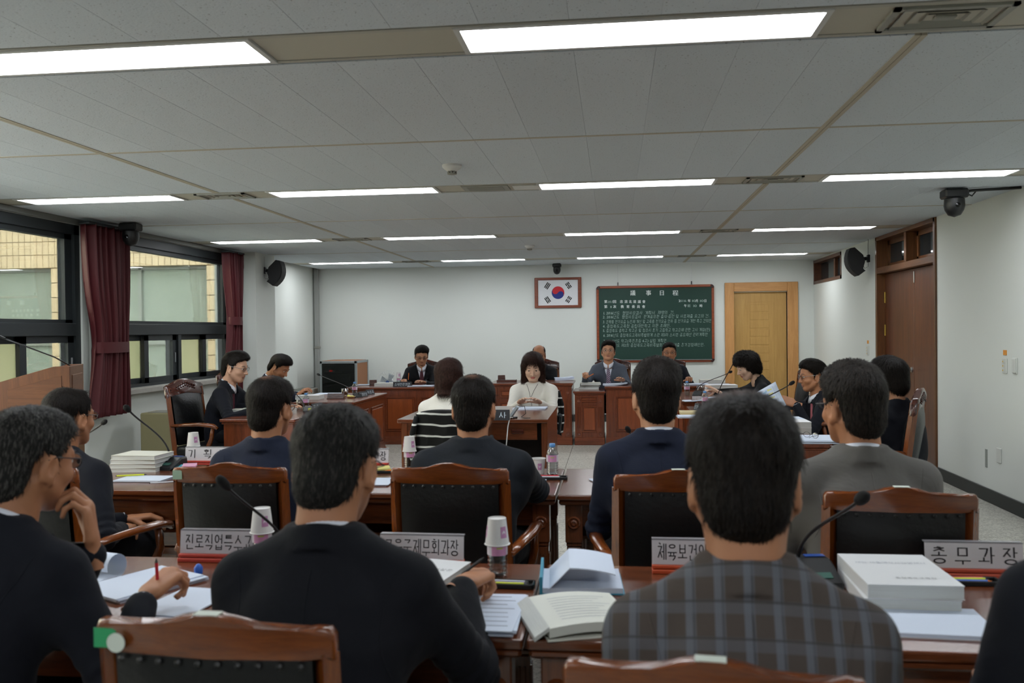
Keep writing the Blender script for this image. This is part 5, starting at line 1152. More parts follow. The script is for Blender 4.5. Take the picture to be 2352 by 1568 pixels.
# door-side desks, facing left
h9 = hd(1716, 840, 9.35); P9 = person('woman in black jacket with curly black hair bent over papers', h9, RGT+.1, lean=.26, hpitch=.42, hyaw=.08, suit='black', hairs=('curly', 'black'), female=True, skin='pale', hs=1.1, shirt='trouser', look=.3,
    hands=(tz(1660, 905, .80), tz(1640, 900, .81)), poses=('flat', 'hold'))
h10 = hd(1866, 862, 7.75); P10 = person('man in dark suit and pink tie holding up a printed sheet', h10, RGT+.12, lean=.10, hpitch=.12, hyaw=-.02, suit='dnavy', tie='pink', hairs=('short_side', 'black'), glasses='silver', skin='tan', hs=1.06, look=.3,
    hands=(hd(1828, 928, 7.48), hd(1800, 925, 7.85)), poses=('hold', 'hold'), palms=((.3, -.9, .4), (0, .5, .8)), hdirs=((-1, .1, .35), (-1, -.2, .1)), hint=((-.3, -.3, -1), (.3, -.3, -1)))
h11 = hd(2042, 868, 6.15); P11 = person('woman with short black hair in a dark navy top, seen from behind at right', h11, .75, lean=.10, hpitch=.18, hyaw=-.05, suit='dnavy', collar='round', hairs=('short_f', 'black'), female=True, skin='mid', hs=1.08, build=1.05)
# second row, backs to the camera
h12 = hd(160, 955, 3.62); P12 = person('balding man with glasses in dark suit at the far left', h12, -.14, lean=.12, hyaw=-.10, hpitch=.08, suit='dnavy', hairs=('receding', 'black'), glasses='dark', skin='tan', hs=1.03, hands=(h12+Vector((.12, .22, -.50)), h12+Vector((.22, .02, -.50))))
h13 = hd(622, 932, 3.58); P13 = person('man in navy suit with thinning crown, second row', h13, -.02, lean=.08, hyaw=-.12, hpitch=.12, suit='navy', hairs=('thin_crown', 'crown'), skin='tan', res=.0075, glasses='dark', hs=1.0, showcol=False)
h14 = hd(1088, 930, 3.60); P14 = person('man in dark charcoal suit with a small bald spot, second row', h14, .0, lean=.09, hyaw=.0, hpitch=.10, suit='charcoal', hairs=('thin_crown', 'crown'), skin='tan', res=.0075, sw=1.08, build=1.06, hs=1.0,
    hands=(None, tz(1190, 1105, .77)), hint=((-.5, -.25, -1), (1., -.25, -.7)), showcol=False)
h15 = hd(1507, 905, 3.45); P15 = person('man in navy suit and white collar, second row before the chalkboard', h15, .06, lean=.06, hyaw=.05, hpitch=.06, suit='navy', hairs=('short_full', 'black'), skin='mid', res=.0075, hs=1.02)
h16 = hd(1958, 928, 3.02); P16 = person('man in grey suit with dark glasses, second row', h16, .12, lean=.09, hyaw=.24, hpitch=.10, suit='grey', hairs=('short_full', 'softblack'), glasses='dark', skin='tan', res=.007, sw=1.12, build=1.05, hs=1.04)
# front row
h17 = hd(70, 1052, 2.0); P17 = person('grey-haired man with glasses writing with chin on hand, lower left', h17, -.22, lean=.22, hyaw=-.08, hpitch=.18, suit='dnavy', hairs=('short', 'grey'), glasses='dark', skin='tan', res=.0065, hs=1.02,
    hands=(h17+Vector((.14, .03, -.23)), tz(328, 1378, .80)), poses=('chin', 'write'), palms=((.9, .4, .1), None), hdirs=((-.15, .05, 1), (.3, .8, .4)), hint=((-.4, .2, -1), (.5, -.4, -.8)))
h18 = hd(772, 1062, 1.93); P18 = person('man in dark pinstripe suit writing, seen from behind in front', h18, -.0, lean=.14, hyaw=-.06, hpitch=.30, suit='pin', hairs=('short', 'dgrey'), glasses='dark', skin='tan', res=.006, sw=1.08, build=1.06, hs=1.06,
    hands=(None, tz(1060, 1345, .82)), poses=('relaxed', 'write'), hdirs=(None, (.35, .8, .05)), hint=((-.6, -.3, -1), (.45, -.35, -.9)), drop=.018)
h19 = hd(1708, 1090, 1.62); P19 = person('man in grey plaid jacket seen from behind in front', h19, -.05, lean=.07, hyaw=-.05, hpitch=.22, suit='plaid', hairs=('thin_crown2', 'crown2'), skin='tan', res=.006, sw=1.05, build=1.05, hs=1.09, drop=.03, showcol=False)
h20 = hd(2585, 1000, 1.52); P20 = person('person in dark navy suit cut off by the right edge', h20, .15, lean=.18, hpitch=.2, suit='dnavy', hairs=('short', 'black'), skin='mid', res=.0075, sw=1.08)

# chairs of the committee members
def seat_for(P, label, back=.03):
    d = Vector((0, -back, 0)); d.rotate(P.rotation_euler); return chair('b', P.location.x+d.x, P.location.y+d.y, P.rotation_euler.z, label)
seat_for(P1, 'carved leather chair of the writing man by the left wall desk'); seat_for(P2, 'carved leather chair of the balding man at the middle desk'); seat_for(P3, 'carved leather chair of the grey-suited man before the chalkboard'); seat_for(P4, 'carved leather chair of the man in light blue shirt')
pc = at_y(432, 960, 7.55); chair('b', pc.x+.25, pc.y, LFT-.2, 'carved black leather chair pulled back beside the window curtain'); seat_for(P8, 'carved leather chair of the man bowed over the window-side desk')
seat_for(P9, 'carved leather chair of the curly-haired woman'); seat_for(P10, 'carved leather chair of the man with the pink tie', .08); pq = at_y(2112, 925, 6.0); chair('b', pq.x-.30, pq.y+.135, 1.15, 'carved leather chair of the short-haired woman at the right')
# ------------------------------------------------------------------ things on walls and ceiling
# flag
yw = YB-.002
p0 = at_y(1227.5, 638, yw-.02); p1 = at_y(1336, 706, yw-.02); fw, fh = p1.x-p0.x, p0.z-p1.z
t = thing('framed_flag', 'framed national flag with red and blue circle on the back wall', 'flag', ((p0.x+p1.x)/2, yw, (p0.z+p1.z)/2)); mfr = wood('flag_frame_wood', '6a2c16', '8a4526', 'x', 1, .35, .3)
for s in (-1, 1): MB().b2(-fw/2, fw/2, -.03, 0, s*(fh/2-.02)-.02, s*(fh/2-.02)+.02, .006).build('frame_bar', mfr, t); MB().b2(s*(fw/2-.028)-.028, s*(fw/2-.028)+.028, -.034, 0, -fh/2, fh/2, .008).build('frame_bar', mfr, t)
iw, ih = fw-.112, fh-.08; MB().b2(-iw/2, iw/2, -.014, -.008, -ih/2, ih/2).build('flag_sheet', mat('flag_white', 'e2e4e6', .5), t)
mr_, mbl, mk = mat('flag_red', 'c8202e', .5), mat('flag_blue', '1c2f7e', .5), mat('flag_black', '141414', .5)
R_ = ih*.25; th0 = math.atan2(2, 3); ca, sa = math.cos(-th0), math.sin(-th0)
def fl_rot(P): return [(x*ca-z*sa, -.0155, x*sa+z*ca) for x, z in P]
A = lambda a0, a1, r, cx, n=24: [(cx+r*math.cos(a0+(a1-a0)*i/n), r*math.sin(a0+(a1-a0)*i/n)) for i in range(n+1)]
red = A(0, PI, R_, 0)+A(PI, 2*PI, R_/2, -R_/2, 14)[1:]+A(PI, 0, R_/2, R_/2, 14)[1:-1]
blu = A(PI, 2*PI, R_, 0)+A(0, PI, R_/2, R_/2, 14)[1:]+A(2*PI, PI, R_/2, -R_/2, 14)[1:-1]
for nm, P, m in (('red_half', red, mr_), ('blue_half', blu, mbl)):
    mb = MB(); f = mb.face(fl_rot(P)); bmesh.ops.triangulate(mb.bm, faces=[f]); mb.build(nm, m, t)
tri = {(-1, 1): '111', (1, 1): '010', (-1, -1): '101', (1, -1): '000'}
for (sx, sz), code in tri.items():
    a = math.atan2(sz*2, sx*3); c = Vector((math.cos(a), 0, math.sin(a)))*R_*2.0; mb = MB(); rot = Matrix.Rotation(-a, 3, 'Y')
    for k in range(3):
        off = (k-1)*R_*.24; q = code[k]; L_ = R_
        for (u0, u1) in ([(-.5, .5)] if q == '1' else [(-.5, -.05), (.05, .5)]):
            mb.box(c+rot @ Vector((off, -.0155, (u0+u1)/2*L_)), (R_*.165, .001, (u1-u0)*L_), 0, rot)
    mb.build('trigram', mk, t)
# chalkboard
p0 = at_y(1369.5, 657, yw-.03); p1 = at_y(1641.5, 831, yw-.03); bw, bh = p1.x-p0.x, p0.z-p1.z
t = thing('chalkboard', 'green chalkboard with white chalk agenda hung on the back wall', 'chalkboard', ((p0.x+p1.x)/2, yw-.004, (p0.z+p1.z)/2)); mcb = wood('board_frame_wood', '6e2c17', '9a4a22', 'x', 1, .35, .3); mcc = mat('board_corner', '3a1a18', .4)
MB().b2(-bw/2+.02, bw/2-.02, -.02, 0, -bh/2+.02, bh/2-.02).build('board', mat('board_green', '17392f', .6, vary=.12, vscale=3), t)
for s in (-1, 1): MB().b2(-bw/2+.05, bw/2-.05, -.035, 0, s*(bh/2-.02)-.02, s*(bh/2-.02)+.02, .008).build('frame_bar', mcb, t); MB().b2(s*(bw/2-.02)-.02, s*(bw/2-.02)+.02, -.035, 0, -bh/2+.05, bh/2-.05, .008).build('frame_bar', mcb, t)
for sx in (-1, 1):
    for sz in (-1, 1):
        P = [(0, 0)]+[]; c = (sx*(bw/2-.05), sz*(bh/2-.05)); arc = [(c[0]+sx*.052*math.cos(a), c[1]+sz*.052*math.sin(a)) for a in np.linspace(0, PI/2, 7)]; arc2 = [(c[0]+sx*.010*math.cos(a), c[1]+sz*.010*math.sin(a)) for a in np.linspace(PI/2, 0, 4)]
        MB().prism(arc+arc2, lambda x, z: (x, 0, z), lambda x, z: (x, -.038, z), .004).build('corner_cap', mcc, t)
MB().b2(-bw/2+.04, bw/2-.04, -.05, -.03, -bh/2+.036, -bh/2+.046, .002).build('chalk_ledge', mat('ledge_metal', '9aa0a0', .35, metal=.6), t)
for x in (-.30*bw, .30*bw):
    px_ = (1419 if x < 0 else 1588); xx = at_y(px_, 640, yw).x-t.location.x; mb = MB(); mb.tube([(xx, -.01, bh/2-.01), (xx, -.008, CEIL-t.location.z-.02)], .0015, 5); mb.build('hanging_wire', M_steel, t)
    MB().box((xx, -.012, bh/2+.03), (.014, .012, .05), .003).build('wire_clamp', M_gl, t)
chalk = mat('chalk_white', 'dfe6e2', .9); chalk2 = mat('chalk_thin', 'a9bdb4', .9)
bx0, bz0 = t.location.x, t.location.z
def chalk_line(txt, x0, x1, y, size, m, **kw):
    a = at_y(x0, y, yw-.03); b = at_y(x1, y, yw-.03); lettering(txt, size, m, t, frame(((a.x+b.x)/2-bx0, -.0212, a.z-bz0), (1, 0, 0), (0, 0, 1)), width=b.x-a.x, **kw)
for ch, x0, x1 in (('議', 1447, 1459), ('事', 1483, 1495), ('日', 1515, 1524), ('程', 1544, 1557.5)): chalk_line(ch, x0, x1, 672.5, .088, chalk, bold=.0022)
for ch, x in (('第', 1391), ('回', 1411), ('忠', 1427), ('清', 1437.5), ('北', 1447.5), ('道', 1457.5), ('議', 1468), ('會', 1478.5)): chalk_line(ch, x-3.6, x+3.6, 692.5, .052, chalk, bold=.0016)
chalk_line('351', 1396, 1406.5, 693, .046, chalk2, shear=.15)
for ch, x in (('第', 1391), ('次', 1411.5), ('教', 1429), ('育', 1442), ('委', 1454.5), ('員', 1466), ('會', 1478)): chalk_line(ch, x-3.6, x+3.6, 704, .052, chalk, bold=.0016)
chalk_line('1', 1401, 1403, 704.5, .05, chalk2)
for ch, x0, x1, m in (('2', 1558.5, 1563.5, chalk), ('016', 1564.5, 1576.5, chalk2), ('年', 1579.5, 1586, chalk), ('10', 1589, 1597, chalk2), ('月', 1598, 1603, chalk), ('10', 1607, 1615.5, chalk2), ('日', 1617.5, 1622, chalk)): chalk_line(ch, x0, x1, 690.5, .05, m, bold=.0012 if m is chalk else 0)
for ch, x0, x1, m in (('午', 1571, 1577, chalk), ('前', 1579, 1585.5, chalk2), ('10', 1592, 1599.5, chalk2), ('時', 1606.5, 1613, chalk)): chalk_line(ch, x0, x1, 702, .05, m, bold=.0012 if m is chalk else 0)
AG = list(zip(AGENDA, (1386, 1385, 1385, 1385, 1385, 1386, 1386, 1386), (1548, 1629, 1634, 1540, 1631, 1626, 1531, 1618), (719, 728, 739, 749, 759, 770, 783, 793)))
for s, x0, x1, y in AG: chalk_line(s, x0, x1, y, .058, chalk2, shear=.12, name='agenda_line')
# dome cameras
def dome(loc, label, arm=None, sc=1.):
    t = thing('dome_camera', label, 'camera', loc, 0, 'dome cameras'); mk_ = mat('camera_black', '151617', .4); r = .06*sc
    MB().b2(-r*1.15, r*1.15, -r*.9, r*.9, -.055*sc, 0, .012).build('mount', mk_, t); MB().lathe([(r*.75, 0), (r*.95, -.01), (r, -.05*sc), (r*.9, -.075*sc), (r*.6, -.105*sc), (.001, -.118*sc)], 22, (0, 0, -.05*sc)).build('dome', mk_, t, 40)
    MB().lathe([(.02, 0), (.018, .01), (.001, .012)], 14, M=Matrix.Translation((0, -r*.86, -.10*sc)) @ Matrix.Rotation(PI/2, 4, 'X')).build('camera_lens', mat('lens_black', '050506', .08), t)
    if arm: mb = MB(); mb.tube([(r, 0, -.02), (r+.05, .0, -.012), Vector(arm)], .011, 8); mb.tube([(r, .02, -.02), (r+.06, .02, -.05), (r+.09, .01, -.01)], .006, 6); mb.build('bracket', mk_, t, 'all')
p = at_y(2192, 470, 7.05); dome((p.x, p.y, CEIL-.01), 'black dome camera hung near the ceiling by the right wall', (3.05-p.x, 0, .0), 1.25)
p = at_y(1279, 608, 13.85); dome((p.x, p.y, CEIL-.005), 'small black dome camera above the flag', None, 1.0)
p = at_x(300, 525, -4.45); dome((p.x, p.y, CEIL-.01), 'black dome camera hung above the red curtain', None, 1.25)
# wall speakers
def speaker(px, py, xw, yw_, face, label):
    t = thing('wall_speaker', label, 'speaker', at_y(px, py, yw_), face, 'wall speakers'); mk_ = mat('speaker_black', '141516', .55); mg = mat('speaker_grille', '1b1d1e', .7, bump=.4, bscale=700)
    # side profile (y forward, z up): curved front, cut-away rear
    fr = [(.10-.07*((z)/.17)**2, z) for z in np.linspace(-.17, .17, 9)]; poly = fr+[(-.02, .165), (-.085, .05), (-.085, -.03), (-.03, -.10), (-.06, -.135)]
    rot = Matrix.Rotation(-.28, 4, 'X')
    MB().prism(poly, lambda y, z: rot @ Vector((-.12, y, z)), lambda y, z: rot @ Vector((.12, y, z)), .008).build('cabinet', mk_, t)
    mb = MB(); mb.sheet([[rot @ Vector((x, y+.003, z)) for x in (-.105, 0, .105)] for y, z in fr[0:9]]); mb.build('grille', mg, t, 'all')
    mb = MB(); mb.tube([(0, -.06, .03), (0, -.13, .035)], .022, 8); mb.box((0, -.15, .035), (.07, .03, .09), .006); mb.build('bracket', mk_, t)
    MB().tube([(.01, -.08, -.02), (.01, -.11, -.08), (.01, -.15, -.06), (.01, -.15, .2), (.01, -.155, .30)], .003, 5).build('cable', mk_, t)
speaker(634, 627, 0, 11.2, -PI/2+.12, 'black wall speaker on the window-side column'); speaker(1964, 601, 0, 10.95, PI/2-.05, 'black wall speaker beside the wooden double door')
# switches and plates on the right wall
M_plate = mat('switch_white', 'cfd2cc', .4); M_or = mat('label_orange', 'd8913a', .5); M_yel = mat('label_yellow', 'd8b43a', .5)
def plate(px, py, w, h, label, xtra=None):
    p = at_x(px, py, XR); t = thing('switch_plate', label, 'switch', (XR, p.y, p.z), 0, 'wall plates'); MB().b2(-.010, 0, -w/2, w/2, -h/2, h/2, .003).build('plate', M_plate, t)
    if xtra: xtra(t)
    return t
def sw3(t):
    for z in (-.035, 0, .035): MB().b2(-.013, -.01, -.018, .018, z-.013, z+.013, .002).build('rocker', M_plate, t); MB().b2(-.0145, -.013, .006, .018, z-.006, z+.006).build('yellow_label', M_yel, t)
    MB().b2(-.004, 0, -.03, .03, .085, .125).build('orange_label', M_or, t)
plate(2309, 840, .075, .12, 'white triple light switch with orange label on the right wall', sw3); plate(2333, 840, .07, .125, 'white thermostat cover on the right wall', lambda t: MB().b2(-.018, -.01, -.03, .03, -.055, .055, .003).build('cover', M_plate, t))
plate(1994, 805, .07, .12, 'small white switch with orange label left of the double door', sw3); plate(2296, 1046, .08, .12, 'blank white socket plate low on the right wall')
p = at_x(2266, 1052, XR); tag(MB().b2(XR-.004, XR, p.y-.02, p.y+.02, p.z-.075, p.z+.075).build('wall_patch', mat('grey_patch', '8f948e', .6)), 'narrow grey strip beside the socket plate', 'wall patch')
# conduit in the back left corner
t = thing('conduit', 'grey vertical conduit in the back left corner', 'pipe', (-4.84, 14.02, 0)); MB().b2(-.035, .035, -.035, .035, 0, CEIL, .006).build('duct', mat('conduit_grey', '9a9c98', .5), t); MB().b2(-.042, .042, -.042, .042, 1.2, 1.24, .004).build('clip', M_vent, t)
# curtains
def curtain_mat():
    m, nt, b = newmat('curtain_red'); b.inputs['Base Color'].default_value = lin('4a0710'); b.inputs['Roughness'].default_value = .6; return m
M_cur = curtain_mat()
def curtain(label, ya, yb_, z0, z1, tie_z, xw, seed, skew=0, narrow=.55):
    t = thing('curtain', label, 'curtain', (xw, (ya+yb_)/2, 0), 0, 'red curtains'); nu, nv = 90, 44; w = yb_-ya; P = []
    for j in range(nv):
        v = j/(nv-1); z = z1+(z0-z1)*v; vt = (z1-tie_z)/(z1-z0); g = 1-(1-narrow)*math.exp(-((v-vt)/.26)**2)*(.95 if v < vt else .8); sk = skew*math.exp(-((v-vt)/.3)**2)
        row = []
        for i in range(nu):
            u = i/(nu-1)-.5; ph = u*2*PI*7+seed; amp = (.045+.018*math.sin(u*11+seed))*(.75+.25*math.cos(v*2.2)); row.append((amp*math.sin(ph+.5*math.sin(v*3+u*5))+.012*math.sin(ph*2.3), u*w*g+sk+.01*math.cos(ph), z))
        P.append(row)
    mb = MB(); mb.sheet(P); o = mb.build('drape', M_cur, t, 'all'); sm = o.modifiers.new('thickness', 'SOLIDIFY'); sm.thickness = .004
    mb = MB(); n = 24; hw = w*narrow/2+.012; mb.rings([[(.075*math.sin(a)*1.0, skew+hw*math.cos(a), tie_z+dz) for a in np.linspace(0, 2*PI, n, endpoint=False)] for dz in (-.05, .05)], True, False); mb.build('tie_band', M_cur, t, 'all')
    MB().b2(-.05, .05, -w/2-.03, w/2+.03, z1-.01, z1+.015, .004).build('rail', M_alu, t)
pa, pb = at_x(207, 520, -4.60).y, at_x(302, 560, -4.60).y
curtain('wide dark red curtain tied back between the two windows', pa, pb, at_x(260, 955, -4.60).z, 2.46, 1.35, -4.64, .4, .05, .74)
pa, pb = at_x(526, 583, -4.62).y, at_x(558, 583, -4.62).y
curtain('narrow red curtain tied back at the far end of the windows', pa, pb, .62, 2.46, 1.62, -4.66, 1.9, .04, .62)
# roller blind edge and cord beside the near window
t = thing('roller_blind', 'rolled grey vertical blind with cord beside the near window', 'blind', (-4.76, 7.62, 0)); mbd = mat('blind_fabric', 'a9aba4', .7)
for k in range(3): MB().b2(-.012, .02, -.05+k*.05, -.008+k*.05, 1.0, 2.44, .006).build('slat', mbd, t)
mb = MB(); mb.tube([(.03, .02, 2.4), (.03, .03, 1.25), (.03, .045, 1.2), (.03, .06, 1.25), (.03, .05, 2.4)], .003, 5); mb.build('cord', M_white, t)
# ------------------------------------------------------------------ things on the tables
M_paper = mat('paper_white', 'ccd6e6', .7); M_paperw = mat('paper_cream', 'd8d8cc', .7); M_pages = mat('page_edges', 'c9ccc8', .8, stretch=(1, 1, 60), vary=.12, vscale=10)
M_ink = mat('print_ink', '3a3d44', .7); M_inkl = mat('print_ink_light', '8f95a3', .7)
def clear_plastic(name, tint):
    m, nt, b = newmat(name); L = nt.links.new; out = nt.nodes['Material Output']; nt.nodes.remove(b)
    tr = N(nt, 'ShaderNodeBsdfTransparent'); tr.inputs[0].default_value = tint; gl = N(nt, 'ShaderNodeBsdfGlossy'); gl.inputs['Roughness'].default_value = .06
    lw = N(nt, 'ShaderNodeLayerWeight'); lw.inputs[0].default_value = .35; mx = N(nt, 'ShaderNodeMixShader'); L(lw.outputs['Facing'], mx.inputs[0]); L(tr.outputs[0], mx.inputs[1]); L(gl.outputs[0], mx.inputs[2]); L(mx.outputs[0], out.inputs[0]); return m
M_pet = clear_plastic('bottle_plastic', (.86, .89, .9, 1)); M_cap = mat('cap_blue', '5a8fc8', .4); M_lblp = mat('label_pink', 'c58ab0', .5); M_lblw = mat('label_white', 'd6cfd8', .5); M_lblg = mat('label_green', 'a9b84a', .5)
BH = .156
def _bottle():
    t = thing('water_bottle', '', 'bottle', (0, 0, 0), 0, 'small water bottles'); r = .030
    pr = [(.001, .004), (.024, 0), (r, .008)]
    for k in range(4): z = .014+k*.012; pr += [(r, z), (r-.0025, z+.004), (r, z+.009)]
    pr += [(r-.001, .064), (r-.001, .100), (r, .104), (r-.004, .118), (.014, .134), (.0125, .138), (.0125, .146)]
    MB().lathe(pr, 24, cap=False).build('bottle_body', M_pet, t, 'all')
    MB().lathe([(.001, .006), (.0265, .008), (.0265, .092), (.001, .0925)], 20).build('water', clear_plastic('water', (.95, .97, .98, 1)), t, 40)
    n = 24
    for nm, a0, a1, m in (('label_band', 0, 2*PI, M_lblw), ('label_print', -2.3, -.75, M_lblp), ('label_print', .5, 2.4, M_lblp)):
        rr = r+(.0002 if m is M_lblw else .0008); mb = MB(); z0, z1 = (.066, .099); mb.rings([[(rr*math.cos(a), rr*math.sin(a), z) for a in np.linspace(a0, a1, n)] for z in (z0, z1)], False, False); mb.build(nm, m, t, 'all')
    mb = MB(); mb.rings([[((r+.0014)*math.cos(a), (r+.0014)*math.sin(a), z) for a in np.linspace(-1.8, -1.2, 8)] for z in (.086, .090)], False, False); mb.build('label_mark', M_lblg, t)
    MB().lathe([(.0145, .138), (.0155, .14), (.0155, .153), (.0135, .156), (.001, .156)], 20).build('cap', M_cap, t, 40); return t
def _cup(flip):
    t = thing('paper_cup', '', 'paper cup', (0, 0, 0), 0, 'paper cups'); h = .078; f = (lambda z: h-z) if flip else (lambda z: z)
    mb = MB(); mb.lathe([(r, f(z)) for r, z in ((.001, .004), (.026, .004), (.0265, 0), (.0355, h-.003), (.0385, h-.0015), (.0375, h), (.035, h), (.0345, h-.004), (.0258, .007), (.001, .007))], 28, cap=False); mb.build('cup_wall', mat('cup_paper', 'd9d8d6', .6), t, 50)
    for a0, a1 in ((-1.9, -1.25), (-.1, .55), (2.2, 2.85)):
        mb = MB(); mb.rings([[((.0272+(.009*z/h))*math.cos(a), (.0272+(.009*z/h))*math.sin(a), f(z)) for a in np.linspace(a0, a1, 6)] for z in (.022, .055)], False, False); mb.build('cup_print', mat('cup_pink', 'b884ab', .6), t, 'all')
        mb = MB(); am = (a0+a1)/2; mb.rings([[((.0278+(.009*z/h))*math.cos(a), (.0278+(.009*z/h))*math.sin(a), f(z+.006*abs(a-am)/.2)) for a in np.linspace(am-.22, am+.22, 5)] for z in (.033, .039)], False, False); mb.build('cup_mark', M_lblw, t, 'all')
    return t
_BT, _CD, _CU = _bottle(), _cup(True), _cup(False); _use = set()
def put(pr, loc, rz, label):
    o = pr if pr.name not in _use else dup(pr); _use.add(pr.name); o.location = loc; o.rotation_euler = (0, 0, rz); o['label'] = label; return o
def bottle(px, py, z, label, cup=None, rz=0):
    p = at_z(px, py, z); put(_BT, (p.x, p.y, z), rz, label)
    if cup: put(_CD, (p.x, p.y, z+BH-.0615), rz+.5, cup)
def plate_white(px, py, txt, w, label, rz=0, h=.098, tsize=.052, col='b8463a'):
    """tent nameplate; px,py = lower left corner on the table"""
    p = at_z(px, py, TZ); t = thing('nameplate', label, 'nameplate', (p.x, p.y, TZ), rz, 'white nameplates'); mred = mat('nameplate_red_'+col, col, .45); mac = mat('nameplate_white', 'd4d2d6', .25)
    MB().b2(0, w, -.018, .03, 0, .012, .002).build('base', mred, t); MB().b2(.0, w, -.012, .022, .014, .024, .002).build('base_lip', mred, t)
    sl = .10; mb = MB(); mb.prism([(0, .022), (w, .022), (w, h), (0, h)], lambda x, z: (x, .0+sl*z, z), lambda x, z: (x, .005+sl*z, z)); mb.build('panel', mac, t)
    MB().prism([(0, h-.003), (w, h-.003), (w, h), (0, h)], lambda x, z: (x, -.001+sl*z, z), lambda x, z: (x, .024+sl*z, z)).build('top_edge', mat('acrylic_edge', '8d8c90', .2), t)
    lettering(txt, tsize, mat('brush_ink', '2e2c30', .6), t, frame((w/2, sl*.062-.0012, .062), (1, 0, 0), (0, sl, 1)), width=w*.88, bold=.0006); return t
def block_plate(px, py, z, txt, w, label, rz=0, h=.06):
    p = at_z(px, py, z); t = thing('desk_nameplate', label, 'nameplate', (p.x, p.y, z), rz, 'black desk nameplates')
    MB().prism([(-.004, 0), (.035, 0), (.02, h), (.014, h)], lambda y, q: (-w/2, y, q), lambda y, q: (w/2, y, q), .002).build('block', mat('nameplate_black', '15161a', .3), t)
    lettering(txt, h*.62, mat('nameplate_letters', 'c8d4dc', .5), t, frame((0, -.004+.018*.5-.0008, h*.5), (1, 0, 0), (0, .018/h, 1)), width=w*.82, bold=.0006); return t
def wood_stand(px, py, z, w, label, rz=0, h=.06):
    p = at_z(px, py, z); t = thing('name_stand', label, 'nameplate', (p.x, p.y, z), rz, 'brown name stands'); MB().prism([(-.02, 0), (.02, 0), (.004, h), (-.004, h)], lambda y, q: (-w/2, y, q), lambda y, q: (w/2, y, q), .003).build('block', WCD, t); MB().b2(-w/2-.006, w/2+.006, -.026, .026, 0, .008, .002).build('foot', WCD, t); return t
def book(px, py, z, w, d, h, rz, label, cover=None, marks=None, group=None):
    p = at_z(px, py, z) if not isinstance(px, Vector) else px
    t = thing('book', label, 'book', (p.x, p.y, z), rz, group); c = cover or mat('book_cover', 'd8dadb', .5)
    MB().b2(-w/2, w/2, -d/2, d/2, h-.002, h, .0006).build('front_cover', c, t); MB().b2(-w/2, w/2, -d/2, d/2, 0, .002, .0006).build('back_cover', c, t); MB().b2(-w/2, -w/2+.002, -d/2, d/2, .002, h-.002).build('spine', c, t); MB().b2(-w/2+.002, w/2-.002, -d/2+.002, d/2-.002, .002, h-.002).build('pages', M_pages, t)
    for (txt, x, y, s, m) in (marks or []): lettering(txt, s, m, t, frame((x, y, h+.0006), (1, 0, 0), (0, 1, 0)), name='cover_print')
    return t
def papers(px, py, z, w, d, h, rz, label, m=None, n=4, lines=0, name='paper_stack', seed=0, cat='papers', curl=0):
    p = at_z(px, py, z); t = thing(name, label, cat, (p.x, p.y, z), rz, None); r = random.Random(seed+int(px))
    for k in range(n):
        z0, z1 = h*k/n, h*(k+1)/n; a = r.uniform(-.05, .05)*(k > 0); c, s_ = math.cos(a), math.sin(a); dx, dy = r.uniform(-.008, .008), r.uniform(-.008, .008)
        P = [[(x*c-y*s_+dx, x*s_+y*c+dy, z1+curl*max(0, (x/w)+.2)**2) for x in np.linspace(-w/2, w/2, 5)] for y in (-d/2, 0, d/2)]; mb = MB(); mb.sheet(P, z1-z0); mb.build('sheet', m or M_paper, t)
    for k in range(lines): yy = d/2-.03-k*(d-.06)/max(1, lines-1); MB().b2(-w/2+.02, w/2-.02-.03*r.random(), yy-.0012, yy+.0012, h+.0003, h+.0007).build('text_line', M_inkl, t)
    return t
def pen(p, d, L, m, label, r=.0042, tip=None, name='pen'):
    d = Vector(d).normalized(); t = thing(name, label, name, p); MB().tube([(0, 0, 0), d*L], r, 8).build('barrel', m, t, 40); MB().tube([d*L, d*(L+.012)], [r, .001], 8).build('tip', tip or M_blk, t, 40); MB().tube([-d*.004, (0, 0, 0)], [r*.7, r], 8).build('end_cap', tip or M_blk, t); return t
def tray(px, py, z, label, rz=0, w=.17, d=.07):
    p = at_z(px, py, z); t = thing('pen_tray', label, 'tray', (p.x, p.y, z), rz, 'black pen trays'); MB().b2(-w/2, w/2, -d/2, d/2, 0, .004, .001).build('bottom', M_blk, t)
    for s in (-1, 1): MB().b2(-w/2, w/2, s*d/2-.003, s*d/2+.003, 0, .014, .002).build('rim', M_blk, t); MB().b2(s*w/2-.003, s*w/2+.003, -d/2, d/2, 0, .014, .002).build('rim', M_blk, t)
    return Vector((p.x, p.y, z+.009))
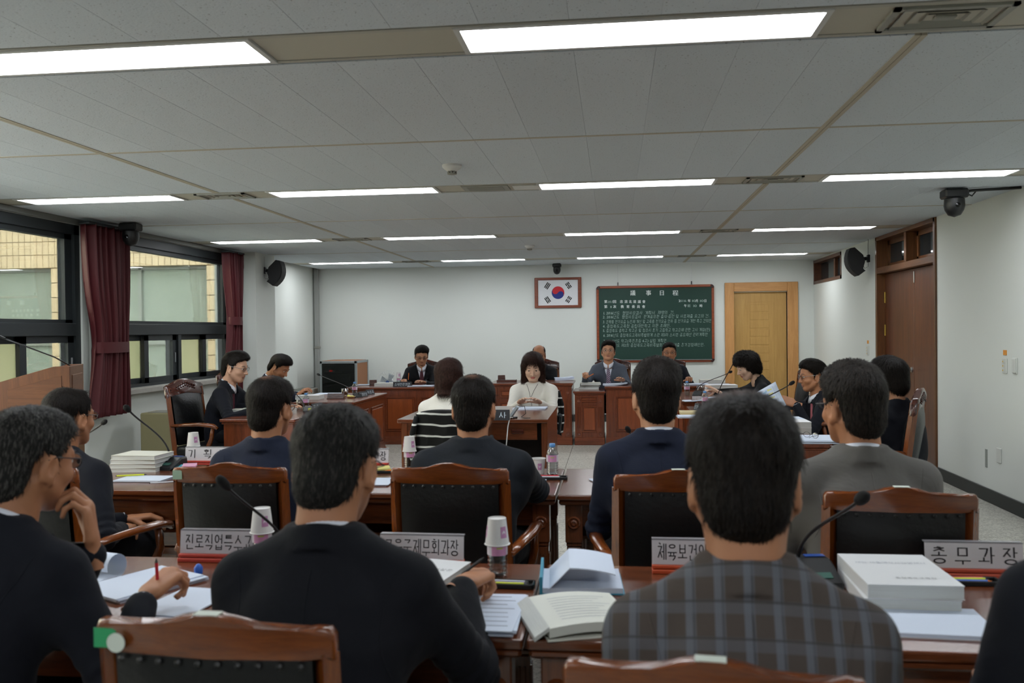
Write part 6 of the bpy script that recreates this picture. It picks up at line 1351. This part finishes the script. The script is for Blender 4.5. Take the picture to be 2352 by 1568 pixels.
def conf_mic(px, py, z, head, label, rz=0, big=1., led=True, cat='microphone'):
    """desk microphone: wedge base at px,py and gooseneck that ends at the world point head"""
    p = at_z(px, py, z); t = thing('desk_microphone', label, cat, (p.x, p.y, z), rz, 'gooseneck microphones'); b = big; mk_ = mat('mic_black', '17191b', .45)
    MB().prism([(-.075*b, 0), (.075*b, 0), (.07*b, .05*b), (.02*b, .052*b), (-.07*b, .016*b)], lambda y, q: (-.048*b, y, q), lambda y, q: (.048*b, y, q), .008*b).build('base', mk_, t)
    if led:
        sl = math.atan2(.036, .09); R_ = Matrix.Rotation(sl, 3, 'X'); MB().box((.012*b, .0455*b, .0535*b), (.05*b, .02*b, .002)).build('display', mat('mic_blue', '2c4f9a', .3), t); MB().box((.0, -.045*b, .0275*b), (.05*b, .022*b, .002), 0, R_).build('button', mat('mic_green', '2f5a50', .4), t)
    hl = Matrix.Rotation(-rz, 3, 'Z') @ (Vector(head)-Vector((p.x, p.y, z))); s = Vector((-.03*b, .04*b, .05*b)); u = hl-s; c1 = s+Vector((u.x*.08, u.y*.08, u.z*.42)); c2 = s+u*.7
    pts = [s.lerp(c1, q)*(1-q)**2*1 if False else (s*(1-q)**3+c1*3*q*(1-q)**2+c2*3*q*q*(1-q)+hl*q**3) for q in np.linspace(0, 1, 14)]
    MB().tube(pts, [.0055*b]*2+[.0042*b]*12, 8).build('gooseneck', mk_, t, 'all'); dd = (pts[-1]-pts[-2]).normalized()
    MB().tube([hl-dd*.012, hl, hl+dd*.01, hl+dd*.03, hl+dd*.042, hl+dd*.047], [.005*b, .011*b, .0135*b, .014*b, .010*b, .003*b], 12).build('mic_head', mat('mic_foam', '0c0d0e', .9, bump=.5, bscale=900), t, 'all'); return t
def mug(px, py, z, label, rz=0):
    p = at_z(px, py, z); t = thing('glass_mug', label, 'mug', (p.x, p.y, z), rz, 'glass tea mugs'); mg = clear_plastic('mug_glass', (.93, .93, .9, 1)) if 'mug_glass' not in MATS else MATS['mug_glass']; mt = MATS.get('tea') or mat('tea', '8a5a16', .1, trans=.5)
    MB().lathe([(.001, .004), (.032, .002), (.036, .008), (.038, .085), (.035, .085), (.033, .012), (.001, .010)], 24, cap=False).build('glass', mg, t, 'all'); MB().lathe([(.001, .012), (.032, .013), (.0335, .052), (.001, .0525)], 20).build('tea', mt, t, 40)
    MB().tube([(.036, 0, .07), (.056, 0, .066), (.062, 0, .045), (.056, 0, .025), (.037, 0, .02)], .005, 8).build('handle', mg, t, 'all'); return t
M_hl_y = mat('highlighter_yellow', 'c8cf2a', .4); M_pr = mat('pen_purple', '4a3080', .4); M_rd = mat('pen_red', 'b8182a', .35); M_or2 = mat('pen_orange', 'd8701c', .4); M_bl = mat('pen_blue', '2c5fb8', .35); M_wh = mat('pen_white', 'c8ccd2', .4); M_teal = mat('binder_teal', '2f86a0', .45); M_pk = mat('note_pink', 'd8a0bc', .6); M_cy = mat('note_cyan', '58b8cc', .6); M_yn = mat('note_yellow', 'd8cf7a', .6)
def sticky(px, py, z, m, label, rz=.3):
    p = at_z(px, py, z); t = thing('sticky_notes', label, 'sticky notes', (p.x, p.y, z), rz); MB().b2(-.036, .036, -.03, .03, 0, .008, .001).build('pad', m, t); MB().sheet([[(-.036, -.03, .0085), (.036, -.03, .0085)], [(-.036, .01, .009), (.036, .01, .009)], [(-.036, .03, .016), (.036, .03, .016)]]).build('top_sheet', m, t)
# ---- front-row table, left
plate_white(413, 1287, '진로직업특수교육', .29, 'white nameplate with a red base behind the pinstripe man, left side', .0)
plate_white(872, 1299, '교육국제무회과장', .265, 'white nameplate with an orange base behind the thick white book', -.03, col='c0502e')
bottle(1143, 1322, TZ, 'water bottle standing by the pinstripe man\'s pens', 'upside-down paper cup on the bottle by the pinstripe man\'s pens', .3)
bottle(603, 1290, TZ, 'water bottle hidden behind the pinstripe man', 'upside-down paper cup seen over the pinstripe man\'s shoulder', .2)
conf_mic(672, 1330, TZ, at_y(522, 1118, 2.35), 'gooseneck microphone leaning left over the pinstripe man\'s table', -.2)
book(996, 1338, TZ, .150, .21, .040, -.22, 'thick white book lying beside the pinstripe man\'s hand', None, [('도정질문', .02, .0, .022, M_ink)])
tp = tray(1165, 1346, TZ, 'black pen tray with a yellow highlighter by the table joint', -.05, .15, .05)
for k, (m, nm) in enumerate(((M_hl_y, 'yellow highlighter'), (M_pr, 'purple pen'), (M_wh, 'white pen'))): pen(tp+Vector((-.065, -.012+.013*k, .002)), (1, -.05, 0), .115, m, nm+' lying in the tray by the table joint', .0058 if k == 0 else .0042, name='marker' if k == 0 else 'pen')
papers(1105, 1415, TZ, .21, .29, .016, .0, 'stack of white papers under the pinstripe man\'s sleeve', n=5, lines=8)
pen(at_z(1062, 1318, .83), (.5, .25, .35), .06, M_blk, 'black pen in the pinstripe man\'s hand')
tag(MB().lathe([(.001, 0), (.012, .002), (.013, .02), (.006, .03), (.001, .032)], 14).build('blue_stamp', M_bl, None, 40, at_z(456, 1318, TZ)), 'small round blue stamp beside the left nameplate', 'stamp')
papers(330, 1345, TZ, .20, .28, .014, -.5, 'white pages in front of the writing man at the lower left', n=4, lines=0); papers(425, 1385, TZ, .16, .24, .006, -.15, 'single white sheets by the writing man\'s pen hand', n=2)
t = thing('rolled_document', 'rolled-back white booklet at the lower left table edge', 'document', at_z(232, 1316, TZ), -.3); mb = MB(); mb.sheet([[(x, -.10+.035*math.cos(a)+.0 if False else x*0-.02+.036*math.sin(a), .036-.036*math.cos(a)) for a in np.linspace(0, 1.6*PI, 16)] for x in (-.09, 0, .09)]); mb.build('rolled_pages', M_paper, t, 'all'); MB().b2(-.09, .09, -.25, -.02, 0, .008, .001).build('flat_pages', M_paper, t)
pen(at_z(362, 1338, .83), (-.1, .1, 1), .05, M_rd, 'red pencil in the writing man\'s hand, lower left')
# ---- front-row table, right
plate_white(1498, 1314, '체육보건안전과장', .27, 'white nameplate with an orange base left of the plaid jacket man', .0, col='c0502e')
plate_white(2127, 1322, '총 무 과 장', .27, 'white nameplate beside the thick white books', .0, col='b8503a')
conf_mic(1873, 1335, TZ, at_y(1972, 1150, 2.28), 'large gooseneck microphone with green button right of the plaid man', .12, 1.15)
pb = at_z(2057, 1308, TZ+.07)
for k in range(2): book(pb+Vector((.004*k, .003*k, 0)), 0, TZ+.036*k, .235, .31, .036, -.03+.03*k, ('lower of two thick white books by the microphone', 'upper of two thick white books by the microphone')[k], None, [('세입·세출예산사업명세서', 0, .06, .018, M_inkl), ('충청북도교육청', .02, -.09, .016, M_ink)] if k else None, 'thick white budget books')
t = thing('spiral_notebook', 'open white spiral notebook in front of the thick books', 'notebook', at_z(2118, 1432, TZ), -.06); MB().b2(-.15, .15, -.105, .105, 0, .010, .001).build('pages', M_paper, t); MB().b2(-.155, .155, -.11, .11, -.0, .002).build('cover', M_wh, t)
for k in range(22): link('coil', MB().tube([(-.15+.012*math.cos(a), 0, .006+.009*math.sin(a)) for a in np.linspace(0, 2*PI, 9)], .0012, 5, False).mesh('coil', M_inkl) if k == 0 else bpy.data.meshes['coil'], t, (0, -.1+k*.0095, 0))
MB().b2(-.145, -.125, .07, .1, .0101, .0108).build('blue_tab', M_cy, t)
tp = tray(2225, 1340, TZ, 'black pen tray with blue and yellow pens below the right nameplate', 0, .16, .05)
for k, (m, nm) in enumerate(((M_bl, 'blue pen'), (M_hl_y, 'yellow highlighter'), (M_rd, 'red pen'))): pen(tp+Vector((-.07, -.012+.013*k, .002)), (1, .03*k, 0), .115, m, nm+' in the tray below the right nameplate', .0042 if k != 1 else .0056, M_or2 if k == 0 else None, name='pen' if k != 1 else 'marker')
bd_ = thing('binder', 'teal ring binder with curled-over white pages', 'binder', at_z(1345, 1345, TZ), .06); MB().b2(-.125, .105, -.09, .12, 0, .004, .001).build('cover', M_teal, bd_); MB().b2(-.128, -.120, -.09, .12, 0, .05, .001).build('spine', M_teal, bd_); MB().b2(-.12, .10, -.085, .115, .004, .018).build('page_block', M_paper, bd_)
mb = MB(); mb.sheet([[((-.105+.03*(1-math.cos(a))+.0) if a < PI else (-.045+.125*(a-PI)/1.2), y, (.045+.03*math.sin(a-PI/2)+.006*y if a < PI else .075-.018*((a-PI)/1.2)**2)) for a in list(np.linspace(0, PI, 10))+list(np.linspace(PI+.2, PI+1.2, 6))] for y in (-.09, .02, .125)], .003); mb.build('curled_pages', M_paper, bd_, 40)
for k in range(7): MB().b2(-.03, .07, .085-k*.022, .087-k*.022, .0755, .076).build('text_line', M_inkl, bd_) if False else None
ob = thing('open_book', 'open cream-coloured book tilted at the table edge', 'book', at_z(1325, 1425, TZ), .30); mob = mat('open_page', 'd6d8cf', .7)
mb = MB(); mb.sheet([[(x, y, .028+.010*math.cos(x*14)+.02*(y < 0)*0) for x in np.linspace(-.10, .12, 9)] for y in (-.13, 0, .12)], .022); mb.build('pages', mob, ob, 40); MB().b2(-.105, .125, -.135, .125, 0, .004, .001).build('cover', M_paperw, ob); mb = MB(); mb.sheet([[(-.10, y, .034), (-.135, y, .012)] for y in (-.13, .12)], .01); mb.build('fore_edge', M_pages, ob)
for k in range(9): mb = MB(); yy = .075-k*.02; mb.sheet([[(x, q, .0288+.010*math.cos(x*14)) for x in np.linspace(-.06, .09-.02*(k % 3), 6)] for q in (yy-.001, yy+.001)]); mb.build('text_line', M_inkl, ob)
tag(MB().box((0, 0, .012), (.035, .05, .024), .004).build('sticky_dispenser', M_wh, None, False, at_z(1818, 1330, TZ)), 'small white and pink dispenser beside the microphone base', 'dispenser')
# ---- second-row table
pb = at_z(330, 1078, TZ)
for k in range(4): book(pb+Vector((-.02+.006*k, 0, 0)), 0, TZ+.022*k, .25, .19, .022, .10-.05*k, ('lowest', 'second', 'third', 'topmost')[k]+' of the pale books stacked by the left microphone', M_paperw if k % 2 else None, None, 'pale books stacked by the left microphone')
conf_mic(393, 1075, TZ, at_y(296, 942, 4.15), 'gooseneck microphone beside the stacked pale books', -.1, 1.1)
plate_white(425, 1067, '기  획  관', .26, 'white nameplate behind the bottle at the window end, second row', 0); plate_white(790, 1072, '감  사  과  장', .245, 'white nameplate half hidden by the pinstripe man\'s head', 0)
bottle(445, 1063, TZ, 'water bottle in front of the window-end nameplate', 'upside-down paper cup on the bottle at the window end', .4); bottle(941, 1077, TZ, 'water bottle left of the charcoal-suited man', 'upside-down paper cup left of the charcoal-suited man', .4); bottle(1269, 1089, TZ, 'water bottle with blue cap right of the charcoal-suited man')
p = at_z(1237, 1087, TZ); put(_CU, (p.x, p.y, TZ), .3, 'upright paper cup right of the charcoal-suited man')
papers(330, 1102, TZ, .24, .15, .010, .02, 'open white papers in front of the balding man, far left', n=3); pen(at_z(268, 1100, TZ)+Vector((0, 0, .016)), (.9, .35, 0), .13, M_hl_y, 'yellow pencil on the far left papers', .004, name='pencil'); pen(at_z(345, 1117, TZ)+Vector((0, 0, .016)), (.9, .4, 0), .13, M_wh, 'grey pen on the far left papers', .004)
tp = tray(440, 1082, TZ, 'black pen tray behind the navy-suited man', .05, .17, .06); sticky(435, 1072, TZ+.016, M_pk, 'pink sticky notes on the black tray'); sticky(415, 1075, TZ+.004, M_cy, 'cyan sticky notes beside the pink ones', .2)
papers(862, 1108, TZ, .16, .2, .008, .03, 'white papers between the second-row chairs', n=3); sticky(880, 1078, TZ+.014, M_yn, 'yellow sticky notes by the half-hidden nameplate', .4); tp = tray(900, 1085, TZ, 'black pen tray with orange pens left of the charcoal suit', .05, .17, .06)
for k, (m, nm) in enumerate(((M_or2, 'orange pen'), (M_hl_y, 'yellow pen'))): pen(tp+Vector((-.05, -.012+.016*k, .003)), (1, .05, 0), .12, m, nm+' in the tray left of the charcoal suit')
tp = tray(1262, 1100, TZ, 'black pen tray with a red pen by the second-row table joint', .02, .17, .055); pen(tp+Vector((-.075, .012, .004)), (1, .02, 0), .12, M_rd, 'red pen in the tray by the second-row joint', .0048); pen(tp+Vector((-.06, -.008, .003)), (1, .0, 0), .11, M_wh, 'white pen in the tray by the second-row joint')
papers(1222, 1108, TZ, .12, .16, .005, .05, 'white sheet under the charcoal-suited man\'s elbow', n=2); papers(1400, 1078, TZ, .15, .10, .028, .0, 'small block of white paper left of the navy suit', n=3); papers(1400, 1105, TZ, .16, .12, .006, .3, 'curled loose papers left of the navy suit', n=2, curl=.05)
conf_mic(1500, 1085, TZ, at_y(1445, 990, 4.25), 'gooseneck microphone mostly hidden behind the second navy suit', 0, .9)
conf_mic(150, 1075, TZ, at_y(236, 972, 4.2), 'gooseneck microphone peeking out beside the balding man\'s face', .2, .9)
# ---- stenographers' table
block_plate(1128, 965, TZ, '속 기 사', .30, 'black nameplate on the stenographer table', 0, .085); papers(1218, 938, TZ, .30, .21, .012, .0, 'white papers before the woman in white', n=4); papers(1148, 955, TZ, .16, .12, .004, 0, 'small sheet beside the stenographer nameplate', n=2)
t = thing('microphone_stand', 'grey tilted clip with black cable on the stenographer table', 'holder', at_z(1180, 960, TZ), -.5); MB().box((0, 0, .05), (.03, .02, .13), .005, Matrix.Rotation(.7, 3, 'Y')).build('clip', mat('clip_grey', '9aa2a8', .35), t); MB().b2(-.05, .02, -.03, .03, 0, .012, .003).build('foot', M_blk, t)
mb = MB(); mb.tube([(.03, .02, .09), (.09, .03, .10), (.10, .03, .04), (.06, .02, .01), (.12, -.02, .008), (.16, .01, .008)], .003, 6); mb.build('cable', M_blk, t, 'all')
mb = MB(); q0 = Vector((.01, -.03, .008)); mb.tube([q0, q0+Vector((.03, -.08, .01)), q0+Vector((.03, -.11, -.06)), q0+Vector((.02, -.12, -.2)), q0+Vector((.01, -.12, -.34))], .005, 6); mb.build('white_cord', M_white, t, 'all')
# lanyard of the facing woman
hp = h5; mb = MB(); mb.tube([hp+Vector((-.055, -.10, -.165)), hp+Vector((-.03, -.15, -.22)), hp+Vector((-.01, -.175, -.30)), hp+Vector((.0, -.175, -.36)), hp+Vector((.0, -.16, -.44))], .0022, 5); o = mb.build('lanyard', M_blk, None); o.parent = P5; o.matrix_parent_inverse = P5.matrix_basis.inverted()
mb = MB(); mb.tube([hp+Vector((.055, -.10, -.165)), hp+Vector((.02, -.155, -.23)), hp+Vector((-.01, -.175, -.30))], .0022, 5); o = mb.build('lanyard', M_blk, None); o.parent = P5; o.matrix_parent_inverse = P5.matrix_basis.inverted()
# ---- stenographer chairs with draped cardigans
def steno_chair(P, label, jlabel, dx=0.):
    d = Vector((dx, -.02, 0)); d.rotate(P.rotation_euler); t = thing('office_chair', label, 'chair', (P.location.x+d.x, P.location.y+d.y, 0), P.rotation_euler.z, 'stenographer chairs')
    MB().box((0, 0, .42), (.44, .42, .07), .03, None, 3).build('seat', M_blk, t, 'all'); mb = MB()
    for fs in (1, -1): mb.sheet([[(x, -.235-.05*(z-.5)+fs*.02*(1-(x/.22)**4), z) for x in np.linspace(-.21, .21, 8)] for z in np.linspace(.5, .825, 6)])
    mb.build('backrest', M_blk, t, 'all'); MB().tube([(0, 0, .38), (0, 0, .12)], .03, 12).build('column', M_steel, t)
    for k in range(5): a = k*2*PI/5+.3; MB().tube([(0, 0, .10), (.26*math.cos(a), .26*math.sin(a), .05)], [.022, .014], 8).build('base_arm', M_blk, t); MB().lathe([(.001, 0), (.022, .004), (.022, .04), (.001, .045)], 10, (.26*math.cos(a), .26*math.sin(a), 0)).build('caster', M_blk, t)
    for s in (-1, 1): MB().tube([(s*.24, -.08, .42), (s*.26, -.06, .6), (s*.26, .14, .62)], [.014, .016, .02], 8).build('armrest', mat('arm_grey', '3c4246', .4), t, 'all')
    j = thing('cardigan', jlabel, 'cardigan', t.location, P.rotation_euler.z, 'striped cardigans'); mb = MB(); P_ = []
    for v in np.linspace(0, 1, 22):
        row = []
        for u in np.linspace(-1, 1, 26):
            w = .235+.02*v; x = u*w; z = .865-.46*v-.03*abs(u)**3; row.append((x, -.285-.05*(z-.5)-.012*math.sin(u*9+v*2)*v+.05*abs(u)**3, z))
        P_.append(row)
    top = [[(u*.235, -.20-.05*.36,   .84-.03*abs(u)**3) for u in np.linspace(-1, 1, 26)], [(u*.235, -.235, .872-.03*abs(u)**3) for u in np.linspace(-1, 1, 26)]]
    mb.sheet(top+P_); o = mb.build('drape', CL['stripe'], j, 'all'); o.modifiers.new('thickness', 'SOLIDIFY').thickness = .006
    for s in (-1, 1): MB().tube([(s*.225, -.27, .82), (s*.255, -.275, .70), (s*.262, -.27, .52), (s*.25, -.265, .40)], [.03, .042, .038, .03], 10, True, .55).build('sleeve', CL['stripe'], j, 'all')
steno_chair(P6, 'office chair of the stenographer seen from behind', 'black and white striped cardigan on the nearer stenographer chair', .08); steno_chair(P5, 'office chair of the stenographer facing the camera', 'black and white striped cardigan on the farther stenographer chair')
# ---- window-side desks
book(552, 948, TZ, .22, .16, .035, .0, 'cream book on the corner of the nearer window-side desk', M_paperw)
def tea_set(mpx, bpx, z, nm): mug(*mpx, z, 'glass mug of tea '+nm, 2.4); bottle(*bpx, z, 'water bottle '+nm)
tea_set((690, 938), (703, 940), TZ, 'on the nearer window-side desk'); tea_set((792, 909), (815, 908), TZ, 'on the farther window-side desk')
block_plate(731, 940, TZ, '윤홍창', .18, 'black nameplate on the nearer window-side desk', PI/2-.25); block_plate(836, 911, TZ, '부위원장', .17, 'left black nameplate on the farther window-side desk', PI/2-.3); block_plate(852, 906, TZ, '이종욱', .16, 'right black nameplate on the farther window-side desk', PI/2-.3)
wood_stand(772, 916, TZ, .19, 'brown name stand on the farther window-side desk', -.02, .062); book(712, 916, TZ, .26, .2, .045, 0, 'thick pink-tabbed book on the farther window-side desk', None, None); papers(755, 905, TZ, .3, .2, .01, 0, 'white papers behind the brown stand, farther window-side desk', n=3)
papers(748, 936, TZ, .2, .16, .006, .1, 'white sheet at the end of the nearer window-side desk', n=2)
conf_mic(822, 912, TZ, at_y(734, 861, 9.9), 'long gooseneck microphone on the farther window-side desk', .5, .9, False); conf_mic(707, 945, TZ, at_y(672, 896, 7.9), 'gooseneck microphone on the nearer window-side desk', .4, .9, False)
for px, py, nm in ((718, 946, 'nearer'), (806, 914, 'farther')):
    p = at_z(px, py, TZ); t = thing('stationery_dish', 'small yellow stationery dish on the %s window-side desk' % nm, 'dish', (p.x, p.y, TZ)); MB().lathe([(.001, .002), (.035, 0), (.05, .018), (.046, .018), (.03, .006), (.001, .006)], 20, cap=False).build('dish', mat('dish_tan', 'a5835a', .5), t, 40); MB().b2(-.035, .03, -.02, .02, .012, .028, .006).build('note_pad', M_yn, t); MB().box((-.03, .01, .026), (.03, .02, .02), .006).build('eraser', M_hl_y, t)
# ---- left wall desk
ZB = .745
block_plate(924, 888, ZB, '수석전문위원', .25, 'black nameplate on the left wall desk', 0, .065); papers(968, 887, ZB, .32, .22, .012, 0, 'white papers before the writing man at the left wall desk', n=3); wood_stand(857, 885, ZB, .10, 'brown name stand on the left wall desk', .5, .075); papers(838, 884, ZB, .2, .16, .008, 0, 'loose papers at the end of the left wall desk', n=2)
book(886, 885, ZB, .26, .2, .035, 0, 'cream book on the left wall desk below the fan', M_paperw); bottle(916, 884, ZB, 'water bottle on the left wall desk', 'upside-down paper cup on the left wall desk')
pen(at_y(938, 872, 11.45), (.05, .1, 1), .09, M_or2, 'orange pencil in the writing man\'s hand by the left wall', .004, name='pencil')
p = at_y(893, 880, 12.6); t = thing('desk_fan', 'white desk fan with round cage behind the left wall desk', 'fan', (p.x, p.y, 0)); c = Vector((0, 0, p.z+.02)); mf = mat('fan_white', 'd0d4d6', .4)
mb = MB()
for k in range(28): a = k*2*PI/28; mb.tube([c+Vector((.02*math.cos(a), -.07, .02*math.sin(a))), c+Vector((.12*math.cos(a), -.06, .12*math.sin(a))), c+Vector((.165*math.cos(a), -.01, .165*math.sin(a))), c+Vector((.12*math.cos(a), .05, .12*math.sin(a)))], .0012, 4, False)
for r, y in ((.165, -.01), (.12, -.06), (.06, -.068)): mb.tube([c+Vector((r*math.cos(a), y, r*math.sin(a))) for a in np.linspace(0, 2*PI, 29)], .0022, 5, False)
mb.build('cage', mf, t)
bme = MB(); bme.sheet([[(.02+.10*u, -.02+.02*v, (-.035+.07*v)*(.6+.7*u)) for u in np.linspace(0, 1, 5)] for v in np.linspace(0, 1, 4)], .002); bme = bme.mesh('blade', mat('fan_blade', 'b4bcc2', .3), 40)
for k in range(4): o = link('blade', bme, t, c, (0, k*PI/2+.4, 0))
MB().lathe([(.001, 0), (.026, .004), (.026, .012), (.001, .016)], 18, M=Matrix.Translation(c+Vector((0, -.07, 0))) @ Matrix.Rotation(PI/2, 4, 'X')).build('hub', mat('fan_blue', '3a5a9a', .4), t); MB().tube([c+Vector((0, .02, 0)), c+Vector((0, .1, 0))], .05, 16).build('motor', mf, t, 40); MB().tube([c+Vector((0, .05, -.03)), (0, .05, .03)], .018, 12).build('pole', mf, t, 40); MB().lathe([(.16, 0), (.16, .02), (.03, .04), (.001, .04)], 24, (0, .05, 0)).build('base', mf, t, 40)
# ---- middle and right wall desks
wood_stand(1152, 876, .79, .10, 'brown name stand on the tall middle desk', .5, .085); t = papers(1165, 877, .79, .25, .14, .03, 0, 'brown desk tray with yellow notes on the middle desk', WCD, 1, name='desk_tray', cat='tray'); papers(1296, 872, .79, .25, .2, .03, .1, 'ruffled white papers on the middle desk', n=4, curl=.03)
for k in range(3): book(at_z(1353, 893, .685)+Vector((.01*k, .05*(k % 2), 0)), 0, .685+.028*k, .26, .19, .028, .05*k, ('lowest', 'middle', 'topmost')[k]+' pale book on the narrow cabinet desk', M_paperw if k != 1 else mat('book_navy', '3a4358', .5), None, 'pale books on the narrow cabinet desk')
papers(1413, 884, ZB, .30, .22, .016, 0, 'open white papers before the man with the pencil', n=4, curl=.04); pen(at_y(1345, 868, 11.45), (.85, -.1, .45), .12, M_or2, 'yellow pencil held by the grey-suited man', .0045, name='pencil')
book(1632, 880, ZB, .28, .2, .05, 0, 'thick cream book at the end of the chalkboard desk', M_paperw); papers(1600, 884, ZB, .3, .2, .02, 0, 'white papers on the chalkboard desk', n=4); papers(1655, 884, ZB, .25, .18, .012, .1, 'white papers at the right end of the chalkboard desk', n=3)
# ---- door-side desks
bottle(1578, 908, TZ, 'water bottle on the farthest door-side desk'); bottle(1619, 937, TZ, 'water bottle on the middle door-side desk'); bottle(1676, 985, TZ, 'water bottle on the nearest door-side desk')
mug(1608, 903, TZ, 'glass mug of tea on the farthest door-side desk', 0); mug(1649, 940, TZ, 'glass mug of tea on the middle door-side desk', 0); mug(1712, 985, TZ, 'glass mug of tea on the nearest door-side desk', 0)
wood_stand(1602, 921, TZ, .12, 'brown name stand on the farthest door-side desk', .2, .05); wood_stand(1622, 934, TZ, .17, 'brown name stand on the middle door-side desk', .0, .055); wood_stand(1674, 982, TZ, .18, 'brown name stand on the nearest door-side desk', .0, .06)
conf_mic(1602, 908, TZ, at_y(1676, 855, 9.0), 'gooseneck microphone on the farthest door-side desk', -.3, .95, False); conf_mic(1652, 938, TZ, at_y(1685, 832, 7.5), 'upright gooseneck microphone on the middle door-side desk', -.3, .95, False); conf_mic(1712, 975, TZ, at_y(1815, 882, 6.35), 'gooseneck microphone on the nearest door-side desk', -.4, .95, False)
for k in range(3): book(at_z(1655, 900, TZ)+Vector((.004*k, 0, 0)), 0, TZ+.028*k, .34, .2, .028, .02*k, ('lowest', 'middle', 'topmost')[k]+' white booklet beside the curly-haired woman', None, None, 'white booklets beside the curly-haired woman')
papers(1640, 914, TZ, .3, .16, .008, 0, 'white sheets under the curly-haired woman\'s hand', n=3); papers(1590, 921, TZ, .18, .14, .008, .15, 'white sheets at the corner of the farthest door-side desk', n=2, curl=.02); papers(1690, 921, TZ, .34, .2, .014, 0, 'white spiral booklet on the farthest door-side desk', n=3)
papers(1600, 950, TZ, .28, .22, .02, 0, 'yellow envelope and papers on the middle door-side desk', mat('envelope', 'c9b98a', .6), 1); papers(1598, 958, TZ, .3, .16, .014, .05, 'blue-white spiral booklet on the middle door-side desk', n=3); papers(1715, 942, TZ, .25, .2, .03, .05, 'open cream booklet on the middle door-side desk', mat('booklet_cream', 'd4d4bc', .6), 2, lines=4); papers(1760, 958, TZ, .34, .3, .012, .1, 'wide loose sheets below the held page', n=3, lines=5); papers(1785, 968, TZ, .36, .2, .03, .0, 'thick loose papers on top of the stacked books', n=4)
for k in range(2): book(at_z(1806, 992, TZ)+Vector((0, 0, 0)), 0, TZ+.04*k, .30, .2, .04, 0, ('lower', 'upper')[k]+' white book stacked before the man with the pink tie', None, None, 'white books before the man with the pink tie')
tag(MB().b2(-.11, .11, -.004, .004, 0, .008).build('orange_ruler', M_or2, None, False, at_z(1790, 1000, TZ)), 'orange strip below the stacked white books', 'ruler')
papers(1850, 1012, TZ, .40, .3, .02, 0, 'spread white spiral booklets on the nearest door-side desk', n=5)
t = thing('spectacles', 'folded-out spectacles lying on the white booklets at right', 'glasses', at_z(1843, 1010, TZ+.02), 0); g = link('frame', GL['dark'][0], t, (0, .05, -.012), (0, 0, -.9)); l_ = link('lens', GL['dark'][1], g)
pb = at_z(1640, 930, TZ); block_plate(1598, 942, TZ, '위원', .1, 'small black nameplate seen edge-on, door side', -PI/2+.3, .06)
# held sheet
t = thing('held_sheet', 'printed sheet with yellow and blue bands held up by the man', 'paper', (0, 0, 0)); cs = [at_y(1714, 914, 7.30), at_y(1781, 876, 7.42), at_y(1806, 930, 7.40), at_y(1745, 965, 7.28)]
def bil(u, v): return (cs[0]*(1-u)+cs[1]*u)*(1-v)+(cs[3]*(1-u)+cs[2]*u)*v
nrm = (cs[1]-cs[0]).cross(cs[3]-cs[0]).normalized(); nrm = -nrm if nrm.y > 0 else nrm
def patch(u0, u1, v0, v1, k, m, nm): mb = MB(); mb.sheet([[bil(u, v)+nrm*(k-.012*math.sin(PI*v)*.6) for u in np.linspace(u0, u1, 5)] for v in np.linspace(v0, v1, 7)]); return mb.build(nm, m, t, 'all')
o = patch(0, 1, 0, 1, 0, M_paper, 'sheet'); o.modifiers.new('thickness', 'SOLIDIFY').thickness = .001
patch(.66, .80, .12, .92, .001, mat('print_yellow', 'd8d48a', .7), 'yellow_band'); patch(.50, .64, .12, .92, .001, mat('print_blue', '9ab8d0', .7), 'blue_band')
for k in range(9): patch(.08+.04*k, .085+.04*k, .12, .9, .001, M_inkl, 'text_line')
for (u0, u1, v0, v1) in ((.05, .86, .10, .105), (.05, .86, .93, .935), (.05, .055, .10, .935), (.855, .86, .10, .935)): patch(u0, u1, v0, v1, .0012, M_inkl, 'table_rule')
# lectern microphone
lb = at_y(163, 834, 5.78); t = thing('lectern_microphone', 'thin gooseneck microphone on the lectern', 'microphone', lb); he = at_y(8, 776, 5.55)-lb; MB().tube([(0, 0, -.02), he*.25+Vector((0, 0, .0)), he*.6, he], .005, 8).build('gooseneck', M_blk, t, 'all'); MB().tube([he*.98, he*1.1], [.009, .011], 10).build('mic_head', M_blk, t)
# end
